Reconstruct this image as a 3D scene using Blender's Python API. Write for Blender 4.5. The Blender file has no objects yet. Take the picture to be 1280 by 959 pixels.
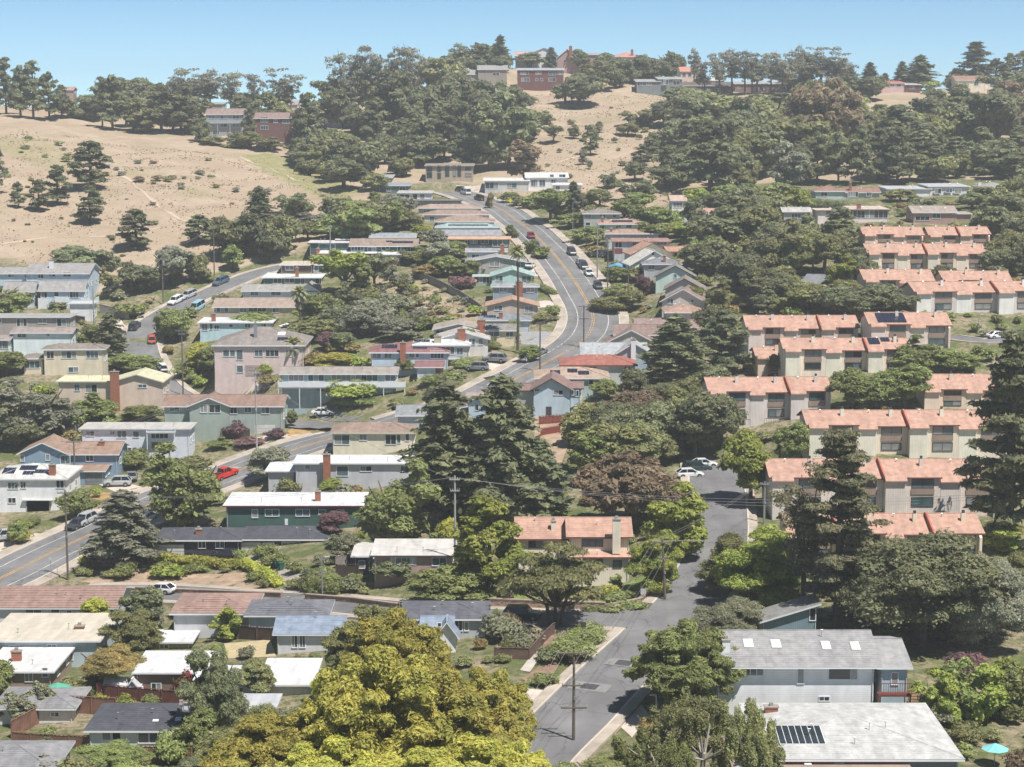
import bpy, bmesh, math, random
import numpy as np
from mathutils import Vector, Matrix, noise

# ------------------------------------------------------------------ camera, sky, sun
F = 2388.0; PITCH = math.radians(8.1); ZC = 70.0
scene = bpy.context.scene
cd = bpy.data.cameras.new("camera"); cam = bpy.data.objects.new("camera", cd)
scene.collection.objects.link(cam); scene.camera = cam
cd.sensor_fit = 'HORIZONTAL'; cd.angle = 2*math.atan(640/F); cd.clip_start = 1; cd.clip_end = 20000
cam.location = (0, 0, ZC); cam.rotation_euler = (math.pi/2 - PITCH, 0, 0)
SUN = Vector((0.31, -0.34, 0.885)).normalized()
w = bpy.data.worlds.new("World"); scene.world = w; w.use_nodes = True
nt = w.node_tree; bg = nt.nodes['Background']
sky = nt.nodes.new('ShaderNodeTexSky'); sky.sky_type = 'NISHITA'; sky.sun_disc = False
sky.sun_elevation = math.asin(SUN.z); sky.sun_rotation = math.atan2(SUN.x, SUN.y)
sky.altitude = 1500; sky.air_density = 0.36; sky.dust_density = 0.0; sky.ozone_density = 3.0
tint = nt.nodes.new('ShaderNodeVectorMath'); tint.operation = 'MULTIPLY'; tint.inputs[1].default_value = (.72, .80, .67)
nt.links.new(sky.outputs[0], tint.inputs[0]); nt.links.new(tint.outputs[0], bg.inputs[0]); bg.inputs[1].default_value = 0.15
sl = bpy.data.lights.new("sun", 'SUN'); so = bpy.data.objects.new("sun", sl); scene.collection.objects.link(so)
sl.energy = 4.6; sl.angle = math.radians(0.5); sl.color = (1, 0.965, 0.915)
so.rotation_euler = SUN.to_track_quat('Z', 'Y').to_euler()
scene.view_settings.view_transform = 'Standard'; scene.view_settings.look = 'None'
scene.view_settings.exposure = 0.56; scene.view_settings.gamma = 1
scene.render.engine = 'CYCLES'; scene.cycles.max_bounces = 6; scene.cycles.volume_bounces = 1
scene.cycles.transparent_max_bounces = 4

COL = scene.collection
rnd = random.Random(7)
cp, sp_ = math.cos(PITCH), math.sin(PITCH)

def rays(px, py):
    px = np.asarray(px, float); py = np.asarray(py, float)
    x = (px-640)/F; u = -(py-479.5)/F
    return x, cp + u*sp_, -sp_ + u*cp          # world direction for a pixel

def at(px, py, Y):
    dx, dy, dz = rays(px, py); return np.array([dx/dy*Y, Y+0*dx, ZC + dz/dy*Y])

def topx(X, Y, Z):                             # world -> photo pixel
    dz = Z-ZC
    fw = Y*cp - dz*sp_; up = Y*sp_ + dz*cp
    return 640 + F*X/fw, 479.5 - F*up/fw

# ------------------------------------------------------------------ terrain: a height field h(X, Y)
COLS = {
 -260: [(1150,135),(959,190),(850,218),(740,262),(650,300),(580,335),(500,380),(400,430),(300,490),(220,570),(160,640),(125,700),(112,800)],
 0:    [(1150,135),(959,184),(850,212),(740,262),(650,300),(590,330),(520,362),(450,402),(400,440),(330,482),(290,505),(250,545),(200,608),(165,670),(145,720),(132,800)],
 200:  [(1150,135),(959,182),(850,210),(740,258),(650,294),(590,330),(520,362),(450,410),(400,440),(330,485),(290,510),(250,552),(200,630),(175,690),(155,740),(140,820)],
 420:  [(1150,132),(959,180),(850,205),(740,246),(660,282),(590,318),(530,350),(450,388),(400,425),(340,468),(300,495),(255,560),(215,640),(175,710),(150,770),(130,850)],
 640:  [(1150,130),(959,178),(900,190),(800,215),(740,238),(660,268),(600,295),(540,325),(480,358),(400,410),(300,500),(240,600),(180,700),(120,810),(84,880)],
 760:  [(1150,130),(959,178),(900,190),(800,215),(740,238),(660,268),(600,295),(540,322),(480,352),(400,408),(300,490),(240,590),(180,690),(120,800),(84,880)],
 900:  [(1150,130),(959,178),(900,188),(800,212),(740,235),(660,262),(600,292),(540,318),(480,348),(400,392),(300,470),(240,570),(180,680),(130,790),(104,860)],
 1100: [(1150,130),(959,178),(900,188),(800,212),(740,230),(690,252),(640,268),(568,292),(510,320),(436,352),(370,392),(305,450),(240,560),(180,680),(130,790),(112,860)],
 1280: [(1150,132),(959,180),(900,190),(800,215),(740,234),(690,255),(640,270),(568,294),(510,322),(436,354),(370,395),(305,450),(240,560),(180,680),(130,800),(106,880)],
 1560: [(1150,135),(959,185),(900,195),(800,218),(740,236),(690,257),(640,272),(568,296),(510,324),(436,356),(370,397),(305,450),(240,550),(180,670),(130,790),(100,880)]}
XS = np.array(sorted(COLS)); TT = (XS-640)/F
colZ = []
for k in XS:
    pts = sorted([(D, ZC + float(rays(k, y)[2]/rays(k, y)[1])*D) for y, D in COLS[k]])
    z0 = pts[0][1]
    pts = [(-300, z0), (60, z0)] + pts
    Yl, Zl = pts[-1]
    pts += [(Yl+60, Zl-4), (Yl+250, Zl-40), (Yl+900, Zl-80), (6000, -20)]
    colZ.append((np.array([p[0] for p in pts]), np.array([p[1] for p in pts])))
X0, X1, Y0, Y1, ST = -300.0, 320.0, 60.0, 1140.0, 2.5
gx = np.arange(X0, X1+.1, ST); gy = np.arange(Y0, Y1+.1, ST)
yy = np.arange(0, 3000, 2.5)
prof = []
for Yc, Zc in colZ:
    p = np.interp(yy, Yc, Zc); ker = np.hanning(15); ker /= ker.sum()
    prof.append(np.convolve(np.pad(p, 7, mode='edge'), ker, 'valid'))
prof = np.array(prof)
def base_h(X, Y):
    X = np.asarray(X, float); Y = np.asarray(Y, float)
    t = np.clip(X/np.maximum(Y, 50), TT[0], TT[-1]); i = np.clip(np.searchsorted(TT, t)-1, 0, len(TT)-2)
    f = (t-TT[i])/(TT[i+1]-TT[i]); f = f*f*(3-2*f)
    j = np.clip(Y/2.5, 0, len(yy)-2); j0 = j.astype(int); g = j-j0
    a = prof[i, j0]*(1-g)+prof[i, j0+1]*g; b = prof[i+1, j0]*(1-g)+prof[i+1, j0+1]*g
    return a*(1-f)+b*f
GX, GY = np.meshgrid(gx, gy)
H = base_h(GX, GY)
def wav(x, y):
    return (np.sin(x*.11+1.3*np.sin(y*.05))*np.sin(y*.09+.7) + .5*np.sin(x*.27+y*.19+2)+.4*np.sin(y*.31-x*.13) )
amp = np.clip((GY-420)/150, 0, 1)
H += wav(GX, GY)*(.10+.55*amp)
def hgt(X, Y, G=None):
    G = H if G is None else G
    fx = np.clip((np.asarray(X, float)-X0)/ST, 0, len(gx)-1.001); fy = np.clip((np.asarray(Y, float)-Y0)/ST, 0, len(gy)-1.001)
    i = fx.astype(int); j = fy.astype(int); a = fx-i; b = fy-j
    return (G[j, i]*(1-a)*(1-b)+G[j, i+1]*a*(1-b)+G[j+1, i]*(1-a)*b+G[j+1, i+1]*a*b)
def hit(px, py, Ymin=100.):
    dx, dy, dz = rays(px, py)
    Y = np.arange(Ymin, 1100, .5); X = dx/dy*Y; Z = ZC+dz/dy*Y
    below = Z < hgt(X, Y)
    k = int(np.argmax(below)) if below.any() else int(np.argmin(Z-hgt(X, Y)))
    return np.array([X[k], Y[k], hgt(X[k], Y[k])])

# ------------------------------------------------------------------ roads (centre lines in the photograph, dropped on the slope)
def resample(P, step=2.0):
    P = np.array(P); n = len(P); out = []
    Q = np.vstack([2*P[0]-P[1], P, 2*P[-1]-P[-2]])
    for i in range(1, n):
        p0, p1, p2, p3 = Q[i-1], Q[i], Q[i+1], Q[i+2]
        m = max(2, int(np.linalg.norm(p2-p1)/step))
        for k in range(m):
            t = k/m
            out.append(.5*((2*p1)+(p2-p0)*t+(2*p0-5*p1+4*p2-p3)*t*t+(3*p1-p0-3*p2+p3)*t**3))
    out.append(P[-1]); return np.array(out)
def smooth(a, n):
    k = np.hanning(n); k /= k.sum(); return np.convolve(np.pad(a, n//2, mode='edge'), k, 'valid')[:len(a)]
ROADS = {}
def mkroad(name, pix, width, side=1.8, extend=None):
    P = [hit(x, y)[:2] for x, y in pix]
    if extend: P = [np.array(e) for e in extend[0]] + P + [np.array(e) for e in extend[1]]
    C = resample(P); C[:, 0] = smooth(C[:, 0], 9); C[:, 1] = smooth(C[:, 1], 9)
    z = smooth(smooth(hgt(C[:, 0], C[:, 1]), 15), 9)
    T = np.gradient(C, axis=0); T /= np.linalg.norm(T, axis=1)[:, None]
    N = np.stack([-T[:, 1], T[:, 0]], 1)       # left of travel
    ROADS[name] = dict(C=C, z=z, T=T, N=N, w=width, s=side)
mkroad('avenue', [(560,238),(588,246),(618,258.5),(645,277),(672,298),(696,322),(712,343),(728,368),(740,390),(741,407),(733,422),(716,436),(690,450),(650,472),(600,495),(510,523),(412,550),(320,580),(215,620),(137,658),(62,693),(0,725),(-80,757)], 11.0, 2.2)
mkroad('hill_street', [(372,328),(345,334),(310,347),(270,363),(230,381),(192,404),(176,420),(176,436),(190,456),(212,474),(250,490),(300,508),(350,518),(400,527),(440,533)], 7.6, 1.5)
mkroad('lower_street', [(612,1000),(672,940),(705,909),(752,861),(808,806),(845,772),(872,742),(889,710),(896,680),(898,650),(897,620),(893,577)], 8.2, 1.4)
mkroad('cross_street', [(845,773),(792,775),(740,777),(680,776),(620,774),(540,768),(430,758),(330,752),(250,746),(170,742),(90,744)], 8.0, 1.4)
mkroad('townhouse_lane', [(1180,418),(1205,424),(1235,434),(1262,424),(1300,415)], 6.0, 0.6)
r = ROADS['hill_street']; A = ROADS['avenue']; m_ = len(r['z'])
for i in range(max(0, m_-48), m_):
    j = int(np.argmin(np.hypot(A['C'][:,0]-r['C'][i,0], A['C'][:,1]-r['C'][i,1]))); f = min(1, (i-(m_-48))/26); f = f*f*(3-2*f); r['z'][i] = r['z'][i]*(1-f)+(A['z'][j]+.02)*f
for nm in ('lower_street', 'cross_street', 'townhouse_lane', 'hill_street', 'avenue'):
    r = ROADS[nm]; best = np.full(GX.shape, 1e9); zt = np.zeros(GX.shape)
    C = r['C'][::2]; zz = r['z'][::2]
    for (cx, cy), z in zip(C, zz):
        ix = slice(max(0, int((cx-22-X0)/ST)), int((cx+22-X0)/ST)+1); iy = slice(max(0, int((cy-22-Y0)/ST)), int((cy+22-Y0)/ST)+1)
        d = np.hypot(GX[iy, ix]-cx, GY[iy, ix]-cy); m = d < best[iy, ix]
        best[iy, ix] = np.where(m, d, best[iy, ix]); zt[iy, ix] = np.where(m, z, zt[iy, ix])
    half = r['w']/2+r['s']
    k = np.clip((best-half-1.5)/6.0, 0, 1); k = k*k*(3-2*k)
    H = np.where(best < half+8, zt*(1-k)+H*k-.28*np.clip((half+.2-best)/1.2, 0, 1), H)
def road_dist(x, y):
    b = 1e9
    for r in ROADS.values():
        b = min(b, float(np.min(np.hypot(r['C'][:, 0]-x, r['C'][:, 1]-y)))-r['w']/2-r['s'])
    return b

# ------------------------------------------------------------------ materials
MAT = {}
def lin(c):
    return tuple(((v/255)/12.92 if v/255 <= .04045 else ((v/255+.055)/1.055)**2.4) for v in c)
def M(name, col, rough=.8, var=.15, scale=1.5, col2=None, wave=None, bump=0., metal=0., spec=.3, objrand=0.0, detail=6, streak=None, cracks=0, smin=.86):
    if name in MAT: return MAT[name]
    m = bpy.data.materials.new(name); MAT[name] = m; m.use_nodes = True
    t = m.node_tree; b = t.nodes['Principled BSDF']; L = t.links.new
    b.inputs['Roughness'].default_value = rough; b.inputs['Metallic'].default_value = metal
    b.inputs['Specular IOR Level'].default_value = spec
    tc = t.nodes.new('ShaderNodeTexCoord'); n = t.nodes.new('ShaderNodeTexNoise')
    n.inputs['Scale'].default_value = scale; n.inputs['Detail'].default_value = detail; n.inputs['Roughness'].default_value = .65
    L(tc.outputs['Object'], n.inputs['Vector'])
    mr = t.nodes.new('ShaderNodeMapRange'); mr.inputs['From Min'].default_value = .3; mr.inputs['From Max'].default_value = .7
    L(n.outputs['Fac'], mr.inputs['Value'])
    mx = t.nodes.new('ShaderNodeMix'); mx.data_type = 'RGBA'
    c2 = col2 if col2 else tuple(v*(1-var*2) for v in col)
    mx.inputs['A'].default_value = (*c2, 1); mx.inputs['B'].default_value = (*[min(1, v*(1+var*.4)) for v in col], 1)
    L(mr.outputs[0], mx.inputs['Factor']); out = mx.outputs['Result']
    if wave:                                   # fine boards / shingle courses: (axis, scale, strength)
        wv = t.nodes.new('ShaderNodeTexWave'); wv.bands_direction = wave[0]; wv.inputs['Scale'].default_value = wave[1]
        wv.inputs['Distortion'].default_value = wave[3] if len(wave) > 3 else .0
        L(tc.outputs['Object'], wv.inputs['Vector'])
        r2 = t.nodes.new('ShaderNodeMapRange'); r2.inputs['From Min'].default_value = .0; r2.inputs['From Max'].default_value = .25
        r2.inputs['To Min'].default_value = 1-wave[2]; L(wv.outputs['Fac'], r2.inputs['Value'])
        vm = t.nodes.new('ShaderNodeVectorMath'); vm.operation = 'SCALE'; L(out, vm.inputs[0]); L(r2.outputs[0], vm.inputs['Scale']); out = vm.outputs[0]
    if streak:
        mp = t.nodes.new('ShaderNodeMapping'); mp.inputs['Scale'].default_value = streak; L(tc.outputs['Object'], mp.inputs['Vector'])
        n2 = t.nodes.new('ShaderNodeTexNoise'); n2.inputs['Scale'].default_value = 1; n2.inputs['Detail'].default_value = 5; L(mp.outputs[0], n2.inputs['Vector'])
        r5 = t.nodes.new('ShaderNodeMapRange'); r5.inputs['From Min'].default_value = .35; r5.inputs['From Max'].default_value = .68; r5.inputs['To Min'].default_value = 1.06; r5.inputs['To Max'].default_value = smin; L(n2.outputs['Fac'], r5.inputs['Value'])
        v2 = t.nodes.new('ShaderNodeVectorMath'); v2.operation = 'SCALE'; L(out, v2.inputs[0]); L(r5.outputs[0], v2.inputs['Scale']); out = v2.outputs[0]
    if cracks:
        mp = t.nodes.new('ShaderNodeMapping'); L(tc.outputs['Object'], mp.inputs['Vector']); n3 = t.nodes.new('ShaderNodeTexNoise'); n3.inputs['Scale'].default_value = .35; L(tc.outputs['Object'], n3.inputs['Vector'])
        va = t.nodes.new('ShaderNodeVectorMath'); va.operation = 'MULTIPLY_ADD'; va.inputs[1].default_value = (3,3,3); L(n3.outputs['Color'], va.inputs[0]); L(tc.outputs['Object'], va.inputs[2])
        vo = t.nodes.new('ShaderNodeTexVoronoi'); vo.feature = 'DISTANCE_TO_EDGE'; vo.inputs['Scale'].default_value = cracks; L(va.outputs[0], vo.inputs['Vector'])
        r6 = t.nodes.new('ShaderNodeMapRange'); r6.inputs['From Max'].default_value = .016; r6.inputs['To Min'].default_value = .62; L(vo.outputs['Distance'], r6.inputs['Value'])
        v3 = t.nodes.new('ShaderNodeVectorMath'); v3.operation = 'SCALE'; L(out, v3.inputs[0]); L(r6.outputs[0], v3.inputs['Scale']); out = v3.outputs[0]
    if objrand:
        oi = t.nodes.new('ShaderNodeObjectInfo'); hs = t.nodes.new('ShaderNodeHueSaturation')
        r3 = t.nodes.new('ShaderNodeMapRange'); r3.inputs['To Min'].default_value = 1-objrand; r3.inputs['To Max'].default_value = 1+objrand
        L(oi.outputs['Random'], r3.inputs['Value']); L(r3.outputs[0], hs.inputs['Value']); L(out, hs.inputs['Color']); out = hs.outputs[0]
    L(out, b.inputs['Base Color'])
    if bump:
        bp = t.nodes.new('ShaderNodeBump'); bp.inputs['Strength'].default_value = bump; bp.inputs['Distance'].default_value = .1
        L(n.outputs['Fac'], bp.inputs['Height']); L(bp.outputs[0], b.inputs['Normal'])
    return m

def leafmat(name, col, col2=None):
    if name in MAT: return MAT[name]
    m = bpy.data.materials.new(name); MAT[name] = m; m.use_nodes = True
    t = m.node_tree; L = t.links.new; b = t.nodes['Principled BSDF']; b.inputs['Roughness'].default_value = .6
    b.inputs['Specular IOR Level'].default_value = .25
    g = t.nodes.new('ShaderNodeNewGeometry'); oi = t.nodes.new('ShaderNodeObjectInfo'); tc = t.nodes.new('ShaderNodeTexCoord')
    n = t.nodes.new('ShaderNodeTexNoise'); n.inputs['Scale'].default_value = .55; n.inputs['Detail'].default_value = 3
    L(tc.outputs['Object'], n.inputs['Vector'])
    a = t.nodes.new('ShaderNodeMapRange'); a.inputs['From Min'].default_value = .36; a.inputs['From Max'].default_value = .64; L(n.outputs['Fac'], a.inputs['Value'])
    mx = t.nodes.new('ShaderNodeMix'); mx.data_type = 'RGBA'; L(a.outputs[0], mx.inputs['Factor'])
    c2 = col2 or (col[0]*.55, col[1]*.62, col[2]*.68)
    mx.inputs['A'].default_value = (*c2, 1); mx.inputs['B'].default_value = (*col, 1)
    r = t.nodes.new('ShaderNodeMapRange'); r.inputs['To Min'].default_value = .72; r.inputs['To Max'].default_value = 1.3; L(g.outputs['Random Per Island'], r.inputs['Value'])
    r2 = t.nodes.new('ShaderNodeMapRange'); r2.inputs['To Min'].default_value = .78; r2.inputs['To Max'].default_value = 1.25; L(oi.outputs['Random'], r2.inputs['Value'])
    mu = t.nodes.new('ShaderNodeMath'); mu.operation = 'MULTIPLY'; L(r.outputs[0], mu.inputs[0]); L(r2.outputs[0], mu.inputs[1])
    hs = t.nodes.new('ShaderNodeHueSaturation'); L(mx.outputs['Result'], hs.inputs['Color']); L(mu.outputs[0], hs.inputs['Value'])
    r4 = t.nodes.new('ShaderNodeMapRange'); r4.inputs['To Min'].default_value = .490; r4.inputs['To Max'].default_value = .514; L(oi.outputs['Random'], r4.inputs['Value']); L(r4.outputs[0], hs.inputs['Hue'])
    L(hs.outputs[0], b.inputs['Base Color'])
    tr = t.nodes.new('ShaderNodeBsdfTranslucent'); L(hs.outputs[0], tr.inputs['Color'])
    ms = t.nodes.new('ShaderNodeMixShader'); ms.inputs[0].default_value = .42; L(b.outputs[0], ms.inputs[1]); L(tr.outputs[0], ms.inputs[2])
    L(ms.outputs[0], t.nodes['Material Output'].inputs['Surface'])
    return m

LEAF = {
 'oak':   ((.37,.36,.165), (.24,.245,.12)), 'dark': ((.29,.295,.155), (.185,.20,.11)), 'olive': ((.36,.35,.15), (.23,.235,.105)), 'grey': ((.37,.365,.26), (.25,.255,.18)),
 'bright': ((.36,.44,.10), (.18,.26,.06)), 'yellow': ((.56,.50,.12), (.42,.405,.10)), 'lime': ((.45,.48,.12), (.29,.35,.085)),
 'brown': ((.37,.275,.18), (.25,.195,.125)), 'rust': ((.42,.30,.13), (.27,.22,.095)), 'purple': ((.27,.15,.155), None), 'euc': ((.34,.325,.24), (.24,.235,.17)),
 'pine':  ((.25,.26,.14), (.16,.18,.10)), 'red': ((.50,.04,.08), (.16,.18,.06)), 'lavender': ((.30,.25,.27), None), 'gold': ((.52,.50,.11), (.36,.37,.08)), 'mid': ((.36,.40,.15), (.22,.24,.09)),
 'tan': ((.48,.40,.26), None), 'pink': ((.45,.24,.23), None), 'greygreen': ((.38,.375,.24), (.25,.26,.16)), 'brownfir': ((.25,.22,.13), (.16,.16,.09))}
def LM(k): return leafmat('foliage_'+k, *LEAF[k])
BARK = M('bark', (.13,.10,.075), .95, .3, 3, bump=.3); PALE = M('pale_bark', (.42,.38,.33), .9, .2, 2)
WHITE = M('white_paint', (.74,.75,.76), .6, .05, .8); CREAM = M('cream_trim', (.62,.58,.48), .7, .08)
DARKT = M('dark_trim', (.07,.06,.055), .7, .1)
CONC = M('concrete', (.50,.45,.39), .9, .12, .6); ASPH = M('asphalt', (.205,.20,.20), .9, .16, .12, detail=9, cracks=.16, streak=(.5,.08,.3))
BRICK = M('brick', (.40,.16,.10), .9, .18, 3, wave=('Z', 2.5, .35)); METAL = M('galvanised', (.42,.43,.44), .4, .1, 2, metal=.6)
WOODP = M('pole_wood', (.17,.135,.11), .9, .2, 2)
def glass(name, col, rough=.08, spec=.6):
    if name in MAT: return MAT[name]
    m = M(name, col, rough, .25, .35, spec=spec); return m
GL = [glass('window_glass', (.035,.045,.05)), glass('window_glass_painted_sky', (.12,.17,.19)), glass('window_glass_curtain', (.30,.31,.30), .2), glass('window_glass_teal', (.07,.13,.14))]  # second glass has the reflected sky painted into its paler colour

# ------------------------------------------------------------------ mesh builder
class MB:
    def __init__(s): s.v = []; s.f = []; s.m = []
    def poly(s, pts, fs, mi=0):
        b = len(s.v); s.v += [tuple(p) for p in pts]; s.f += [tuple(i+b for i in f) for f in fs]; s.m += [mi]*len(fs); return s
    def box(s, x0, x1, y0, y1, z0, z1, mi=0):
        return s.poly([(x0,y0,z0),(x1,y0,z0),(x1,y1,z0),(x0,y1,z0),(x0,y0,z1),(x1,y0,z1),(x1,y1,z1),(x0,y1,z1)],
            [(0,3,2,1),(4,5,6,7),(0,1,5,4),(1,2,6,5),(2,3,7,6),(3,0,4,7)], mi)
    def prism(s, prof, a0, a1, axis='x', mi=0):
        n = len(prof)
        P = [((a,p,q) if axis == 'x' else (p,a,q)) for a in (a0, a1) for p, q in prof]
        fs = [tuple(range(n)), tuple(range(2*n-1, n-1, -1))] + [(i,(i+1)%n+0,(i+1)%n+n,i+n) for i in range(n)]
        return s.poly(P, fs, mi)
    def tube(s, pts, rad, n=6, mi=0):
        pts = [Vector(p) for p in pts]; b = len(s.v)
        rad = rad if hasattr(rad, '__len__') else [rad]*len(pts)
        for i, p in enumerate(pts):
            d = (pts[min(i+1, len(pts)-1)]-pts[max(i-1, 0)]).normalized()
            a = d.cross(Vector((0,0,1)) if abs(d.z) < .9 else Vector((1,0,0))).normalized(); c = d.cross(a)
            for k in range(n):
                t = 2*math.pi*k/n; s.v.append(tuple(p+(a*math.cos(t)+c*math.sin(t))*rad[i]))
        for i in range(len(pts)-1):
            for k in range(n):
                s.f.append((b+i*n+k, b+i*n+(k+1)%n, b+(i+1)*n+(k+1)%n, b+(i+1)*n+k)); s.m.append(mi)
        s.f.append(tuple(b+k for k in range(n))); s.f.append(tuple(b+(len(pts)-1)*n+k for k in range(n-1, -1, -1))); s.m += [mi, mi]
        return s
    def mesh(s, name, mats):
        me = bpy.data.meshes.new(name); me.from_pydata(s.v, [], s.f)
        for m in (mats if isinstance(mats, (list, tuple)) else [mats]): me.materials.append(m)
        if any(s.m): me.polygons.foreach_set('material_index', s.m)
        bm = bmesh.new(); bm.from_mesh(me); bmesh.ops.recalc_face_normals(bm, faces=bm.faces); bm.to_mesh(me); bm.free()
        return me
    def obj(s, name, mats, parent=None, loc=None, me=None):
        return link(name, s.mesh(name, mats), parent, loc)
def link(name, me, parent=None, loc=None):
    o = bpy.data.objects.new(name, me); COL.objects.link(o)
    if parent: o.parent = parent
    if loc is not None: o.location = loc
    return o
def tag(o, label=None, cat=None, group=None, kind=None):
    if label: o['label'] = label
    if cat: o['category'] = cat
    if group: o['group'] = group
    if kind: o['kind'] = kind
    return o
def empty(name, loc, rz=0, label=None, cat=None, group=None):
    o = bpy.data.objects.new(name, None); COL.objects.link(o); o.location = loc; o.rotation_euler = (0,0,rz); o.empty_display_size = .5
    return tag(o, label, cat, group)

# ------------------------------------------------------------------ ground sheet
NX, NY = len(gx), len(gy)
verts = np.stack([GX.ravel(), GY.ravel(), H.ravel()], 1)
idx = np.arange(NX*NY).reshape(NY, NX)
quads = np.stack([idx[:-1,:-1], idx[:-1,1:], idx[1:,1:], idx[1:,:-1]], -1).reshape(-1, 4)
def npmesh(name, V, Q, mat, smooth_=False):
    me = bpy.data.meshes.new(name); me.vertices.add(len(V)); me.vertices.foreach_set('co', np.asarray(V, np.float32).ravel())
    k = Q.shape[1]; me.loops.add(Q.size); me.loops.foreach_set('vertex_index', Q.ravel().astype(np.int32))
    me.polygons.add(len(Q)); me.polygons.foreach_set('loop_start', np.arange(0, Q.size, k, dtype=np.int32))
    me.update(calc_edges=True)
    if mat: me.materials.append(mat)
    if smooth_: me.polygons.foreach_set('use_smooth', np.ones(len(Q), bool))
    return me
# skirt out to the horizon
ring = []
ext = [(-9000,-3000),(9000,-3000),(9000,12000),(-9000,12000)]
nb = len(verts)
border = list(idx[0,:])+list(idx[1:,-1])+list(idx[-1,-2::-1])+list(idx[-2:0:-1,0])
cx0, cy0 = (X0+X1)/2, (Y0+Y1)/2
extra = []; eq = []
for q, b in enumerate(border):
    v = verts[b]; d = np.array([v[0]-cx0, v[1]-cy0]); 
    m1 = v[:2]+d*.6; m2 = v[:2]+d*1.3
    extra.append((m1[0], m1[1], v[2]*.6 + 0)); extra.append((m2[0], m2[1], -30.))
n = len(border)
for q in range(n):
    a, b = border[q], border[(q+1)%n]; a1, b1 = nb+2*q, nb+2*((q+1)%n)
    eq.append((b, a, a1, b1)); eq.append((b1, a1, a1+1, b1+1))
V = np.vstack([verts, np.array(extra)]); Q = np.vstack([quads, np.array(eq)])
def inpoly(px, py, poly):
    r = np.zeros(np.shape(px), bool); n = len(poly); j = n-1
    for i in range(n):
        xi, yi = poly[i]; xj, yj = poly[j]
        c = ((yi > py) != (yj > py)) & (px < (xj-xi)*(py-yi)/((yj-yi) or 1e-9)+xi); r ^= c; j = i
    return r
g = bpy.data.materials.new('dry_grass_and_soil'); g.use_nodes = True; MAT['ground'] = g
t = g.node_tree; L = t.links.new; b = t.nodes['Principled BSDF']; b.inputs['Roughness'].default_value = .95; b.inputs['Specular IOR Level'].default_value = .1
tc = t.nodes.new('ShaderNodeTexCoord')
def nz(scale, det=6, rg=.6, stretch=None):
    n = t.nodes.new('ShaderNodeTexNoise'); n.inputs['Scale'].default_value = scale; n.inputs['Detail'].default_value = det; n.inputs['Roughness'].default_value = rg
    if stretch:
        mp = t.nodes.new('ShaderNodeMapping'); mp.inputs['Scale'].default_value = stretch[0]; mp.inputs['Rotation'].default_value = (0,0,stretch[1]); L(tc.outputs['Object'], mp.inputs['Vector']); L(mp.outputs[0], n.inputs['Vector'])
    else: L(tc.outputs['Object'], n.inputs['Vector'])
    return n.outputs['Fac']
def rng(v, a, b_, c=0, d=1):
    r = t.nodes.new('ShaderNodeMapRange'); r.inputs['From Min'].default_value = a; r.inputs['From Max'].default_value = b_; r.inputs['To Min'].default_value = c; r.inputs['To Max'].default_value = d; L(v, r.inputs['Value']); return r.outputs[0]
def mixc(f, A, B):
    m = t.nodes.new('ShaderNodeMix'); m.data_type = 'RGBA'; L(f, m.inputs['Factor'])
    for k, v in (('A', A), ('B', B)):
        if isinstance(v, tuple): m.inputs[k].default_value = (*v, 1)
        else: L(v, m.inputs[k])
    return m.outputs['Result']
def mul(a, b_):
    m = t.nodes.new('ShaderNodeMath'); m.operation = 'MULTIPLY'; L(a, m.inputs[0]); L(b_, m.inputs[1]); return m.outputs[0]
at_ = t.nodes.new('ShaderNodeAttribute'); at_.attribute_name = 'cover'
sx = t.nodes.new('ShaderNodeSeparateColor'); L(at_.outputs['Color'], sx.inputs[0])
dry = mixc(rng(nz(.035, 8, .65, ((1,2.2,1), .5)), .35, .65), (.385,.295,.21), (.48,.385,.285))
dry = mixc(rng(nz(.22, 8, .75), .42, .66, 0, .8), dry, (.37,.27,.195))
dry = mixc(rng(nz(1.6, 6, .8), .50, .72, 0, .75), dry, (.29,.235,.155))
dry = mixc(rng(nz(.045, 7, .75), .52, .64, 0, .7), dry, (.30,.26,.15))
dry = mixc(mul(sx.outputs[1], rng(nz(.5, 6, .7), .3, .6)), dry, (.235,.245,.09))
yard = mixc(rng(nz(.15, 6, .7), .42, .58), (.34,.27,.19), (.13,.15,.055))
yard = mixc(rng(nz(1.1, 6, .7), .45, .62), yard, (.10,.12,.05))
colr = mixc(sx.outputs[0], dry, yard)
L(colr, b.inputs['Base Color'])
bp = t.nodes.new('ShaderNodeBump'); bp.inputs['Strength'].default_value = .7; bp.inputs['Distance'].default_value = .6
L(nz(.9, 10, .75), bp.inputs['Height']); L(bp.outputs[0], b.inputs['Normal'])
gm = npmesh('ground', V, Q, g, True)
PX, PY = topx(V[:,0], V[:,1], V[:,2])
lots = [(-400,330),(0,320),(150,372),(260,345),(340,325),(400,300),(450,288),(470,235),(560,225),(700,262),(800,275),(860,240),(1000,225),(1700,220),(1700,2500),(-600,2500)]
r_ = inpoly(PX, PY, lots).astype(float)
dirt = [(455,345),(530,350),(585,385),(620,402),(560,402),(500,380)]
r_[inpoly(PX, PY, dirt)] = 0
g_ = inpoly(PX, PY, [(300,195),(340,190),(450,238),(420,255),(330,215)]).astype(float)
g_ = np.maximum(g_, .5*inpoly(PX, PY, [(-50,165),(60,175),(110,215),(70,215),(0,190)]))
ca = gm.color_attributes.new('cover', 'FLOAT_COLOR', 'POINT')
ca.data.foreach_set('color', np.stack([r_, g_, 0*r_, 1+0*r_], 1).astype(np.float32).ravel())
go = link('ground', gm); tag(go, kind='structure')

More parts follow.
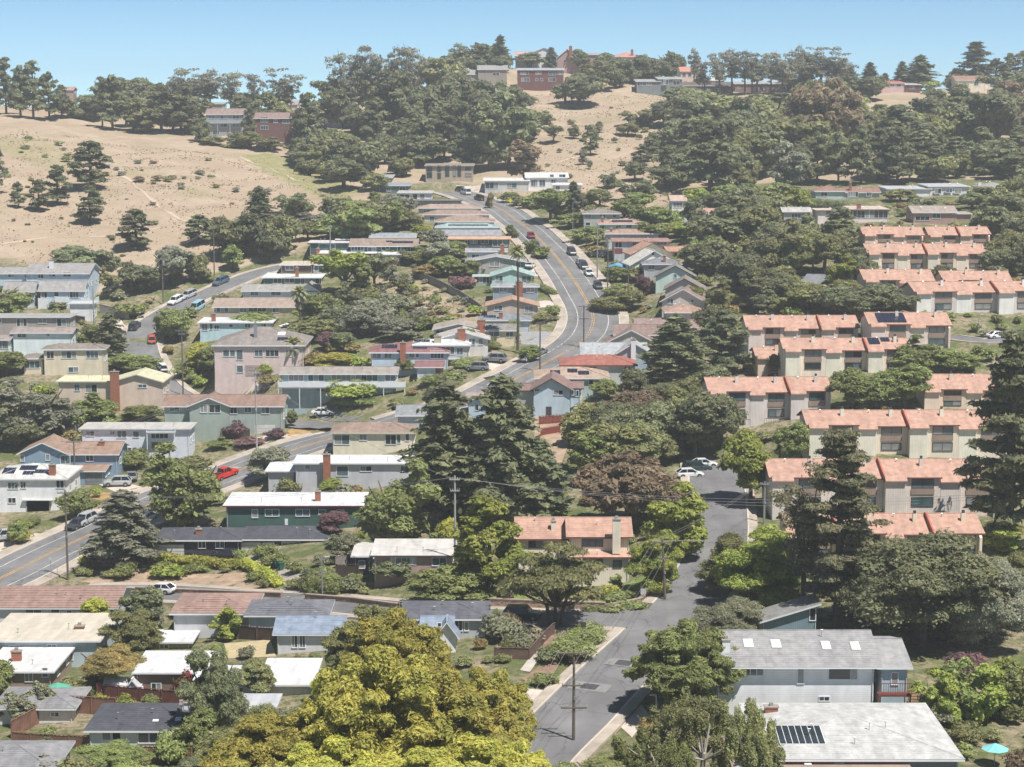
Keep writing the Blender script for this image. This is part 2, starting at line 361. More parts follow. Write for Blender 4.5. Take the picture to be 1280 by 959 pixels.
# ------------------------------------------------------------------ roads, kerbs, pavements, paint
def ribbon(name, r, a, b_, z, mat, i0=0, i1=None, thick=None, nseg=1, kind='structure', parent=None, dash=None):
    C, N, zz = r['C'], r['N'], r['z']; i1 = len(C) if i1 is None else i1
    mb = MB()
    for i in range(i0, i1-1):
        if dash and (i % dash[1]) >= dash[0]: continue
        p = [C[i]+N[i]*a, C[i]+N[i]*b_, C[i+1]+N[i+1]*b_, C[i+1]+N[i+1]*a]; h = [zz[i]+z, zz[i]+z, zz[i+1]+z, zz[i+1]+z]
        top = [(q[0], q[1], k) for q, k in zip(p, h)]
        if thick:
            bot = [(x, y, k-thick) for x, y, k in top]
            mb.poly(top+bot, [(0,1,2,3),(0,4,5,1),(3,2,6,7),(0,3,7,4),(1,5,6,2)])
        else: mb.poly(top, [(0,1,2,3)])
    o = mb.obj(name, mat, parent)
    if kind and not parent: tag(o, kind=kind)
    return o
YEL = M('yellow_road_paint', (.62,.36,.10), .8, .25, .6); WPT = M('white_road_paint', (.62,.62,.60), .8, .25, .6)
ZR = {'avenue': .10, 'hill_street': .08, 'lower_street': .10, 'cross_street': .085, 'townhouse_lane': .08}
SIDE = M('pavement_concrete', (.47,.40,.33), .95, .2, .3, wave=None)
KERB = M('kerb_concrete', (.56,.50,.43), .9, .12, .5)
for nm, r in ROADS.items():
    hw = r['w']/2; z = ZR[nm]
    road = ribbon(nm, r, -hw, hw, z, ASPH)
    n = len(r['C'])
    gaps = []
    for sgn in (-1, 1):
        # keep kerb clear of where another street joins
        run = []; 
        for i in range(n):
            p = r['C'][i]+r['N'][i]*sgn*(hw+.6)
            free = all(np.min(np.hypot(q['C'][:,0]-p[0], q['C'][:,1]-p[1])) > q['w']/2+.6 for m_, q in ROADS.items() if m_ != nm) and not (nm == 'hill_street' and i > n-20)
            if free: run.append(i)
            if (not free or i == n-1) and len(run) > 9:
                a, b_ = (hw, hw+.22) if sgn > 0 else (-hw-.22, -hw)
                ribbon('kerb', r, a, b_, z+.13, KERB, run[0], run[-1]+1, thick=.5)
                a, b_ = (hw+.22, hw+r['s']) if sgn > 0 else (-hw-r['s'], -hw-.22)
                ribbon('pavement', r, a, b_, z+.126, SIDE, run[0], run[-1]+1, thick=.8)
                run = []
            if not free: run = []
r = ROADS['avenue']; na = len(r['C'])
ribbon('centre_line', r, -.30, -.14, .106, YEL); ribbon('centre_line', r, .14, .30, .106, YEL)
ribbon('edge_line', r, -3.35, -3.2, .106, WPT); ribbon('edge_line', r, 3.2, 3.35, .106, WPT)
def quadpatch(name, pix, mat, off=.05, n=10, kind='structure', label=None, cat=None):
    P = [hit(x, y) for x, y in pix]; mb = []; 
    vs = []; fs = []
    for j in range(n+1):
        for i in range(n+1):
            u, v = i/n, j/n
            p = P[0]*(1-u)*(1-v)+P[1]*u*(1-v)+P[2]*u*v+P[3]*(1-u)*v
            vs.append((p[0], p[1], float(hgt(p[0], p[1], H))+off))
    for j in range(n):
        for i in range(n): a = j*(n+1)+i; fs.append((a, a+1, a+n+2, a+n+1))
    me = bpy.data.meshes.new(name); me.from_pydata(vs, [], fs); me.materials.append(mat)
    o = link(name, me); return tag(o, label, cat, kind=kind)

TRK = M('pale_track_dust', (.56,.45,.33), .95, .15, .8)
def track(pix, wd):
    C = resample([hit(x, y)[:2] for x, y in pix], 1.5); T = np.gradient(C, axis=0); T /= np.linalg.norm(T, axis=1)[:, None]; N = np.stack([-T[:,1], T[:,0]], 1); mb = MB(); vs = []; fs = []
    for i, c in enumerate(C):
        w_ = wd*(.55+.45*math.sin(i*.37)*math.sin(i*.11+1)); 
        for s_ in (-1, 0, 1): p = c+N[i]*w_*s_; vs.append((p[0], p[1], float(hgt(p[0], p[1]))+.07))
    for i in range(len(C)-1):
        for k in (0, 1): fs.append((3*i+k, 3*i+k+1, 3*i+k+4, 3*i+k+3))
    mb.v, mb.f, mb.m = vs, fs, [0]*len(fs); tag(mb.obj('dirt_track', TRK), kind='structure')
track([(150,218),(168,232),(190,250),(215,268),(250,284)], .8)
track([(-10,306),(40,300),(95,296),(150,294),(200,285)], .6)
track([(300,196),(340,212),(380,228),(415,238)], .6)
track([(690,205),(715,198),(740,196),(770,190)], .7)

# ------------------------------------------------------------------ foliage: leaf clumps round real limbs
_t = (1+5**.5)/2
ICO_V = np.array([(-1,_t,0),(1,_t,0),(-1,-_t,0),(1,-_t,0),(0,-1,_t),(0,1,_t),(0,-1,-_t),(0,1,-_t),(_t,0,-1),(_t,0,1),(-_t,0,-1),(-_t,0,1)], float)
ICO_V /= np.linalg.norm(ICO_V[0])
ICO_F = np.array([(0,11,5),(0,5,1),(0,1,7),(0,7,10),(0,10,11),(1,5,9),(5,11,4),(11,10,2),(10,7,6),(7,1,8),(3,9,4),(3,4,2),(3,2,6),(3,6,8),(3,8,9),(4,9,5),(2,4,11),(6,2,10),(8,6,7),(9,8,1)])
def leafcloud(name, clumps, per, leaf, rg, core=.72, up=.35, flat=.55, droop=0.0, elong=1.5, mat=None):
    """clumps: (n,6) centre + radii. One small bent quad per leaf spray, plus an added opaque core per clump that blocks the sun."""
    clumps = np.asarray(clumps, float); n = len(clumps)
    rel = (clumps[:,3]*clumps[:,4]*clumps[:,5])**(1/3.); rel = rel**1.7; cnt = np.maximum(6, (per*rel/rel.sum()).astype(int))
    ci = np.repeat(np.arange(n), cnt); N = len(ci)
    d = rg.normal(size=(N,3)); d[:,2] = np.where(d[:,2] < -.25*np.abs(rg.normal(size=N)), -d[:,2]*.7, d[:,2]); d /= np.linalg.norm(d, axis=1)[:,None]
    rr = 1.06-.42*rg.random(N)**1.5+np.abs(rg.normal(size=N))*.10
    lump = 1+.16*np.sin(d[:,0]*5+ci)*np.sin(d[:,1]*5+ci*1.7)+.12*np.sin(d[:,2]*7+ci*.6)
    pos = clumps[ci,:3]+d*clumps[ci,3:]*(rr*lump)[:,None]
    nrm = d+rg.normal(size=(N,3))*flat; nrm[:,2] += up+.15; nrm /= np.linalg.norm(nrm, axis=1)[:,None]
    a = np.cross(nrm, rg.normal(size=(N,3))); a[:,2] -= droop*np.abs(rg.normal(size=N)); a /= np.linalg.norm(a, axis=1)[:,None]+1e-9
    b = np.cross(nrm, a); s = leaf*np.exp(rg.normal(size=N)*.38)[:,None]
    a = a*s*elong*.5; b = b*s*.5
    V = np.stack([pos-a, pos-b*.9+nrm*s*.12, pos+a, pos+b*.9+nrm*s*.12], 1).reshape(-1, 3)
    Q = np.arange(4*N).reshape(N, 4)
    T = np.vstack([Q[:,[0,1,2]], Q[:,[0,2,3]]])
    if core:  # added light-blocking blob, darkens each clump from inside
        vs, fs = [V], [T]; off = len(V)
        for k in range(n):
            vv = clumps[k,:3]+ICO_V*clumps[k,3:]*core*(.8+.35*rg.random((12,1))); vs.append(vv); fs.append(ICO_F+off); off += 12
        V = np.vstack(vs); T = np.vstack(fs)
    return npmesh(name, V, T, mat)

def tree_spec(kind, rg):
    """returns (clumps, limbs, H, W) ; limbs = [(points, radii)] in metres"""
    C = []; Lm = []
    U = rg.uniform
    if kind == 'oak':
        H, W = 9., 11.
        for k in range(7):
            a = k*1.0+U(-.4,.4); R = U(.6, 3.0); z0 = U(2.6, 6.0)-R*.25; rr = U(1.5, 2.5)
            for j in range(9):
                d = rg.normal(size=3); d /= np.linalg.norm(d); q = U(.5, 1.05); r = U(.5, 1.25)
                C.append((math.cos(a)*R+d[0]*q*rr, math.sin(a)*R+d[1]*q*rr, max(r*.6, z0+d[2]*q*rr*.85), r*1.1, r*1.1, r*.85))
        Lm.append(([(0,0,-.8),(.1,0,1.2),(.2,.1,2.8)], [.45,.36,.3]))
        for k in range(6):
            a = k*1.05+U(-.3,.3); Lm.append(([(.2,.1,2.4),(math.cos(a)*1.6,math.sin(a)*1.6,4.0),(math.cos(a)*3.2,math.sin(a)*3.2,5.6)], [.24,.16,.06]))
    elif kind == 'feather':
        H, W = 9., 11.
        for k in range(170):
            d = rg.normal(size=3); d[2] = abs(d[2])*1.1-.5; d /= np.linalg.norm(d); q = U(.6, 1.12)
            r = U(.32, .85); C.append((d[0]*q*4.2, d[1]*q*4.2, 4.4+d[2]*q*(3.7 if d[2] > 0 else 3.0), r, r, r*1.0))
        Lm.append(([(0,0,-.8),(.1,0,1.2),(.2,.1,2.8)], [.45,.36,.3]))
        for k in range(8):
            a = k*.8+U(-.3,.3); Lm.append(([(.2,.1,2.4),(math.cos(a)*1.6,math.sin(a)*1.6,4.2),(math.cos(a)*3.6,math.sin(a)*3.6,6.6)], [.22,.14,.04]))
    elif kind == 'round':
        H, W = 9., 8.
        for k in range(7):
            a = k*1.0+U(-.4,.4); R = U(.2, 1.6); z0 = U(2.2, 6.6)-R*.2; rr = U(1.3, 1.9)
            for j in range(9):
                d = rg.normal(size=3); d /= np.linalg.norm(d); q = U(.5, 1.05); r = U(.4, 1.0)
                C.append((math.cos(a)*R+d[0]*q*rr, math.sin(a)*R+d[1]*q*rr, max(r*.7, z0+d[2]*q*rr), r, r, r*.95))
        Lm.append(([(0,0,-.8),(0,0,1.5),(.1,.1,4)], [.3,.24,.15]))
        for k in range(5):
            a = k*1.26; Lm.append(([(0,0,2.2),(math.cos(a)*1.2,math.sin(a)*1.2,4.0),(math.cos(a)*2.2,math.sin(a)*2.2,6)], [.14,.1,.04]))
    elif kind == 'cone':
        H, W = 12., 8.6
        for k in range(52):
            z = 1.6+9.4*rg.random()**1.15; R = 3.6*(1-(max(0, z-3)/9.4)**1.3)+.15; 
            if z < 3: R *= .8
            a = U(0, 6.28); q = U(.55, 1); r = U(.7, 1.15)*(1-.35*z/12)
            C.append((math.cos(a)*R*q, math.sin(a)*R*q, z, r, r, r*1.1))
        Lm.append(([(0,0,-.8),(0,0,5),(0,0,10)], [.3,.2,.05]))
    elif kind == 'pine':
        H, W = 14., 9.5
        Lm.append(([(0,0,-.8),(.15,0,4),(-.1,.1,8),(0,0,13)], [.42,.33,.24,.08]))
        z = 2.5
        while z < 13.3:
            R = 4.5*(1-((z-4)/10.3)**2 if z > 4 else .85)*U(.6, 1.1)
            for k in range(int(U(2.4, 4.6))):
                a = U(0, 6.28); q = U(.45, 1); r = U(.8, 1.35)*(1-.35*(z/14)); p = (math.cos(a)*R*q, math.sin(a)*R*q, z+U(-.2,.5))
                C.append((*p, r*1.25, r*1.25, r*.62)); Lm.append(([(0,0,z-.8),(p[0]*.6,p[1]*.6,z-.35),p], [.12,.07,.03]))
            z += U(.5, .95)
        C.append((0,0,13.2,.7,.7,.8))
    elif kind == 'fir':
        H, W = 20., 9.5
        Lm.append(([(0,0,-1),(.1,0,7),(0,.1,14),(0,0,19.5)], [.5,.38,.22,.04]))
        z = 1.8; k0 = 0
        while z < 19.4:
            R = 4.9*(1-(z/20.4))**.62*U(.62, 1.12)
            if z < 4: R *= .8
            for k in range(5 if z < 14 else 4):
                a = k0+k*6.283/5+U(-.25,.25); RR = R*U(.55, 1.18)
                for q, rs in ((.95,.55),(.62,.72),(.3,.6)):
                    r = rs*(.6+R/5.5); C.append((math.cos(a)*RR*q, math.sin(a)*RR*q, z-.45*q*q*R*.35, r*1.05, r*1.05, r*.42))
                Lm.append(([(0,0,z+.1),(math.cos(a)*RR*.9, math.sin(a)*RR*.9, z-.2*R*.35)], [.09,.02]))
            z += .62; k0 += 1.1
        C.append((0,0,19.4,.25,.25,.7))
    elif kind == 'openfir':
        H, W = 22., 11.
        Lm.append(([(0,0,-1),(.1,0,7),(0,.1,14),(0,0,21)], [.55,.45,.3,.06]))
        z = 3.2
        while z < 21.4:
            R = 5.4*(1-(abs(z-8)/14.5)**1.5)*U(.5, 1.12)
            for k in range(4):
                a = U(0, 6.28); RR = R*U(.5, 1.05)
                for q, rs in ((1,.8),(.55,.85)):
                    r = rs*U(.75, 1.2); C.append((math.cos(a)*RR*q, math.sin(a)*RR*q, z+.3*q, r*1.15, r*1.15, r*.55))
                Lm.append(([(0,0,z-.4),(math.cos(a)*RR*.9, math.sin(a)*RR*.9, z+.1)], [.13,.03]))
            z += U(.6, 1.05)
    elif kind == 'euc':
        H, W = 20., 11.
        Lm.append(([(0,0,-1),(.3,0,4),(.2,.2,8)], [.5,.38,.3]))
        for k in range(7):
            a = k*.9+U(-.3,.3); R = U(1.5, 4.6); zt = U(13.5, 18.8)-R*.35; m = (math.cos(a)*R*.45, math.sin(a)*R*.45, zt*.68); e = (math.cos(a)*R, math.sin(a)*R, zt)
            Lm.append(([(.2,.2,6.5), m, e], [.24,.14,.05]))
            for j in range(10):
                r = U(.55, 1.4); f = U(.12, 1.05); C.append((e[0]*f+U(-1.5,1.5), e[1]*f+U(-1.5,1.5), e[2]*(.42+.58*f)+U(-2.2,1.4), r*1.15, r*1.15, r*.9))
    elif kind == 'willow':
        H, W = 9., 10.
        Lm.append(([(0,0,-.8),(.2,0,2.2),(.2,.2,4)], [.26,.2,.15]))
        for k in range(16):
            a = U(0, 6.28); R = U(1, 4.4); zt = U(5.6, 8.8)-R*.4
            m = (math.cos(a)*R*.5, math.sin(a)*R*.5, zt*.85); e = (math.cos(a)*R, math.sin(a)*R, zt); Lm.append(([(.2,.2,3.4), m, e, (e[0]*1.1, e[1]*1.1, zt-1.6)], [.09,.06,.03,.012]))
            for j in range(4):
                C.append((e[0]+U(-.8,.8), e[1]+U(-.8,.8), e[2]-U(0,2.6), .42, .42, 1.15))
    elif kind == 'cypress':
        H, W = 8.5, 10.5
        for s in (-1, 0, 1): Lm.append(([(s*.25,0,-.8),(s*.9,.1,1.8),(s*2.2,.2,4.2)], [.26,.2,.08]))
        for k in range(26):
            a = U(0, 6.28); R = 4.3*math.sqrt(rg.random()); z = 2.2+5.8*(1-(R/5.2)**1.4)*U(.35, 1); r = U(.9, 1.5)
            C.append((math.cos(a)*R, math.sin(a)*R, z, r*1.3, r*1.1, r*.38)); Lm.append(([(0,0,1.8),(math.cos(a)*R*.5, math.sin(a)*R*.5, z*.7),(math.cos(a)*R, math.sin(a)*R, z-.1)], [.12,.08,.03]))
    elif kind == 'bamboo':
        H, W = 7., 5.
        for k in range(26):
            a = U(0, 6.28); R = 2.1*math.sqrt(rg.random()); z = U(.8, 6.3)*(1-R/6); C.append((math.cos(a)*R, math.sin(a)*R, z, .55, .55, .85))
        for k in range(7): Lm.append(([(U(-.5,.5),U(-.5,.5),-.5),(U(-1.4,1.4),U(-1.4,1.4),5)], [.06,.02]))
    else:                                   # shrub
        H, W = 2.2, 3.2
        for k in range(11):
            d = rg.normal(size=3); d[2] = abs(d[2]); d /= np.linalg.norm(d); q = U(.3, 1); r = U(.45, .75)
            C.append((d[0]*q*1.05, d[1]*q*1.05, .62+d[2]*q*.85, r, r, r*.85))
        for k in range(4): a = k*1.6; Lm.append(([(0,0,-.4),(math.cos(a)*.7,math.sin(a)*.7,1)], [.06,.02]))
    return C, Lm, H, W
PER = {'oak': (7500, 18000, 90000), 'round': (6500, 16000, 76000), 'cone': (2600, 16000, 30000), 'feather': (9500, 26000, 120000), 'pine': (4500, 9000, 24000), 'fir': (7000, 17000, 34000),
       'openfir': (4000, 18000, 40000), 'euc': (4200, 7000, 14000), 'willow': (2500, 12000, 42000), 'cypress': (2600, 14000, 22000), 'bamboo': (1500, 6500, 14000), 'shrub': (420, 1500, 4600)}
LEAFS = {'feather': (.26, .22, .105), 'oak': (.36, .23, .11), 'round': (.31, .19, .10), 'cone': (.5, .20, .14), 'pine': (.38, .28, .2), 'fir': (.40, .27, .19), 'openfir': (.5, .27, .18),
         'euc': (.36, .3, .2), 'willow': (.4, .17, .09), 'cypress': (.55, .24, .18), 'bamboo': (.45, .22, .16), 'shrub': (.28, .15, .10)}
_tc = {}
def crown(kind, lod, var):
    k = (kind, lod, var)
    if k not in _tc:
        rg = np.random.default_rng(abs(hash_(k)))
        C, Lm, Hh, Ww = tree_spec(kind, rg)
        core = 0 if kind in ('euc', 'willow') else (.55 if kind in ('fir', 'openfir', 'cypress', 'bamboo', 'pine') else .7)
        me = leafcloud('foliage_'+kind, C, PER[kind][lod], LEAFS[kind][lod], rg, core=core, droop=1.2 if kind == 'willow' else 0, elong=2.2 if kind in ('willow', 'fir', 'pine', 'openfir', 'feather') else 1.5, mat=LM('oak'))
        mb = MB(); 
        for p, r in Lm: mb.tube(p, r, 6 if lod else 4)
        co = np.zeros(len(me.vertices)*3, np.float32); me.vertices.foreach_get('co', co); co = co.reshape(-1, 3)
        W_ = (np.percentile(co[:,0], 99)-np.percentile(co[:,0], 1)); H_ = co[:,2].max()
        _tc[k] = (me, mb.mesh('trunk_'+kind, BARK), float(H_), float(W_))
    return _tc[k]
def hash_(k):
    s = 17
    for ch in str(k): s = (s*31+ord(ch)) % 1000003
    return s
CATS = {'feather': 'tree', 'oak': 'tree', 'round': 'tree', 'cone': 'tree', 'pine': 'pine', 'fir': 'conifer', 'openfir': 'conifer', 'euc': 'eucalyptus', 'willow': 'tree', 'cypress': 'cypress', 'bamboo': 'shrub', 'shrub': 'shrub'}
NAMES = {'feather': 'feathery_tree', 'oak': 'spreading_tree', 'round': 'round_tree', 'cone': 'conical_tree', 'pine': 'pine_tree', 'fir': 'fir_tree', 'openfir': 'tall_conifer', 'euc': 'eucalyptus_tree', 'willow': 'weeping_tree', 'cypress': 'cypress_tree', 'bamboo': 'leafy_shrub', 'shrub': 'shrub'}
PLANTS = []
BULK = []
def plant(kind, colr, px, py, wpx, hpx, label=None, group=None, pale=False, lod=None, sink=0, pos=None):
    p = np.array(pos) if pos is not None else hit(px, py); s = p[1]/F
    nm = NAMES[kind]
    if kind == 'oak' and hpx*s < 3.4: kind = 'shrub'; nm = 'bush'
    if kind == 'willow': pale = True
    if lod is None: lod = 0 if p[1] > 430 else (1 if p[1] > 235 or kind == 'shrub' and wpx < 30 else 2)
    if lod == 2 and wpx < 60: lod = 1
    var = rnd.randrange(3 if lod < 1 else 2)
    cm, tm, Hh, Ww = crown(kind, lod, var)
    o = empty(nm, (p[0], p[1], p[2]-sink), rnd.uniform(0, 6.28))
    sxy = wpx*s/Ww; o.scale = (sxy, sxy, hpx*s/Hh)
    c = bpy.data.objects.new('foliage' if kind in ('shrub', 'bamboo') else 'crown', cm); COL.objects.link(c); c.parent = o; c.material_slots[0].link = 'OBJECT'; c.material_slots[0].material = LM(colr)
    tr = bpy.data.objects.new('stem' if kind in ('shrub', 'bamboo') else 'trunk', tm); COL.objects.link(tr); tr.parent = o
    if pale: tr.material_slots[0].link = 'OBJECT'; tr.material_slots[0].material = PALE
    o['category'] = CATS[kind]
    PLANTS.append(dict(o=o, kind=kind, col=colr, px=px, py=py, w=wpx, h=hpx, label=label, group=group, p=p))
    return o

# ------------------------------------------------------------------ buildings
WALL = {}
def wallm(rgb, tex='stucco'):
    k = (tuple(rgb), tex)
    if k not in WALL:
        m_ = sum(rgb)/3; rgb_ = tuple(v*.76+m_*.24 for v in rgb)
        c = tuple(min(.82, v*k_) for v, k_ in zip(lin(rgb_), (1.17, 1.12, 1.10)))
        wv = {'stucco': None, 'board': ('Z', 1.6, .16), 'vert': ('X', 1.3, .22)}[tex]
        WALL[k] = M('wall_%s_%d_%d_%d' % (tex, *rgb), c, .85, .07, .7, wave=wv, streak=(.8,.8,.2), smin=.93)
    return WALL[k]
ROOF = {}
def roofm(rgb, kind='shingle'):
    k = (tuple(rgb), kind)
    if k not in ROOF:
        c = tuple(min(.62, v*k_) for v, k_ in zip(lin(rgb), (.9, .91, .9)))
        ROOF[k] = M('roof_%s_%d_%d_%d' % (kind, *rgb), c, .9, .16 if kind == 'shingle' else .08, 1.1, wave=('Y', 1.1, .12, .6) if kind == 'shingle' else None, bump=.25 if kind == 'shingle' else .05, streak=(1.2,.22,.22))
    return ROOF[k]
_wc = {}
def window(parent, x, y, z, wd, ht, n=2, side='f', frame=None, g=None):
    """x,z = centre of the opening on the wall, y = wall plane; side f(ront) l(eft) r(ight)"""
    wd = round(max(.4, wd)*5)/5; ht = round(max(.35, ht)*5)/5; k = (wd, ht, n); frame = frame or WHITE
    if k not in _wc:
        b = .09; mb = MB(); h = ht/2; q = wd/2
        mb.box(-q-b, q+b, -.07, .03, h, h+b); mb.box(-q-b, q+b, -.10, .03, -h-b, -h)
        mb.box(-q-b, -q, -.07, .03, -h, h); mb.box(q, q+b, -.07, .03, -h, h)
        for i in range(1, n): mb.box(-q+wd*i/n-.035, -q+wd*i/n+.035, -.06, .03, -h, h)
        pm = MB(); pm.box(-wd/n/2+.035, wd/n/2-.035, -.03, .0, -h, h)
        _wc[k] = (mb.mesh('window_frame', WHITE), pm.mesh('pane', GL[0]))
    fm, pm = _wc[k]
    o = link('window', fm, parent, (x, y, z)); o.rotation_euler = (0, 0, {'f': 0, 'l': -math.pi/2, 'r': math.pi/2}[side])
    if frame is not WHITE: o.material_slots[0].link = 'OBJECT'; o.material_slots[0].material = frame
    gi = g if g is not None else rnd.choice([0, 1, 1, 2, 3, 3])
    for i in range(n):
        p = link('pane', pm, o, (-wd/2+wd*(i+.5)/n, 0, 0)); p.material_slots[0].link = 'OBJECT'
        p.material_slots[0].material = GL[gi if rnd.random() < .75 else rnd.choice([0, 2])]
    return o
def roofmesh(ty, x0, x1, y0, y1, ze, zr, o=.5, th=.18, rx=None):
    """closed roof solid; material 0 = covering, 1 = fascia"""
    mb = MB(); X0_, X1_, Y0_, Y1_ = x0-o, x1+o, y0-o, y1+o; xm, ym = (x0+x1)/2, (y0+y1)/2
    if ty == 't':
        mb.poly([(X0_,Y0_,ze),(X1_,Y0_,ze),(X1_,Y1_,zr),(X0_,Y1_,zr)], [(0,1,2,3)], 0)
        mb.poly([(X0_,Y0_,ze),(X1_,Y0_,ze),(X1_,Y1_,zr),(X0_,Y1_,zr),(X0_,Y0_,ze-th),(X1_,Y0_,ze-th),(X1_,Y1_,zr-th),(X0_,Y1_,zr-th)], [(4,7,6,5),(0,4,5,1),(1,5,6,2),(2,6,7,3),(3,7,4,0)], 1)
        return mb
    if ty == 's':
        q = [(X0_,Y0_,ze),(X1_,Y0_,zr),(X1_,Y1_,zr),(X0_,Y1_,ze)]; mb.poly(q, [(0,1,2,3)], 0)
        mb.poly(q+[(x, y, z-th) for x, y, z in q], [(4,7,6,5),(0,4,5,1),(1,5,6,2),(2,6,7,3),(3,7,4,0)], 1); return mb
    if ty == 'g':
        k = (zr-ze)/((y1-y0)/2); zl = ze-k*o; p = [(Y0_,zl),(ym,zr),(Y1_,zl)]; ax = 'x'; a0, a1 = X0_, X1_
    elif ty == 'f':
        k = (zr-ze)/((x1-x0)/2); zl = ze-k*o; p = [(X0_,zl),(xm,zr),(X1_,zl)]; ax = 'y'; a0, a1 = Y0_, Y1_
    if ty in 'gf':
        f = (lambda a, q, z: (a, q, z)) if ax == 'x' else (lambda a, q, z: (q, a, z))
        T = [f(a, q, z) for a in (a0, a1) for q, z in p]; B = [(x, y, z-th) for x, y, z in T]
        mb.poly(T+B, [(0,1,4,3),(1,2,5,4)], 0)
        mb.poly(T+B, [(0,1,7,6),(1,2,8,7),(3,4,10,9),(4,5,11,10),(0,3,9,6),(2,5,11,8),(6,7,10,9),(7,8,11,10)], 1)
        rc = f((a0+a1)/2, p[1][0], p[1][1])
        if ax == 'x': mb.box(a0, a1, ym-.12, ym+.12, zr-.03, zr+.05, 0)
        else: mb.box(xm-.12, xm+.12, a0, a1, zr-.03, zr+.05, 0)
        return mb
    # hip
    half = min(x1-x0, y1-y0)/2+o; k = (zr-ze)/half
    if x1-x0 > y1-y0: r0, r1 = (X0_+half, ym, zr), (X1_-half, ym, zr)
    else: r0, r1 = (xm, Y0_+half, zr), (xm, Y1_-half, zr)
    c = [(X0_,Y0_,ze),(X1_,Y0_,ze),(X1_,Y1_,ze),(X0_,Y1_,ze)]
    if x1-x0 > y1-y0: mb.poly(c+[r0,r1], [(0,1,5,4),(1,2,5),(2,3,4,5),(3,0,4)], 0)
    else: mb.poly(c+[r0,r1], [(0,1,4),(1,2,5,4),(2,3,5),(3,0,4,5)], 0)
    lo = [(x, y, z-th-.05) for x, y, z in c]
    mb.poly(c+lo, [(0,4,5,1),(1,5,6,2),(2,6,7,3),(3,7,4,0),(4,7,6,5)], 1)
    for q in (c[0], c[1]): mb.tube([(q[0], q[1], q[2]+.02), ((r0 if q is c[0] else r1)[0], (r0 if q is c[0] else r1)[1], zr+.03)], .07, 4, 0)
    return mb
def wallmesh(ty, x0, x1, y0, y1, ze, zr, zb=-3.0, o=.5):
    mb = MB(); t = ze-.06
    if ty == 'g': k = (zr-ze)/((y1-y0)/2); mb.prism([(y0,zb),(y1,zb),(y1,t),((y0+y1)/2,zr-.12),(y0,t)], x0, x1, 'x')
    elif ty == 'f': mb.prism([(x0,zb),(x1,zb),(x1,t),((x0+x1)/2,zr-.12),(x0,t)], y0, y1, 'y')
    elif ty == 's': mb.prism([(x0,zb),(x1,zb),(x1,zr-.25),(x0,ze-.1)], y0, y1, 'y')
    elif ty == 't': mb.poly([(x0,y0,zb),(x1,y0,zb),(x1,y1,zb),(x0,y1,zb),(x0,y0,ze-.12),(x1,y0,ze-.12),(x1,y1,zr-.12),(x0,y1,zr-.12)], [(0,3,2,1),(4,5,6,7),(0,1,5,4),(1,2,6,5),(2,3,7,6),(3,0,4,7)])
    else: mb.box(x0, x1, y0, y1, zb, t)
    return mb
def chimney(parent, x, y, z0, z1, wd=.9, mat=BRICK, cap=None, dp=.7):
    mb = MB().box(x-wd/2, x+wd/2, y-dp/2, y+dp/2, z0, z1)
    c = mb.obj('chimney', mat, parent)
    MB().box(x-wd/2-.08, x+wd/2+.08, y-dp/2-.08, y+dp/2+.08, z1-.02, z1+.12).box(x-.18, x+.18, y-.18, y+.18, z1+.12, z1+.45).obj('chimney_cap', cap or M('chimney_cap_concrete', (.35,.31,.28), .9), c)
    return c
def antenna(parent, x, y, z, s=1.):
    MB().tube([(x,y,z-.3),(x,y,z+.9*s)], .035, 5).tube([(x-.12,y,z+.9*s),(x+.12,y,z+.9*s)], .06, 5).obj('vent_pipe', METAL, parent)
HOUSES = []; FOOT = []
GUT = M('downpipe_paint', (.6,.6,.58), .6)
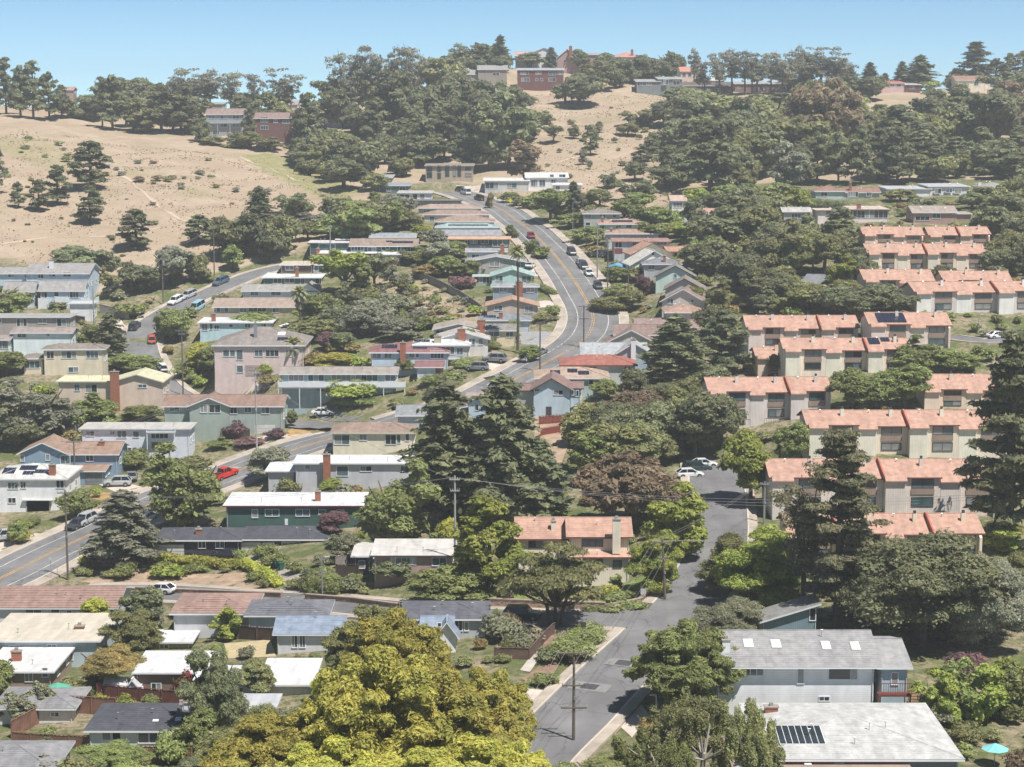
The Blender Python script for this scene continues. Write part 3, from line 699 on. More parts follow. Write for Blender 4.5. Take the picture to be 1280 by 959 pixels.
def house(label, ref, vols, wall=(200,200,200), roof=(120,110,105), name='house', cat='house', yaw=0, wins='auto', chim=(), trim=WHITE, extra=(), pitch=.30,
          tex='board', rk='shingle', group=None, storeys=None, depth=None, sky=(), solar=(), balcony=(), garage=(), o=.5, frame=None, g=None, door=(), vents=2):
    """vols: (x0,x1,yridge,yeave,ybase[,type[,yoff[,wall[,roof[,depth]]]]]) in photograph pixels"""
    v0 = vols[0]; x0, x1, yr, ye, yb = v0[:5]
    xc = (x0+x1)/2; P = hit(min(max(xc, -60), 1340), yb); P = at(xc, yb, P[1]); mpp = P[1]/F; sa = math.sin(math.atan((yb-140)/F))
    R = math.radians(yaw)
    E = empty(name, tuple(P), R, label, cat, group)
    Lx = lambda px: (px-xc)*mpp/math.cos(R)
    Lz = lambda py, yo=0.: (yb-py)*mpp - yo*sa
    fr = frame
    info = []
    for k, v in enumerate(vols):
        x0, x1, yr, ye, yb_ = v[:5]; ty = v[5] if len(v) > 5 else 'g'; yo = v[6] if len(v) > 6 else 0
        wc = v[7] if len(v) > 7 and v[7] else wall; rc = v[8] if len(v) > 8 and v[8] else roof
        a, b = Lx(x0)+o*.6, Lx(x1)-o*.6; wd = b-a; dp = v[9] if len(v) > 9 else depth
        oo = o
        if ty == 'f': th = .25
        ze = Lz(ye, yo-o)
        if ty in 'fs':
            zr = Lz(yr, yo-o); zr = max(zr, ze+.25); d = dp or 9.
        else:
            dd = (ye-yr)*mpp
            if ty == 't': d = dp or min(14, max(5, dd/max(sa+.02, .05))); zr = Lz(yr, yo+d); zr = min(max(zr, ze-.1), ze+1.1)
            else:
                d = dp or min(15, max(6, 2*dd/(sa+pitch))); zr = Lz(yr, yo+d/2); zr = min(max(zr, ze+.35), ze+.36*d)
        info.append((a, b, yo, yo+d, ze, zr, ty))
        wlm = wallm(wc, tex); MBw = wallmesh(ty, a, b, yo, yo+d, ze, zr, min(-3.0, Lz(yb_, yo)-2))
        MBw.obj('wall', wlm, E)
        rf = roofmesh(ty, a, b, yo, yo+d, ze, zr, o, .2).obj('roof', [roofm(rc, 'metal' if rk == 'metal' or ty == 't' else 'shingle'), trim], E)
        base = 0 if k == 0 else max(0, Lz(yb_, yo))
        if P[1] < 300 and ty in 'gh' and rk == 'shingle' and b-a > 4:
            half = (d/2+oo) if ty == 'g' else min(b-a, d)/2+oo; y_0 = yo-oo; kk = (zr-ze)/((d/2) if ty == 'g' else half); z_0 = ze-(kk*oo if ty == 'g' else 0)
            big = 'banded' in label or 'blue tile' in label; rw = .55 if big else .36; lip = .075 if big else .03; nr = int(half/rw); cm = MB()
            for i in range(nr):
                f0, f1 = i/nr, (i+1)/nr; u0, u1 = (a-oo, b+oo) if ty == 'g' else (a-oo+half*f0, b+oo-half*f0)
                v0_, v1_ = (u0, u1) if ty == 'g' else (a-oo+half*f1, b+oo-half*f1)
                ya, yb2 = y_0+half*f0, y_0+half*f1; za, zb2 = z_0+kk*half*f0, z_0+kk*half*f1
                if u1-u0 < .3: break
                cm.poly([(u0,ya-.01,za+lip),(u1,ya-.01,za+lip),(v1_,yb2,zb2+.008),(v0_,yb2,zb2+.008),(u0,ya-.01,za-.01),(u1,ya-.01,za-.01)], [(0,1,2,3),(0,4,5,1)])
            co_ = cm.obj('tile_courses' if big else 'shingle_courses', roofm(rc, 'shingle'), rf); co_['kind'] = 'stuff'
        # down pipes and gutter
        if ty != 'f':
            for q_ in (a+.12, b-.12): MB().tube([(q_, yo-.08, ze-.2), (q_, yo-.08, base)], .05, 5).obj('downpipe', GUT, E)
        if wins == 'auto' or (wins == 'mix' and k > 0):
            hh = ze-.25-base; ns = storeys or (2 if hh > 4.3 else 1)
            n = max(1, int(wd/3.6))
            for s in range(ns):
                zc = base+hh*(s+.58)/ns
                for i in range(n):
                    if rnd.random() < .12: continue
                    u = a+wd*(i+.5)/n+rnd.uniform(-.3, .3); ww = rnd.choice([1.2, 1.8, 1.8, 2.4]) if wd/n > 3 else 1.1
                    window(E, u, yo, zc, ww, rnd.choice([1.0, 1.2, 1.4]), 2 if ww < 2 else 3, frame=fr, g=g)
        for sd, xx in (('r', b), ('l', a)):
            if ty != 'x':
                hh = ze-base
                for q in (.3, .7): window(E, xx, yo+d*q, base+hh*.6, 1.2, 1.0, 2, sd, frame=fr)
        for q in range(vents if wd > 6 else 0):
            vx = a+wd*rnd.uniform(.15, .85); vy = yo+d*rnd.uniform(.15, .42)
            if ty in 'g': vz = ze+(zr-ze)*(vy-yo)/(d/2)
            elif ty == 't': vz = ze+(zr-ze)*(vy-yo)/d
            elif ty == 'h': half = min(wd, d)/2+o; vz = ze+(zr-ze)*min(1, (min(vy-yo, vx-a, b-vx)+o)/half)
            else: continue
            antenna(E, vx, vy, vz, rnd.uniform(.5, .9))
        c = math.cos(R); s = math.sin(R)
        for i in range(4):
            for j in range(3):
                lx, ly = a+wd*i/3, yo+d*j/2; FOOT.append((P[0]+lx*c-ly*s, P[1]+lx*s+ly*c, max(2.2, wd/6)))
        HOUSES.append(dict(ref=ref, x0=x0, x1=x1, yr=yr, ye=ye, yb=yb_, D=P[1]))
    a, b, y0, y1, ze, zr, ty = info[0]
    if isinstance(wins, (list, tuple)):
        for q in wins:      # (px, py, wpx, hpx, n[, yoff])
            yo = q[5] if len(q) > 5 else 0
            window(E, Lx(q[0]), yo, Lz(q[1], yo), q[2]*mpp/math.cos(R), q[3]*mpp, q[4], frame=fr, g=g)
    for q in chim:          # (px, ytop, wpx, yoff[, material[, ybottom]])
        yo = q[3]; chimney(E, Lx(q[0]), yo, (Lz(q[5], yo) if len(q) > 5 else max(0, ze-2.)), Lz(q[1], yo), q[2]*mpp, q[4] if len(q) > 4 else BRICK)
    def onroof(px, py, inf=None):       # point on the front slope seen at this pixel
        a, b, y0, y1, ze, zr, ty = inf or info[0]
        zz = (yb-py)*mpp; run = (y1-y0)/2 if ty in 'gh' else (y1-y0); k = (zr-ze)/run
        yy_ = (zz-ze+k*y0)/(sa+k); return Lx(px), yy_, ze+k*(yy_-y0), math.atan(k)
    for q in sky:           # (px,py,wpx,hpx)
        x, y, z, an = onroof(q[0], q[1]); wd = q[2]*mpp/2; ln = q[3]*mpp/(math.sin(an+math.asin(sa)))/2
        m = MB().box(-wd-.06, wd+.06, -ln-.06, ln+.06, 0, .10).obj('skylight', WHITE, E, (x, y, z+.03)); m.rotation_euler = (an, 0, 0)
        MB().box(-wd, wd, -ln, ln, .10, .13).obj('pane', q[4] if len(q) > 4 else M('skylight_dome', (.80,.80,.80), .25), m)
    for q in solar:         # (px,py,wpx,hpx,nx,ny)
        x, y, z, an = onroof(q[0], q[1]); wd = q[2]*mpp/2; ln = q[3]*mpp/(math.sin(an+math.asin(sa)))/2; nx, ny = q[4], q[5]
        for i in range(nx):
            for j in range(ny):
                pw, pl = 2*wd/nx, 2*ln/ny; cx_, cy_ = -wd+pw*(i+.5), -ln+pl*(j+.5)
                m = MB().box(-pw/2+.02, pw/2-.02, -pl/2+.02, pl/2-.02, 0, .06).obj('solar_panel', M('solar_cell', (.02,.025,.05), .15, .2, 3, spec=.7), E, (x+cx_, y+cy_*math.cos(an), z+.08+cy_*math.sin(an))); m.rotation_euler = (an, 0, 0)
    for q in balcony:       # (x0,x1,ytop,ybot,yoff_out,material,solid)
        out = q[4]; a1, b1 = Lx(q[0]), Lx(q[1]); zt, zb_ = Lz(q[2], -out), Lz(q[3], -out); mt = q[5]
        bal = MB().box(a1, b1, -out, -.02, zb_-.18, zb_).obj('balcony', mt, E)
        rl = MB()
        if q[6]: rl.box(a1, b1, -out-.06, -out, zb_, zt).box(a1-.05, a1, -out, 0, zb_, zt).box(b1, b1+.05, -out, 0, zb_, zt)
        else:
            rl.box(a1, b1, -out-.06, -out, zt-.08, zt); n = int((b1-a1)/.25)+1
            for i in range(n+1): xx = a1+(b1-a1)*i/n; rl.box(xx-.02, xx+.02, -out-.04, -out, zb_, zt-.08)
        rl.obj('railing', mt, bal)
        n = max(1, int((b1-a1)/4)); 
        for i in range(n+1):
            xx = a1+.1+(b1-a1-.2)*i/n; MB().box(xx-.07, xx+.07, -out+.02, -out+.16, -1.5, zb_-.18).obj('post', mt, bal)
    for q in garage:        # (x0,x1,ytop,ybot,material)
        a1, b1 = Lx(q[0]), Lx(q[1]); yo = q[5] if len(q) > 5 else 0; z1, z0 = Lz(q[2], yo), Lz(q[3], yo); gm_ = MB(); n = 4
        for i in range(n): gm_.box(a1, b1, yo-.06, yo-.01, z0+(z1-z0)*i/n+.03, z0+(z1-z0)*(i+1)/n-.02)
        gm_.obj('garage_door', q[4], E)
    for q in door:          # (px, ytop, ybot, wpx, mat)
        xx = Lx(q[0]); hw = q[3]*mpp/2; dd_ = MB().box(xx-hw, xx+hw, -.07, -.01, Lz(q[2]), Lz(q[1])).obj('door', q[4], E)
        MB().box(xx+hw*.6, xx+hw*.8, -.13, -.07, (Lz(q[1])+Lz(q[2]))/2-.05, (Lz(q[1])+Lz(q[2]))/2+.05).obj('handle', METAL, dd_)
    return E, Lx, Lz, info, mpp, onroof

# terraced town houses: one building per row, each dwelling has its own walls, roof, window bay and chimney
RUST = (200,160,142)
def terrace(label, ref, x0, x1, yr, ye, yb, n, wall=(214,190,160), fin=None, group='town house rows with terracotta roofs', storeys=2, first=0, endl=False, endr=False, gaps=None, solar=(), wh=1.0, yaw=0, bal=False):
    xc = (x0+x1)/2; P = hit(min(xc, 1330), yb); P = at(xc, yb, P[1]); mpp = P[1]/F; sa = math.sin(math.atan((yb-140)/F))
    E = empty('town_house_row', tuple(P), math.radians(yaw), label, 'town houses', group)
    wall = tuple(min(248, v+k_) for v, k_ in zip(wall, (12, 12, 12)))
    W_ = (x1-x0)*mpp/math.cos(math.radians(yaw)); uw = W_/n; dd = (ye-yr)*mpp; d = min(12, max(8, 2*dd/(sa+.32)))
    wm = wallm(wall, 'vert'); fm = wallm(fin or tuple(min(255, v+8) for v in wall), 'vert'); rm = roofm(RUST); brown = wallm((150,128,112), 'vert'); trimm = M('rust_fascia', (.20,.075,.055), .7)
    for u in range(n):
        j = (u+first) % 2; dz = .28*j; dy = .9*j; a = -W_/2+uw*u; b = a+uw
        ze = (yb-ye)*mpp+.45*sa-dz-dy*sa*.3; zr = ze+max(1.0, (yb-yr)*mpp-(dy+d/2)*sa-ze)
        zr = min(zr, ze+.4*d)
        zt = ze
        MB().prism([(dy,-3),(dy+d,-3),(dy+d,zt-.1),(dy+d/2,zr-.15),(dy,zt-.1)], a+.02, b-.02, 'x').obj('wall', wm, E)
        rf = roofmesh('g', a+(.35 if u else -.0), b-(.35 if u < n-1 else 0), dy, dy+d, zt, zr, .45, .2).obj('roof', [rm, trimm], E)
        if u: MB().prism([(dy-.3,zt-1.),(dy+d/2,zr-.4),(dy+d,zt-1.),(dy+d,zt-.1),(dy+d/2,zr+.16),(dy-.42,zt+.02)], a-.12, a+.12, 'x').obj('party_wall', roofm((200,120,100)), E)
        # projecting side bay (fin) left of the windows
        fw = uw*.36
        MB().prism([(dy-.8,-3),(dy+.0,-3),(dy+.0,zt-.12),(dy-.8,zt-.62)], a+.05, a+fw, 'x').obj('bay', fm, E)
        MB().prism([(dy-1.2,zt-.66),(dy-.2,zt-.02),(dy-.2,zt+.12),(dy-1.2,zt-.50)], a-.05, a+fw+.15, 'x').obj('bay_roof', [rm], E)
        if u == n-1: MB().prism([(dy-.8,-3),(dy+.0,-3),(dy+.0,zt-.12),(dy-.8,zt-.62)], b-.35, b-.02, 'x').obj('bay', fm, E)
        wx = a+fw+(uw-fw)*.5; ww = (uw-fw)*.6
        hs = (zt-.2)/storeys
        for s in range(storeys):
            zc = hs*(s+.66)
            window(E, wx, dy, zc, ww, hs*.44, 2, frame=DARKT, g=rnd.choice([0, 1, 1, 2, 3]))
            if s: MB().box(wx-ww/2-.12, wx+ww/2+.12, dy-.12, dy-.01, zc-hs*.24-.95, zc-hs*.24-.12).obj('panel', brown, E)
        if bal: 
            rb = MB().box(a+fw, b-.1, dy-1.3, dy-1.25, .95, 1.02)
            for i in range(12): xx = a+fw+(uw-fw-.1)*i/11; rb.box(xx-.02, xx+.02, dy-1.3, dy-1.26, 0, .95)
            rb.obj('railing', DARKT, E)
        cy = dy+d*.30; cz = zt+(zr-zt)*.6
        ch = MB().box(a+uw*.72-.28, a+uw*.72+.28, cy-.3, cy+.3, cz-.4, cz+1.0).obj('chimney', fm, E)
        MB().box(a+uw*.72-.17, a+uw*.72+.17, cy-.17, cy+.17, cz+1.0, cz+1.42).obj('flue_cap', DARKT, ch)
        antenna(E, a+uw*.3, dy+d*.4, zt+(zr-zt)*.8, .5)
        for i in range(3):
            for jj in range(3): FOOT.append((P[0]+a+uw*i/2, P[1]+dy+d*jj/2, 2.5))
    def sol(px, py, wpx, hpx, nx, ny):
        ze = (yb-ye)*mpp+.45*sa; zr = ze+max(1.0, (yb-yr)*mpp-(d/2)*sa-ze); k = (zr-ze)/(d/2)
        y = ((yb-py)*mpp-ze)/(sa+k); z = ze+k*y; an = math.atan(k); wd = wpx*mpp/2; ln = hpx*mpp/math.sin(an+math.asin(sa))/2
        for i in range(nx):
            for j in range(ny):
                pw, pl = 2*wd/nx, 2*ln/ny; cx_, cy_ = -wd+pw*(i+.5), -ln+pl*(j+.5)
                m = MB().box(-pw/2+.02, pw/2-.02, -pl/2+.02, pl/2-.02, 0, .06).obj('solar_panel', M('solar_cell', (.02,.025,.05), .15, .2, 3, spec=.7), E, ((px-xc)*mpp+cx_, y+cy_*math.cos(an), z+.12+cy_*math.sin(an))); m.rotation_euler = (an, 0, 0)
    for q in solar: sol(*q)
    HOUSES.append(dict(ref=ref, x0=x0, x1=x1, yr=yr, ye=ye, yb=yb, D=P[1]))
    return E

# ------------------------------------------------------------------ vehicles
def paint(name, c): return M('car_paint_'+name, c, .25, .03, .5, spec=.6)
CARC = {'white': (.72,.72,.72), 'silver': (.42,.43,.44), 'grey': (.20,.21,.22), 'black': (.02,.02,.025), 'dark': (.045,.05,.06), 'red': (.62,.035,.02), 'maroon': (.25,.02,.03),
        'orange': (.42,.10,.06), 'green': (.03,.06,.05), 'blue': (.08,.13,.19), 'lightblue': (.30,.50,.58)}
TYRE = M('tyre_rubber', (.02,.02,.02), .9); RIM = M('alloy_rim', (.45,.45,.46), .35, .05, 2, metal=.7); HL = M('headlight_lens', (.75,.76,.78), .1); TL = M('tail_light_lens', (.35,.01,.01), .2); CGL = glass('car_glass', (.02,.025,.03), .05)
_cc = {}
def carparts(kind):
    if kind in _cc: return _cc[kind]
    # stations along the length: x, z_low, z_belt, half width
    if kind == 'sedan': L_, Wd, belt, top, hood, cab = 4.6, .90, .92, 1.43, .80, (-1.05, -.35, .95, 1.75)
    elif kind == 'hatch': L_, Wd, belt, top, hood, cab = 4.4, .88, .95, 1.48, .86, (-1.15, -.35, 1.35, 2.05)
    elif kind == 'suv': L_, Wd, belt, top, hood, cab = 4.65, .94, 1.05, 1.70, .98, (-1.05, -.5, 1.75, 2.22)
    elif kind == 'van': L_, Wd, belt, top, hood, cab = 5.0, .98, 1.15, 2.0, 1.05, (-1.75, -1.1, 2.2, 2.42)
    else: L_, Wd, belt, top, hood, cab = 5.3, .95, 1.10, 1.80, 1.02, (-1.05, -.45, .75, .95)
    h = L_/2
    st = [(-h, .45, hood*.72, Wd*.80), (-h+.18, .28, hood*.90, Wd*.95), (-h+.6, .24, hood, Wd), (cab[0], .24, belt, Wd), (0, .22, belt+.01, Wd), (cab[2], .24, belt+.01, Wd),
          (h-.35, .26, belt if kind != 'sedan' else belt+.02, Wd*.98), (h-.08, .32, belt*.93, Wd*.92), (h, .45, belt*.78, Wd*.84)]
    mb = MB(); b = 0
    for x, zl, zb, hw in st:
        mb.v += [(x,-hw*.92,zl),(x,-hw,zl+.16),(x,-hw,zb-.22),(x,-hw*.93,zb-.03),(x,-hw*.78,zb),(x,hw*.78,zb),(x,hw*.93,zb-.03),(x,hw,zb-.22),(x,hw,zl+.16),(x,hw*.92,zl)]
    n = 10
    for i in range(len(st)-1):
        for k in range(n): mb.f.append((i*n+k, i*n+(k+1)%n, (i+1)*n+(k+1)%n, (i+1)*n+k)); mb.m.append(0)
    mb.f += [tuple(range(n)), tuple(range(len(st)*n-1, len(st)*n-n-1, -1))]; mb.m += [0, 0]
    for wx in (-h+.85, h-.9):       # dark wheel arches
        for s in (-1, 1):
            c = [(wx+.39*math.cos(a), s*(Wd+.004), .33+.39*math.sin(a)) for a in [math.pi*k/8 for k in range(9)]]; mb.poly(c, [tuple(range(9))], 1)
    if kind == 'pickup':
        mb.box(cab[3]+.15, h-.12, -Wd*.8, Wd*.8, belt-.3, belt+.012, 1)
        mb.box(cab[3]+.1, h-.05, -Wd, -Wd*.82, belt-.1, belt+.05, 0).box(cab[3]+.1, h-.05, Wd*.82, Wd, belt-.1, belt+.05, 0).box(h-.12, h, -Wd, Wd, belt-.1, belt+.05, 0)
    body = mb.mesh('car_body', [paint('white', CARC['white']), TYRE])
    # glasshouse
    def ring(x0, x1, x2, x3, zt, inset, ww): return [(x0,-ww,belt-.02),(x3,-ww,belt-.02),(x3,ww,belt-.02),(x0,ww,belt-.02),(x1,-ww+inset,zt),(x2,-ww+inset,zt),(x2,ww-inset,zt),(x1,ww-inset,zt)]
    fsx = [(0,1,5,4),(1,2,6,5),(2,3,7,6),(3,0,4,7),(4,5,6,7)]
    gl = MB().poly(ring(*cab, top-.05, .17, Wd*.9), fsx).mesh('car_glass', CGL)
    rf = MB(); x0, x1, x2, x3 = cab; ww = Wd*.9-.17
    rf.box(x1-.02, x2+.02, -ww-.015, ww+.015, top-.06, top)
    for px_ in ([(x0, x1), (x3, x2)] + ([((x1+x2)/2+.1, (x1+x2)/2+.1)])):
        for s in (-1, 1): rf.tube([(px_[0], s*(Wd*.9+.01), belt-.02), (px_[1], s*(ww+.015), top-.04)], .055, 4)
    roof = rf.mesh('car_roof', paint('white', CARC['white']))
    def cyl(r, wdt, nn=14):
        m = MB(); m.tube([(0,-wdt/2,0),(0,wdt/2,0)], r, nn); return m
    ty = cyl(.33, .22).mesh('tyre', TYRE); rm = cyl(.20, .235, 8).mesh('rim', RIM)
    hl = MB().box(-.04, .10, -.17, .17, -.07, .07).mesh('headlight', HL); tl = MB().box(-.08, .03, -.14, .14, -.09, .09).mesh('tail_light', TL)
    mi = MB().box(-.05, .1, -.08, .08, -.06, .06).mesh('mirror', DARKT); bp = MB().box(-.06, .06, -Wd*.82, Wd*.82, -.09, .07).mesh('bumper', DARKT)
    pl = MB().box(-.01, .01, -.2, .2, -.06, .06).mesh('number_plate', WHITE)
    _cc[kind] = (body, gl, roof, ty, rm, hl, tl, mi, bp, pl, h, Wd, belt, hood, cab); return _cc[kind]
def car(px, py, kind, col, label, road=None, rev=False, ang=None, cat='car', name='parked_car', group='parked cars'):
    P = hit(px, py); z = P[2]
    if ang is None:
        r = ROADS[road]; i = int(np.argmin(np.hypot(r['C'][:,0]-P[0], r['C'][:,1]-P[1]))); T = r['T'][i]; a = math.atan2(T[1], T[0]); z = r['z'][i]+ZR[road]
        lat = (P[:2]-r['C'][i])@r['N'][i]; mx = r['w']/2-1.15
        if abs(lat) < r['w']/2+1.5: lat = max(-mx, min(mx, lat)) if abs(lat) < mx else math.copysign(mx, lat); P[:2] = r['C'][i]+r['N'][i]*lat
        sl_ = (r['z'][min(i+1, len(r['z'])-1)]-r['z'][max(i-1, 0)])/4.0
        if rev: a += math.pi; sl_ = -sl_
    else: a = math.radians(ang); sl_ = 0; z += .1
    body, gl, roof, ty, rm, hl, tl, mi, bp, pl, h, Wd, belt, hood, cab = carparts(kind)
    E = empty(name, (P[0], P[1], z), 0, label, cat, group); E.rotation_euler = (0, -math.atan(sl_) if True else 0, a+math.pi)
    E.rotation_euler = (0, math.atan(sl_), a+math.pi)
    pm = paint(col, CARC[col])
    for me, nm in ((body, 'body'), (gl, 'windows'), (roof, 'roof')):
        o = link(nm, me, E)
        if nm != 'windows': o.material_slots[0].link = 'OBJECT'; o.material_slots[0].material = pm
    for wx in (-h+.85, h-.9):
        for s in (-1, 1):
            wh = link('wheel', ty, E, (wx, s*(Wd-.08), .33)); link('rim', rm, wh, (0, 0, 0))
    for s in (-1, 1):
        link('headlight', hl, E, (-h+.14, s*Wd*.66, hood*.72)); link('tail_light', tl, E, (h-.06, s*Wd*.70, belt*.78)); link('mirror', mi, E, (cab[0]+.45, s*(Wd+.05), belt+.05))
    link('bumper', bp, E, (-h+.06, 0, .42)); link('bumper', bp, E, (h-.05, 0, .45)); link('number_plate', pl, E, (h+.03, 0, .6))
    FOOT.append((P[0], P[1], 2.5))
    return E

# ------------------------------------------------------------------ poles, wires, lamps, fences
POLES = {}
def pole(key, px, pyb, pyt, label, arms=((.6, 2.4), (1.7, 1.8)), lean=0., mat=None, transformer=False, ang=0., lamp=False, thick=.17):
    P = hit(px, pyb); s = P[1]/F; Hh = (pyb-pyt)*s
    E = empty('utility_pole', tuple(P), math.radians(ang), label, 'utility pole', 'wooden utility poles')
    mt = mat or WOODP
    MB().tube([(0,0,-1),(lean*Hh*.5,0,Hh*.5),(lean*Hh,0,Hh)], [thick, thick*.85, thick*.65], 8).obj('shaft', mt, E)
    ends = []
    for dz, ln in arms:
        z = Hh-dz; x = lean*z
        ar = MB().box(x-ln/2, x+ln/2, -.22, -.10, z-.07, z+.07).obj('crossarm', mt, E)
        for q in (-.48, -.25, .25, .48):
            MB().tube([(x+ln*q,-.16,z+.07),(x+ln*q,-.16,z+.28)], [.05,.07], 6).obj('insulator', M('insulator_ceramic', (.45,.44,.42), .4), ar)
            ends.append((P[0]+(x+ln*q)*math.cos(math.radians(ang))+.16*math.sin(math.radians(ang)), P[1]+(x+ln*q)*math.sin(math.radians(ang))-.16*math.cos(math.radians(ang)), P[2]+z+.25))
    if transformer: MB().tube([(.35,-.1,Hh-3.6),(.35,-.1,Hh-3.5),(.35,-.1,Hh-2.6),(.35,-.1,Hh-2.5)], [.2,.26,.26,.15], 10).obj('transformer', METAL, E)
    if lamp: MB().tube([(0,0,Hh*.78),(1.2,-.3,Hh*.84),(2.2,-.5,Hh*.83)], [.05,.045,.04], 6).obj('lamp_arm', METAL, E); MB().box(2.0,2.7,-.62,-.38,Hh*.83-.1,Hh*.83+.05).obj('lamp_head', METAL, E)
    for k in range(3):
        zz = Hh*(.35+.12*k); MB().box(lean*zz-.02, lean*zz+.22, -.20, -.1, zz, zz+.35).obj('cable_box', METAL, E) if k == 1 else None
    POLES[key] = (P, Hh, ends, lean)
    return E
def wires(a, b, label, n=3, sag=.9, k0=0, rad=.015):
    A = POLES[a][2] if isinstance(a, str) else a; B = POLES[b][2] if isinstance(b, str) else b
    E = None
    for i in range(n):
        p, q = Vector(A[(k0+i) % len(A)]), Vector(B[(k0+i) % len(B)]); m = MB(); pts = []
        for j in range(11):
            t = j/10; v = p.lerp(q, t); v.z -= sag*4*t*(1-t)*(1+.15*i); pts.append(v)
        mb = MB().tube(pts, rad, 4)
        if E is None:
            E = empty('overhead_wires', tuple(p), 0, label, 'wires', 'overhead wires')
        mb.v = [(x-p0.x, y-p0.y, z-p0.z) for (x, y, z) in mb.v for p0 in (Vector(E.location),)]
        mb.obj('wire', M('wire_sheath', (.30,.29,.28), .6), E)
    return E
def lamp(px, pyb, pyt, label, arm=1.6):
    P = hit(px, pyb); s = P[1]/F; Hh = (pyb-pyt)*s
    E = empty('street_lamp', tuple(P), 0, label, 'street lamp', 'street lamps')
    MB().tube([(0,0,-.5),(0,0,Hh)], [.11,.06], 8).obj('shaft', METAL, E); MB().tube([(0,0,Hh-.3),(arm*.5,-.1,Hh),(arm,-.1,Hh)], .04, 6).obj('lamp_arm', METAL, E)
    MB().box(arm-.1, arm+.55, -.25, .05, Hh-.08, Hh+.06).obj('lamp_head', M('lamp_head_grey', (.5,.5,.5), .4), E)
def fence(pix, hpx_m, label, mat, boards=True, cat='fence', name='board_fence', seg=2.2, off=0, cap=None, group=None):
    P = [hit(*p) for p in pix]; E = empty(name, tuple(P[0]), 0, label, cat, group); C = []
    for a, b in zip(P[:-1], P[1:]):
        m = max(1, int(np.hypot(*(b-a)[:2])/seg))
        C += [a+(b-a)*k/m for k in range(m)]
    C.append(P[-1]); O = np.array(P[0]); cache = {}
    for i, c in enumerate(C): 
        c[2] = float(hgt(c[0], c[1]))
        MB().box(-.07,.07,-.07,.07,-.8,hpx_m+.08).obj('post', mat, E, tuple(c-O))
    for a, b in zip(C[:-1], C[1:]):
        d = b-a; ln = math.hypot(d[0], d[1]); an = math.atan2(d[1], d[0]); mb = MB(); nb_ = max(3, int(ln/.16)); 
        for k in range(nb_):
            u = .07+(ln-.14)*k/nb_; w_ = (ln-.14)/nb_; zz = d[2]*u/ln; mb.box(u+.006, u+w_-.006, -.02+.008*(k % 2), .012+.008*(k % 2), zz-.3, zz+hpx_m-.05-.03*((k*7) % 3))
        for zz in (.4, hpx_m-.35):
            mb.prism([(.02+.012, zz-.05),(.07, zz-.05),(.07, zz+.05),(.032, zz+.05)], .07, ln-.07, 'x')
        o = mb.obj('fence_panel', mat, E, tuple(a-O)); o.rotation_euler = (0, 0, an)
        cp_ = MB().poly([(0,-.07,hpx_m),(ln,-.07,hpx_m+d[2]),(ln,.07,hpx_m+d[2]),(0,.07,hpx_m),(0,-.07,hpx_m+.05),(ln,-.07,hpx_m+d[2]+.05),(ln,.07,hpx_m+d[2]+.05),(0,.07,hpx_m+.05)], [(0,3,2,1),(4,5,6,7),(0,1,5,4),(1,2,6,5),(2,3,7,6),(3,0,4,7)]).obj('cap_rail', cap or mat, E, tuple(a-O)); cp_.rotation_euler = (0, 0, an)
    return E
def blockwall(pix, hm, label, mat, course=.3, name='retaining_wall'):
    P = [hit(*p) for p in pix]; E = empty(name, tuple(P[0]), 0, label, 'retaining wall'); O = P[0]; mb = MB(); nc = int(hm/course)
    for s_, (a, b) in enumerate(zip(P[:-1], P[1:])):
        d = b-a; ln = math.hypot(d[0], d[1]); an = math.atan2(d[1], d[0]); mb = MB(); m = int(ln/.55)
        for c in range(-2, nc):
            for k in range(m+1):
                u0 = (k-(c % 2)*.5)*ln/m; u1 = u0+ln/m; u0, u1 = max(0, u0), min(ln, u1)
                if u1-u0 < .05: continue
                zz = d[2]*(u0+u1)/2/ln; j = ((k*13+c*7) % 5)*.012
                mb.box(u0+.012, u1-.012, -.2+j, .3, zz+c*course+.012, zz+(c+1)*course-.012)
        o = mb.obj('block_courses', mat, E, tuple(a-O)); o.rotation_euler = (0, 0, an); o['kind'] = 'stuff'
        cpx = MB().poly([(0,-.24,nc*course),(ln,-.24,nc*course+d[2]),(ln,.3,nc*course+d[2]),(0,.3,nc*course),(0,-.24,nc*course+.1),(ln,-.24,nc*course+d[2]+.1),(ln,.3,nc*course+d[2]+.1),(0,.3,nc*course+.1)], [(0,3,2,1),(4,5,6,7),(0,1,5,4),(1,2,6,5),(2,3,7,6),(3,0,4,7)]).obj('coping', M('coping_stone', (.36,.28,.22), .9), E, tuple(a-O)); cpx.rotation_euler = (0, 0, an)
    return E
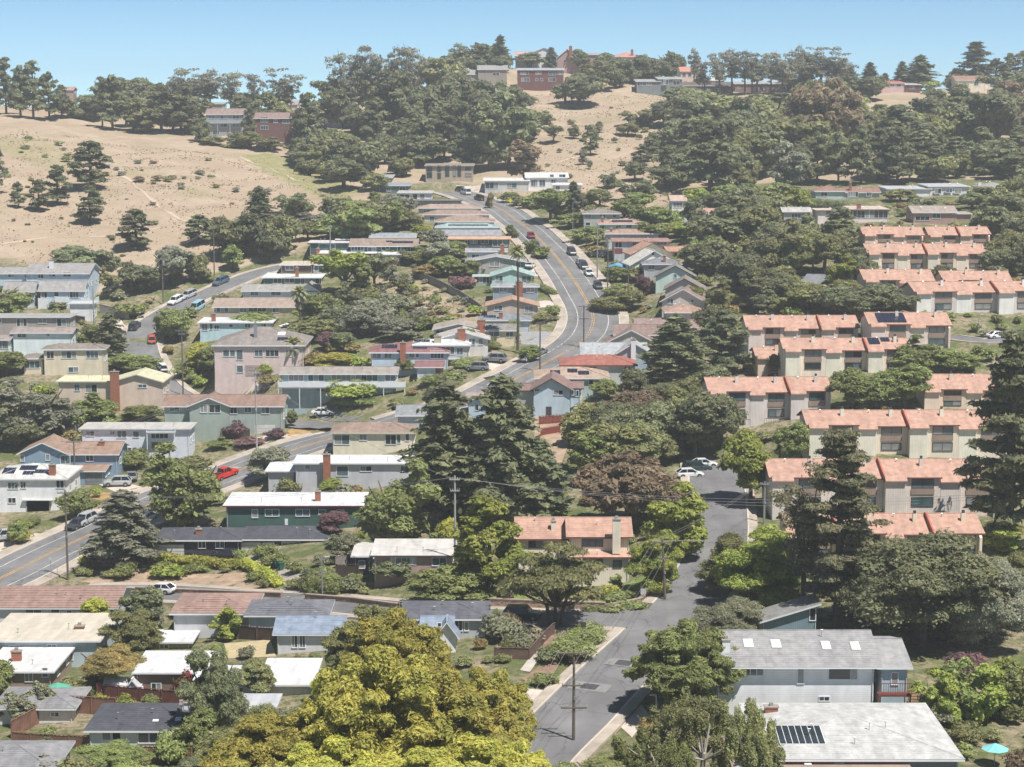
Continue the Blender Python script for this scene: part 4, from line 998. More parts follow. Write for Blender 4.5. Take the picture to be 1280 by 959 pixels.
def palm(px, pyb, pyt, wpx, label, shaggy=False):
    P = hit(px, pyb); s = P[1]/F; Hh = (pyb-pyt)*s; R = wpx*s/2
    E = empty('palm_tree', tuple(P), 0, label, 'palm tree')
    hz = Hh-R*.75
    MB().tube([(0,0,-.5),(R*.06,0,hz*.5),(0,0,hz)], [.30,.22,.2], 8).obj('trunk', BARK, E)
    if shaggy:
        rg = np.random.default_rng(5); C = [(0,0,hz-k*.55,.75-.03*k,.75-.03*k,.5) for k in range(1, 8)]
        o = link('dead_frond_skirt', leafcloud('skirt', C, 1800, .4, rg, core=.7, up=-.2, mat=LM('tan')), E)
    rg = np.random.default_rng(px); n = 34
    for k in range(n):
        a = k*2.4; el = math.radians(-50+125*(k/n)); mb = MB(); ln = R*(.85+.3*rg.random()); prev = None
        m = 7
        for i in range(m+1):
            t_ = i/m; x = ln*t_*math.cos(el); z = ln*t_*math.sin(el)-ln*.45*t_*t_; wv = ln*.20*math.sin(math.pi*min(1, t_*.9+.1))
            c, s2 = math.cos(a), math.sin(a); L_ = (x*c-wv*s2, x*s2+wv*c, z-wv*.55); C_ = (x*c, x*s2, z); R_ = (x*c+wv*s2, x*s2-wv*c, z-wv*.55)
            if prev: b0 = len(mb.v); mb.v += [*prev, L_, C_, R_]; mb.f += [(b0, b0+1, b0+4, b0+3), (b0+1, b0+2, b0+5, b0+4)]; mb.m += [0, 0]
            prev = (L_, C_, R_)
        me = bpy.data.meshes.new('frond'); me.from_pydata(mb.v, [], mb.f); me.materials.append(LM('olive' if k > n*.4 else 'greygreen')); link('frond', me, E, (0, 0, hz))
    FOOT.append((P[0], P[1], 1.5))
    return E
def umbrella(px, py, wpx, col, label, name='garden_umbrella', h=2.2):
    P = hit(px, py); P = hit(px, py+h/(P[1]/F)*.9); s = P[1]/F; R = wpx*s/2
    E = empty(name, tuple(P), 0, label, 'umbrella')
    MB().tube([(0,0,-.2),(0,0,h)], .035, 6).obj('pole', METAL, E); mb = MB(); n = 8
    mb.v = [(0,0,h+.1)]+[(R*math.cos(6.2832*k/n), R*math.sin(6.2832*k/n), h-.48) for k in range(n)]+[(R*.5*math.cos(6.2832*(k+.5)/n)*.9, R*.5*math.sin(6.2832*(k+.5)/n)*.9, h-.22) for k in range(n)]
    mb.f = [(0, 1+k, 1+n+k) for k in range(n)]+[(0, 1+n+k, 1+(k+1) % n) for k in range(n)]+[(1+k, 1+(k+1) % n, 1+n+k) for k in range(n)]; mb.m = [0]*len(mb.f)
    mb.obj('canopy', col, E)
    for k in range(n): MB().tube([(0,0,h-.12),(R*.95*math.cos(6.2832*k/n), R*.95*math.sin(6.2832*k/n), h-.5)], .012, 4).obj('rib', METAL, E)
    FOOT.append((P[0], P[1], 2))
def thingmesh(name, mb, mats, px, py, label, cat, rz=0, group=None):
    P = hit(px, py); o = mb.obj(name, mats); o.location = tuple(P); o.rotation_euler = (0, 0, math.radians(rz)); return tag(o, label, cat, group)
def hedge(pix, wd, ht, colr, label, group=None):
    """clipped hedge along a line"""
    P = [hit(*p) for p in pix]; C = []
    for a, b in zip(P[:-1], P[1:]):
        m = max(1, int(np.hypot(*(b-a)[:2])/(wd*.45)))
        for k in range(m): q = a+(b-a)*k/m; C.append((q[0]-P[0][0], q[1]-P[0][1], float(hgt(q[0], q[1]))-P[0][2]+ht*.42, wd*.62, wd*.62, ht*.62))
    rg = np.random.default_rng(len(C)); E = empty('clipped_hedge', tuple(P[0]), 0, label, 'hedge', group)
    link('foliage', leafcloud('hedge_foliage', C, 500*len(C), .16, rg, core=.8, mat=LM(colr)), E)
    st = MB()
    for c in C[::3]: st.tube([(c[0], c[1], c[2]-ht*.9), (c[0]+.1, c[1], c[2])], .04, 4)
    st.obj('stems', BARK, E)
    for c in C[::2]: FOOT.append((P[0][0]+c[0], P[0][1]+c[1], wd*.6))

# ------------------------------------------------------------------ the houses (photograph pixels)
A_ = wallm; GD = M('garage_door_white', (.7,.68,.64), .6); GDG = M('garage_door_grey', (.22,.24,.26), .6); RW = M('redwood_rail', (.20,.06,.045), .8); GREYD = M('grey_deck_paint', (.50,.55,.58), .7)
# left edge
house('large pale blue house of several gabled wings, at the left edge below the dry hill', 'the large pale blue house',
  [(32,113,328,341,378,'g',0), (-45,34,333,341,378,'g',.6), (10,49,352,363,388,'g',-4,None,None,5), (54,111,349,362,388,'g',-4,None,None,5)], (178,202,218), (165,160,158), yaw=0,
  wins=[(14,343.5,7,5,2,.6),(33,343.5,4,5,1,.6),(52,345,6,6,2),(66,343,8,5,2),(85,343,9,5,2),(26,367,7,5,2,-4),(39,369,12,8,3,-4),(61,368,6,8,2,-4),(76,367,5,7,1,-4),(98,368,11,8,3,-4)], chim=[(62,325,5,3,WHITE)], vents=1,
  balcony=[(75,90,371,378,5.2,WHITE,1),(108,124,373,382,5.4,WHITE,1),(54,64,373,386,5.0,WHITE,1)])
house('white garage wall house stepped below the large pale blue house', 'the white stepped garage', [(86,117,376,379,402,'t',0)], (225,228,230), (200,200,200), wins=[], vents=0, name='garage', cat='garage')
house('taupe flat roofed house with two large white framed windows at the left edge', 'the taupe flat roofed house',
  [(-40,89,391,396,424,'t')], (160,152,146), (165,162,160), wins=[(28,403,13,9,3),(54,401,10,6,2),(78,403,11,9,2),(0,401,5,5,1)])
house('long house with white lower wall and pinkish brown roof at the left edge', 'the white walled low house',
  [(15,92,408,415,446,'g'),(-30,16,418,424,450,'g',-2)], (205,222,235), (165,150,145), wins=[(28,419,11,5,2),(61,418,4,3,2),(6,431,15,9,2,-2)])
house('cream two storey house with brown hip roof beside the bent conifer', 'the cream hip roofed house',
  [(54,132,428,436,470,'h'),(28,55,441,447,470,'h',1)], (208,198,170), (150,138,130), yaw=4, wins=[(87,443,18,9,3),(116,443,15,8,3),(92,462,12,6,2),(40,455,18,9,3,1),(64,443,8,8,2)])
house('beige house with flat cream roof and tall red brick chimney on its front', 'the beige brick chimney house',
  [(72,143,468,476,512,'t'),(140,206,467,476,512,'f',-.3)], (205,185,165), (225,210,178), trim=CREAM, wins=[(97,484,6,8,2),(115,485,14,11,2),(116,502,14,6,2),(180,482,11,4,2,-.3)], chim=[(146,464,11,-.9,BRICK,514)])
house('green grey house with brown roof and arched gable window facing the avenue', 'the green grey arched window house',
  [(203,356,491,506,548,'g',0),(236,290,496,506,548,'f',-.8,None,None,7)], (150,168,158), (155,128,115), wins=[(218,510,13,6,2),(236,508,6,4,2),(256,510,8,9,2,-.8),(270,510,14,9,2,-.8),(293,512,8,8,2),(311,511,8,7,2),(276,533,12,8,2),(333,512,9,8,2)],
  garage=[(319,345,531,548,GD)])
house('low white house with flat grey roof above the wavy slatted grey fence', 'the low white flat roofed house',
  [(100,240,526,535,578,'t',0)], (200,210,222), (190,185,180), wins=[(113,541,10,5,2),(141,540,6,4,2),(153,542,11,9,2),(171,542,7,7,1),(201,544,22,6,4),(202,556,24,8,1),(160,562,8,5,2)], trim=M('light_grey_trim', (.5,.5,.5), .7),
  balcony=[(186,222,538,540,1.4,WHITE,1)])
house('slate blue house with brown gabled roof and white framed windows beside the avenue', 'the slate blue gabled house',
  [(60,150,550,566,598,'g',0),(25,87,552,565,598,'f',-1.2,None,None,8),(104,140,580,588,607,'g',-5,None,None,6)], (120,152,178), (165,138,122), wins=[(30,572,5,8,1,-1.2),(62,571,4,7,1,-1.2),(84,574,12,11,2,-1.2),(113,572,9,8,2)], garage=[(115,136,590,606,GDG,-5)], chim=[(124,550,7,3)])
house('white house with hipped white roof and dark solar panels at the left edge', 'the white solar panel house',
  [(-10,86,576,597,640,'h')], (225,228,230), (215,212,208), wins=[(17,606,13,8,3),(30,605,6,8,2),(77,604,9,10,2),(15,625,10,7,2)], chim=[(66,579,8,1)], solar=[(8,587,16,8,3,2),(31,583,22,6,4,1),(34,590,14,5,3,1),(50,588,18,5,4,1)])
house('small low carport with pale roof in front of the white solar panel house', 'the pale carport', [(30,66,612,624,640,'t',0)], (215,215,212), (215,212,205), wins=[], name='carport', cat='carport', vents=0)
# middle left
house('pink walled house with broad grey brown hip roof above the curved street', 'the pink walled hip roofed house',
  [(266,382,406,431,476,'h')], (205,185,180), (150,140,135), wins=[(283,441,7,8,1),(291,441,6,7,1),(300,443,7,13,1),(324,441,10,7,2),(341,441,16,7,3),(365,441,14,8,3),(300,461,8,9,1)], garage=[(307,324,456,470,M('garage_door_pink', (.42,.33,.30), .7)),(327,336,456,470,M('garage_door_pink', (.42,.33,.30), .7))],
  sky=[(350,416,9,4)], chim=[(318,403,4,3,METAL)], solar=[(353,424,14,6,3,2)])
house('small light blue house with white roof and brick chimney above the street bend', 'the small white roofed blue house',
  [(248,341,396,403,422,'t')], (170,205,215), (235,235,235), wins=[(256,409,7,8,2),(264,408,3,8,1),(271,409,6,4,2),(289,407,4,3,1),(310,407,7,4,2),(330,407,6,5,2)], chim=[(266,392,5,1.5)])
house('beige house with brown roof and glass bays behind the small white roofed house', 'the beige glass bay house',
  [(266,392,372,383,397,'g')], (185,172,155), (175,155,142), wins=[(278,387,14,5,3),(304,388,8,6,2),(322,388,22,7,4),(345,388,8,6,2)])
house('light grey blue house with grey gable roof next to the shaggy palm', 'the grey gabled house by the palm', [(302,398,355,363,376,'g'),(372,400,355,363,376,'f',-.5,None,None,8)], (180,198,205), (170,165,160), wins=[(318,367,10,4,2),(345,367,12,4,2)])
house('teal house with thin white roof and large panes above the street', 'the teal white roofed house', [(328,402,340,347,358,'t')], (85,125,130), (240,240,240), wins=[(347,351,9,6,2),(362,350,12,7,2),(381,351,10,8,2),(398,351,7,7,1)], chim=[(371,335,4,1)])
house('dark brown flat roofed house with glazed right end above the teal house', 'the dark brown glazed house', [(350,392,326,331,341,'t',0,(95,75,68)),(390,450,325,331,343,'t',0,(175,170,160))], (175,170,160), (205,190,170), wins=[(362,335,10,5,2),(398,335,10,7,2),(415,335,12,7,2)], chim=[(393,321,3,1)])
house('low beige house with pale edged flat roof behind the bright green tree', 'the low beige flat roofed house', [(398,470,313,317,330,'t')], (185,178,165), (232,225,222), wins=[(405,321,8,5,2),(425,321,10,5,2),(442,321,10,5,2),(460,321,8,6,2)], trim=M('maroon_trim', (.22,.06,.05), .7), chim=[(397,311,4,1)])
house('dark porch house with pale roof edge beside the low beige house', 'the dark porch house', [(472,502,314,318,333,'t',0)], (95,72,65), (228,220,218), wins=[(481,323,10,6,3),(494,323,8,6,2)])
house('dark teal house with brown gable roof and solar panels on the middle slope', 'the dark teal solar roofed house', [(437,522,298,307,322,'g')], (60,95,92), (162,142,132), wins=[(447,311,16,5,4),(465,312,10,5,2),(482,311,9,6,2),(499,311,4,6,1),(513,312,8,5,2)], solar=[(486,302,8,1.5,2,1),(503,303,26,2.2,6,1)])
house('light blue grey house with grey roof behind the dark teal solar roofed house', 'the blue grey long house', [(462,520,291,296,308,'g')], (180,195,200), (160,165,168))
house('dark teal barn like house with shed roof and post at the hill foot', 'the dark teal shed roofed house', [(386,437,300,303,321,'t')], (70,95,92), (215,205,205), wins=[(409,309,20,8,1)])
house('dark grey house with low pale roof behind the dark teal shed roofed house', 'the low pale roofed house', [(420,455,297,299,310,'t')], (120,115,110), (215,210,212))
# row on the left of the avenue, from the top of the road down
house('dark teal low house with flat roof just below the dark posted apartment block', 'the teal flat roofed ridge road house', [(462,512,228,232,242,'t')], (95,115,118), (150,155,160))
house('grey flat roofed house among trees at the head of the avenue', 'the grey house at the avenue head', [(463,490,218,222,231,'t')], (130,140,145), (165,168,170))
house('white flat roofed house with a row of tall windows at the avenue head', 'the white avenue head house', [(497,540,238,241,252,'t')], (235,238,242), (190,180,175), wins=[(503,246,5,5,1),(509,246,5,5,1),(519,246,5,6,1),(528,246,5,6,1)])
house('teal house with thin dark roof, first of the stacked row below the white house', 'the teal thin roofed house', [(514,577,249,251,261,'t')], (130,160,168), (125,118,115), trim=DARKT)
house('grey house with pale brown roof in the stacked row, just below the teal one', 'the pale brown roofed row house', [(522,602,255,260,271,'h')], (175,172,172), (180,155,142))
house('off white house with rust brown hip roof in the stacked row', 'the rust brown roofed row house', [(529,612,262,268,280,'h')], (195,192,190), (165,140,128))
house('grey house with tan brown hip roof in the middle of the stacked row', 'the tan brown roofed row house', [(545,618,269,277,288,'h')], (185,190,192), (168,145,132))
house('grey green house with mint roof and long solar strip in the stacked row', 'the mint roofed solar row house', [(544,624,279,284,295,'h')], (160,175,178), (165,185,182), solar=[(585,282,50,1.5,10,1)])
house('grey house with slate roof and many small dark windows in the stacked row', 'the slate roofed row house', [(544,626,287,293,303,'g')], (180,182,188), (160,160,165), wins=[(559,295,3,2,1),(575,295,4,2,2),(592,295,4,2,2),(599,295,4,2,2),(608,295,4,2,2),(615,295,4,2,2),(622,295,4,2,2)])
house('navy blue house with orange brown eave and wide glass end beside the avenue', 'the navy house with orange eave', [(560,638,295,299,315,'t')], (62,75,88), (205,170,145), trim=M('orange_eave', (.50,.28,.17), .8), wins=[(583,302,3,3,1),(592,302,9,5,2),(606,302,9,5,2),(625,304,18,8,3)])
house('blue grey house with grey roof and tall brick chimney beside the avenue', 'the blue grey brick chimney row house', [(582,634,310,314,330,'g')], (165,180,188), (165,162,165), chim=[(628,306,5,-.5,BRICK,322)])
house('grey house with white edged front gable facing the avenue row', 'the grey white edged gable house', [(582,658,320,327,341,'f')], (160,158,156), (170,168,165), wins=[(592,331,9,6,2),(618,330,12,6,2),(651,331,12,7,2)], pitch=.2)
house('mint green house with front gable and dark framed side porch', 'the mint green gabled house', [(613,668,336,344,358,'f'),(591,614,343,345,360,'t',1)], (165,205,200), (170,195,190), wins=[(624,348,9,6,2),(658,349,12,7,2),(603,350,18,8,4,1)])
house('slate blue house with grey roof and brick chimney on its front wall', 'the slate blue brick chimney house', [(614,674,353,358,378,'h')], (135,155,168), (165,165,168), wins=[(629,362,9,6,2),(663,362,9,7,2)], chim=[(649,352,9,-.5,BRICK,376)])
house('tan house with low brown front gable beside the avenue driveway', 'the tan front gabled house', [(607,674,374,382,402,'f')], (190,172,155), (190,155,135), wins=[(623,385,9,6,2),(661,387,11,8,2)], trim=M('brown_trim', (.25,.15,.10), .8))
house('grey blue house with slate roof and dark solar panels behind the tall palm', 'the slate solar roofed house', [(598,664,392,400,416,'h')], (170,185,192), (140,145,152), solar=[(612,396,16,3,5,1)], chim=[(626,391,5,.6)], wins=[(610,405,12,5,3),(641,405,13,7,3)])
house('cream yellow house with grey roof and brown brick stack at left, by the avenue', 'the cream yellow house', [(603,646,404,412,434,'g')], (218,200,160), (150,145,140), wins=[(617,416,14,9,2),(637,418,9,6,2)], chim=[(603,400,6,-.3,BRICK,425)])
house('beige house with big brick chimney behind the white gabled avenue house', 'the beige brick stack house', [(541,606,404,411,430,'f')], (205,192,172), (175,160,148), wins=[(550,415,10,5,2),(572,415,8,5,2)], chim=[(602,400,10,-.4,BRICK,420)])
house('off white gabled house with orange brick chimney beside the avenue driveway', 'the off white orange chimney house', [(545,612,414,423,447,'f')], (205,205,200), (195,188,182), wins=[(590,427,8,8,2),(601,427,5,8,1),(560,427,8,6,2)], chim=[(577,411,10,-.5,BRICK,428)])
house('beige house with hipped white roof and wide dark glazing, centre of the slope', 'the hipped white roofed house', [(516,588,423,431,458,'h')], (185,180,170), (225,225,225), wins=[(530,438,14,9,3),(560,438,16,9,3),(575,439,8,9,2)], chim=[(547,420,9,1,wallm((170,165,130)))], balcony=[(540,580,443,449,1.5,GREYD,0)], solar=[(527,426,20,3,4,1)])
house('light blue house with maroon hip roof, solar panels and central brick chimney', 'the maroon roofed blue house', [(462,562,427,440,470,'h'),(521,556,451,458,474,'g',-5,(205,215,225),None,5)], (175,198,215), (150,108,108), wins=[(471,444,10,6,2),(485,444,9,6,2),(515,443,7,6,1),(522,443,4,6,1),(547,443,16,9,4)], chim=[(504,428,7,-.5,BRICK,460)], solar=[(486,433,20,5,5,2),(525,434,18,5,5,2)], garage=[(546,556,459,472,M('brown_garage', (.30,.14,.10), .8),-5)])
house('long light teal house with full width white balcony on the middle slope', 'the long teal balcony house', [(350,498,457,466,500,'g')], (150,178,182), (165,155,148), wins=[(370,472,18,8,3),(395,472,19,8,3),(427,472,23,8,4),(459,472,27,8,4),(489,472,13,8,2)], balcony=[(348,508,477,484,1.6,WHITE,1)], garage=[(478,492,488,500,GD)], chim=[(478,463,0.1,3)])
house('light blue garage with grey roof at the right end of the curving side street', 'the light blue garage', [(495,540,505,518,540,'g')], (165,190,205), (150,152,155), yaw=0, wins=[], name='garage', cat='garage')
house('light blue house end with brown roof peeking between the two dark conifers', 'the blue house between the conifers', [(583,612,488,497,522,'g')], (165,190,208), (165,150,145), wins=[(596,509,4,7,1)])
house('cream house with brown hip roof right beside the dark conifers', 'the cream house beside the conifers', [(413,520,526,540,570,'h')], (215,210,185), (160,138,125), wins=[(427,549,19,12,2),(454,546,9,8,2),(489,549,13,12,2),(499,548,4,10,1),(510,546,4,9,1)], trim=CREAM)
house('long pale grey house with white roof and brick chimney at a slanted left wing', 'the long pale grey house', [(366,522,567,578,613,'t'),(330,368,576,588,613,'t',1.)], (180,185,195), (220,218,216), wins=[(384,583,6,5,1),(428,588,14,12,1),(458,585,14,7,2),(507,585,10,6,2)], chim=[(409,567,9,-.9,BRICK,604)])
house('dark green house with broad white roof and small white framed windows', 'the dark green house', [(279,456,613,631,664,'t')], (62,98,88), (222,222,222), trim=M('maroon_fascia', (.20,.035,.04), .6), wins=[(318,641,7,10,1),(340,640,17,8,2),(379,640,17,8,2),(404,639,8,5,1),(427,640,8,6,1)], chim=[(396,612,7,3)], door=[(358,648,656,4,WHITE)])
house('low house with charcoal shingle roof, white and black front wall and driveway', 'the low charcoal roofed house', [(192,303,657,674,698,'h'),(300,412,655,673,698,'h',.8)], (52,56,60), (90,91,98), wins=[(253,680,9,8,2),(276,680,11,8,2),(366,684,23,14,3,.8),(394,678,5,5,1,.8)], chim=[(247,660,7,1.5)], garage=[(193,230,680,698,M('white_board', (.62,.60,.57), .7)),(302,326,677,693,M('white_board', (.62,.60,.57), .7),.8),(330,345,677,693,M('white_board', (.62,.60,.57), .7),.8)])
house('brick pink house with wide pale flat roof and open porch above the stone wall', 'the brick pink porch house', [(464,569,671,693,726,'t')], (168,138,128), (205,200,195), trim=M('brown_fascia', (.10,.06,.05), .7), wins=[(505,700,22,8,3),(550,701,18,10,2)], garage=[(487,495,694,706,M('white_board', (.62,.60,.57), .7)),(512,521,694,706,M('white_board', (.62,.60,.57), .7))], depth=8)
house('open dark porch with pale flat roof at the left end of the pink house', 'the open porch', [(440,466,676,694,720,'t',.4)], (70,60,56), (205,200,195), wins=[(452,705,8,9,1,.4)], name='porch', cat='porch', vents=0)
# town house by the lower street
E_ = house('cream town house with terracotta roof, side chimney and brown windows by the lower street', 'the cream terracotta town house',
  [(708,790,642,667,728,'g',0,None,None,8),(642,711,641,669,728,'g',2.5,None,None,8),(712,788,686,695,728,'t',-1.8,None,None,1.8)], (228,212,188), (200,160,142), trim=M('rust_fascia', (.20,.075,.055), .7), tex='vert', frame=DARKT,
  wins=[(740,675.5,26,10,3),(738,703,28,11,3,-1.8),(668,677,18,9,2,2.5),(668,695,16,10,2,2.5),(771,704,10,8,1,-1.8)], chim=[(770,646,10,-1.2,wallm((228,212,188),'vert'),690),(691,647,6,4,wallm((228,212,188),'vert'))], vents=1)
# right of the avenue, top to bottom
house('grey green two storey house with brown hip roof, highest right of the avenue', 'the grey green two storey house', [(728,776,261,267,285,'h')], (160,168,162), (150,138,130), wins=[(735,270,7,5,2),(753,270,7,5,2),(768,270,5,4,1),(735,280,6,4,1)])
house('pale grey house with salmon hip roof and solar panels right of the avenue', 'the salmon roofed solar house', [(747,809,274,280,294,'h')], (195,205,208), (182,150,136), solar=[(778,277,26,2.5,7,1)], chim=[(753,272,3,1)], wins=[(752,285,7,6,2),(773,284,7,4,2),(786,283,7,4,2),(800,284,7,4,2)])
house('light grey house with brown hip roof below the salmon roofed solar house', 'the brown hip roofed house', [(757,825,286,292,308,'h')], (185,192,196), (178,145,130), chim=[(764,286,3,1)])
house('lavender grey house with dark brown roof and red porch right of the avenue', 'the lavender grey red porch house', [(766,838,297,302,322,'t')], (178,184,198), (165,130,120), trim=M('brown_trim', (.25,.15,.10), .8), wins=[(773,306,8,7,2),(795,305,9,6,2),(809,304,5,4,1),(827,304,12,4,3)], garage=[(766,778,311,317,M('red_porch', (.28,.07,.06), .8))])
house('ivory house with broad front gable and tan edged roof beside the blue canopy', 'the ivory front gabled house', [(788,842,304,317,332,'f'),(838,862,308,314,328,'g',3)], (205,205,188), (190,150,130), yaw=8, wins=[(795,318,7,5,2),(848,320,5,7,1,3)], trim=M('brown_trim', (.25,.15,.10), .8), pitch=.25)
house('cream gabled house with sunlit wall and single square attic window', 'the cream attic window house', [(787,848,313,330,342,'f')], (225,222,205), (215,210,200), yaw=8, wins=[(816,317,3,4,1)])
house('grey house with dark grey hip roof above the mint gabled houses', 'the dark grey hip roofed house', [(803,852,321,330,347,'h')], (165,172,178), (140,138,145), wins=[(814,334,8,6,2)], chim=[(831,320,3,1)])
house('mint house with wide front gable and low white side wing', 'the wide mint gabled house', [(818,870,332,345,362,'f')], (180,208,200), (150,145,138), yaw=-6, wins=[(866,348,4,4,1),(844,345,3,4,1),(845,351,3,2,1)], trim=DARKT)
house('grey house with front gable just below the wide mint gabled house', 'the grey front gabled house', [(830,881,348,361,378,'f')], (172,172,170), (150,138,132), yaw=-6, wins=[(866,363,4,4,1),(877,363,3,4,1)], trim=DARKT)
house('beige gabled house with brown shingled left slope below the grey gabled one', 'the beige brown sloped house', [(826,882,361,376,392,'f')], (198,190,180), (155,130,122), yaw=-12, wins=[(838,377,7,6,2),(865,376,4,4,1)])
house('grey house with orange tan hip roof beside the dark conifers', 'the orange tan hip roofed house', [(831,879,380,390,410,'h')], (190,185,185), (182,148,132), wins=[(870,397,3,5,1)], vents=3)
house('house with long purple brown roof half hidden by the tall dark conifer', 'the purple brown roofed house', [(794,872,397,408,420,'g')], (160,150,140), (158,135,130), wins=[])
house('taupe house with brown gable roof behind the blue grey gabled roof', 'the taupe brown gabled house', [(752,826,412,430,446,'f'),(766,850,404,417,440,'g',5)], (185,175,155), (150,128,120), yaw=-5, wins=[], pitch=.3)
house('blue grey house with metal roof and tall white chimney below the avenue bend', 'the blue grey white chimney house', [(726,810,427,441,466,'g'),(770,814,428,440,466,'f',-1,None,None,8)], (150,178,195), (178,180,182), wins=[(755,452,10,4,2)], chim=[(791,424,6,-1.4,WHITE,450)])
house('grey house with bright red tile hip roof below the avenue bend', 'the red tile roofed house', [(700,796,442,456,482,'h')], (180,190,185), (172,112,100), wins=[(709,460,6,4,2),(741,459,9,5,2),(782,460,3,7,1),(787,461,3,7,1)], trim=M('rust_fascia', (.20,.075,.055), .7))
house('teal house with tan hip roof and three solar panel arrays', 'the tan roofed three array house', [(668,762,457,472,500,'h')], (165,190,188), (186,162,144), wins=[(712,475,5,6,1),(739,476,6,8,1)], solar=[(694,465,13,5,3,2),(716,463,13,5,3,2),(730,466,14,5,3,2)])
house('light blue gabled house with white lower wall and red deck fence', 'the light blue red decked house', [(664,715,472,485,521,'f'),(710,728,477,484,519,'g',2,None,None,9),(632,668,478,487,519,'g',3,(175,175,170),None,9)], (172,196,210), (148,122,115), yaw=-3, wins=[(698,490,11,6,2),(671,487,6,3,2),(716,490,3,6,1),(722,491,3,7,1)], door=[(686,508,519,7,DARKT)], trim=DARKT, o=.6)
# middle right slope
house('light blue gabled house with brown roof half hidden in trees on the right slope', 'the half hidden blue gabled house', [(848,888,260,268,283,'f'),(880,912,260,266,280,'g',3)], (185,205,212), (195,155,140), yaw=-4, wins=[(878,268,6,3,2),(857,269,3,3,1)])
house('small white house with pale pink roof above the half hidden blue house', 'the small white hillside house', [(838,858,244,250,264,'g')], (225,228,232), (205,175,160))
house('grey gabled house between the bright green treetops on the right slope', 'the grey house in the treetops', [(978,1014,259,264,278,'g')], (165,170,172), (195,190,185))
house('long white house with wide pale windows above the terracotta rows', 'the long white wide windowed house', [(1064,1112,257,262,278,'t'),(1021,1066,260,263,278,'t',1)], (215,205,200), (205,185,172), wins=[(1076,268,20,9,4),(1098,268,22,9,4),(1040,267,14,6,2,1)], chim=[(1074,255,5,1)], trim=DARKT)
house('brown house with deep shaded porch and grey brown roof above the terracotta rows', 'the shaded porch house', [(1140,1196,257,265,280,'g'),(1194,1216,264,267,278,'t',1)], (165,135,125), (175,160,150), wins=[(1153,273,18,5,3),(1170,270,10,6,2)])
house('teal house with brown roof and red chimney near the clipped long hedge', 'the teal red chimney house', [(1018,1056,232,239,249,'h'),(1050,1101,235,240,249,'g',1)], (160,190,190), (160,125,112), chim=[(1064,229,3,2)], wins=[(1030,243,8,4,2),(1066,243,12,6,4),(1086,243,6,4,2)])
house('long white blue flat roofed house among trees high on the right', 'the long white blue house', [(1108,1164,232,236,247,'t'),(1160,1212,229,233,247,'t',.5)], (205,215,222), (185,185,190), wins=[(1120,240,8,5,3),(1137,240,10,5,3),(1172,239,8,6,2),(1186,238,8,5,2),(1197,239,8,5,2)])
house('small beige grey house with grey hip roof at the right edge of the upper wood', 'the beige grey hip roofed house', [(1223,1264,228,234,246,'h')], (195,192,180), (165,160,158), chim=[(1225,227,4,1,WHITE)])
house('curved grey roof of a low building behind the bright lime tree', 'the curved grey roof', [(998,1036,342,360,370,'g')], (165,165,168), (140,140,145), wins=[], yaw=-25, vents=0)
# ridge
RG = 'houses along the ridge'
house('cream house with brown tiled roof on the ridge below the tall cypress', 'the cream ridge house', [(1194,1232,95,100,114,'g'),(1228,1262,97,101,115,'g',1)], (215,205,180), (165,130,115), wins=[(1202,107,5,4,2),(1220,105,5,4,2),(1240,107,6,4,2)], chim=[(1228,93,4,1)], group=RG)
house('pink walled ridge house with red flat roof above the mown tan slope', 'the pink ridge house', [(1101,1131,101,104,116,'t')], (205,170,165), (190,110,95), wins=[(1107,107,5,3,2),(1115,107,5,3,2),(1123,107,5,3,2)], group=RG)
house('brown timber ridge house with deck beside the pink ridge house', 'the brown ridge deck', [(1131,1151,104,106,116,'t')], (110,70,62), (185,175,170), wins=[(1140,110,5,3,2)], group=RG)
house('salmon roofed cream house on the ridge right of the dark round tree', 'the salmon roofed ridge house', [(850,868,84,89,104,'g'),(864,881,87,91,104,'g',1)], (215,195,175), (215,150,130), wins=[(855,94,4,4,1),(862,94,4,4,1),(872,96,5,3,1)], group=RG)
house('blue grey glass balcony house on the ridge above the scrub', 'the blue grey ridge balcony house', [(795,826,99,102,118,'t'),(822,853,96,99,116,'t',1)], (120,132,135), (165,165,165), wins=[(800,105,6,5,2),(811,105,6,5,2),(832,103,6,6,2),(845,104,8,5,2)], group=RG)
house('low dark brown house on the ridge right of the salmon roofed house', 'the low dark brown ridge house', [(853,915,103,107,119,'g')], (110,90,85), (120,108,105), group=RG)
house('long low brown house under the ridge eucalyptus trees', 'the long brown ridge house', [(918,984,101,105,116,'t')], (130,105,98), (175,165,160), group=RG)
house('small house with pale orange roof under the ridge eucalyptus trees', 'the small pale roofed ridge house', [(886,906,98,101,112,'t')], (190,180,170), (235,200,180), group=RG)
house('dark red three storey ridge house with flat grey roof and ribbon windows', 'the dark red three storey house', [(646,705,83,88,114,'t')], (118,72,68), (170,170,175), wins=[(656,92.5,10,3,3),(673,92,7,3,2),(690,92.5,9,4,2),(657,100,10,4,3),(671,100,3,3,1),(677,100,3,3,1),(690,100,9,4,2),(700,92,6,4,2)], group=RG)
house('white ridge house with stepped gables above the dark red house', 'the white stepped gable house', [(664,696,60,66,82,'f',2),(644,674,65,70,80,'g',0)], (235,225,225), (205,170,162), wins=[(688,70,3,5,1,2),(675,73,4,4,1,2),(655,73,5,3,2),(649,73,3,3,1)], group=RG)
house('mauve brown shed roofed house with tall chimney on the ridge', 'the mauve shed roofed house', [(696,722,62,72,92,'f',0),(720,758,65,69,84,'t',1)], (170,135,128), (170,160,155), wins=[(706,77,4,3,1)], chim=[(713,59,4,-.3)], group=RG)
house('salmon hip roofed house at the highest point of the ridge', 'the salmon hip roofed ridge house', [(766,802,66,71,84,'h')], (205,165,150), (215,150,135), chim=[(790,63,3,1)], group=RG)
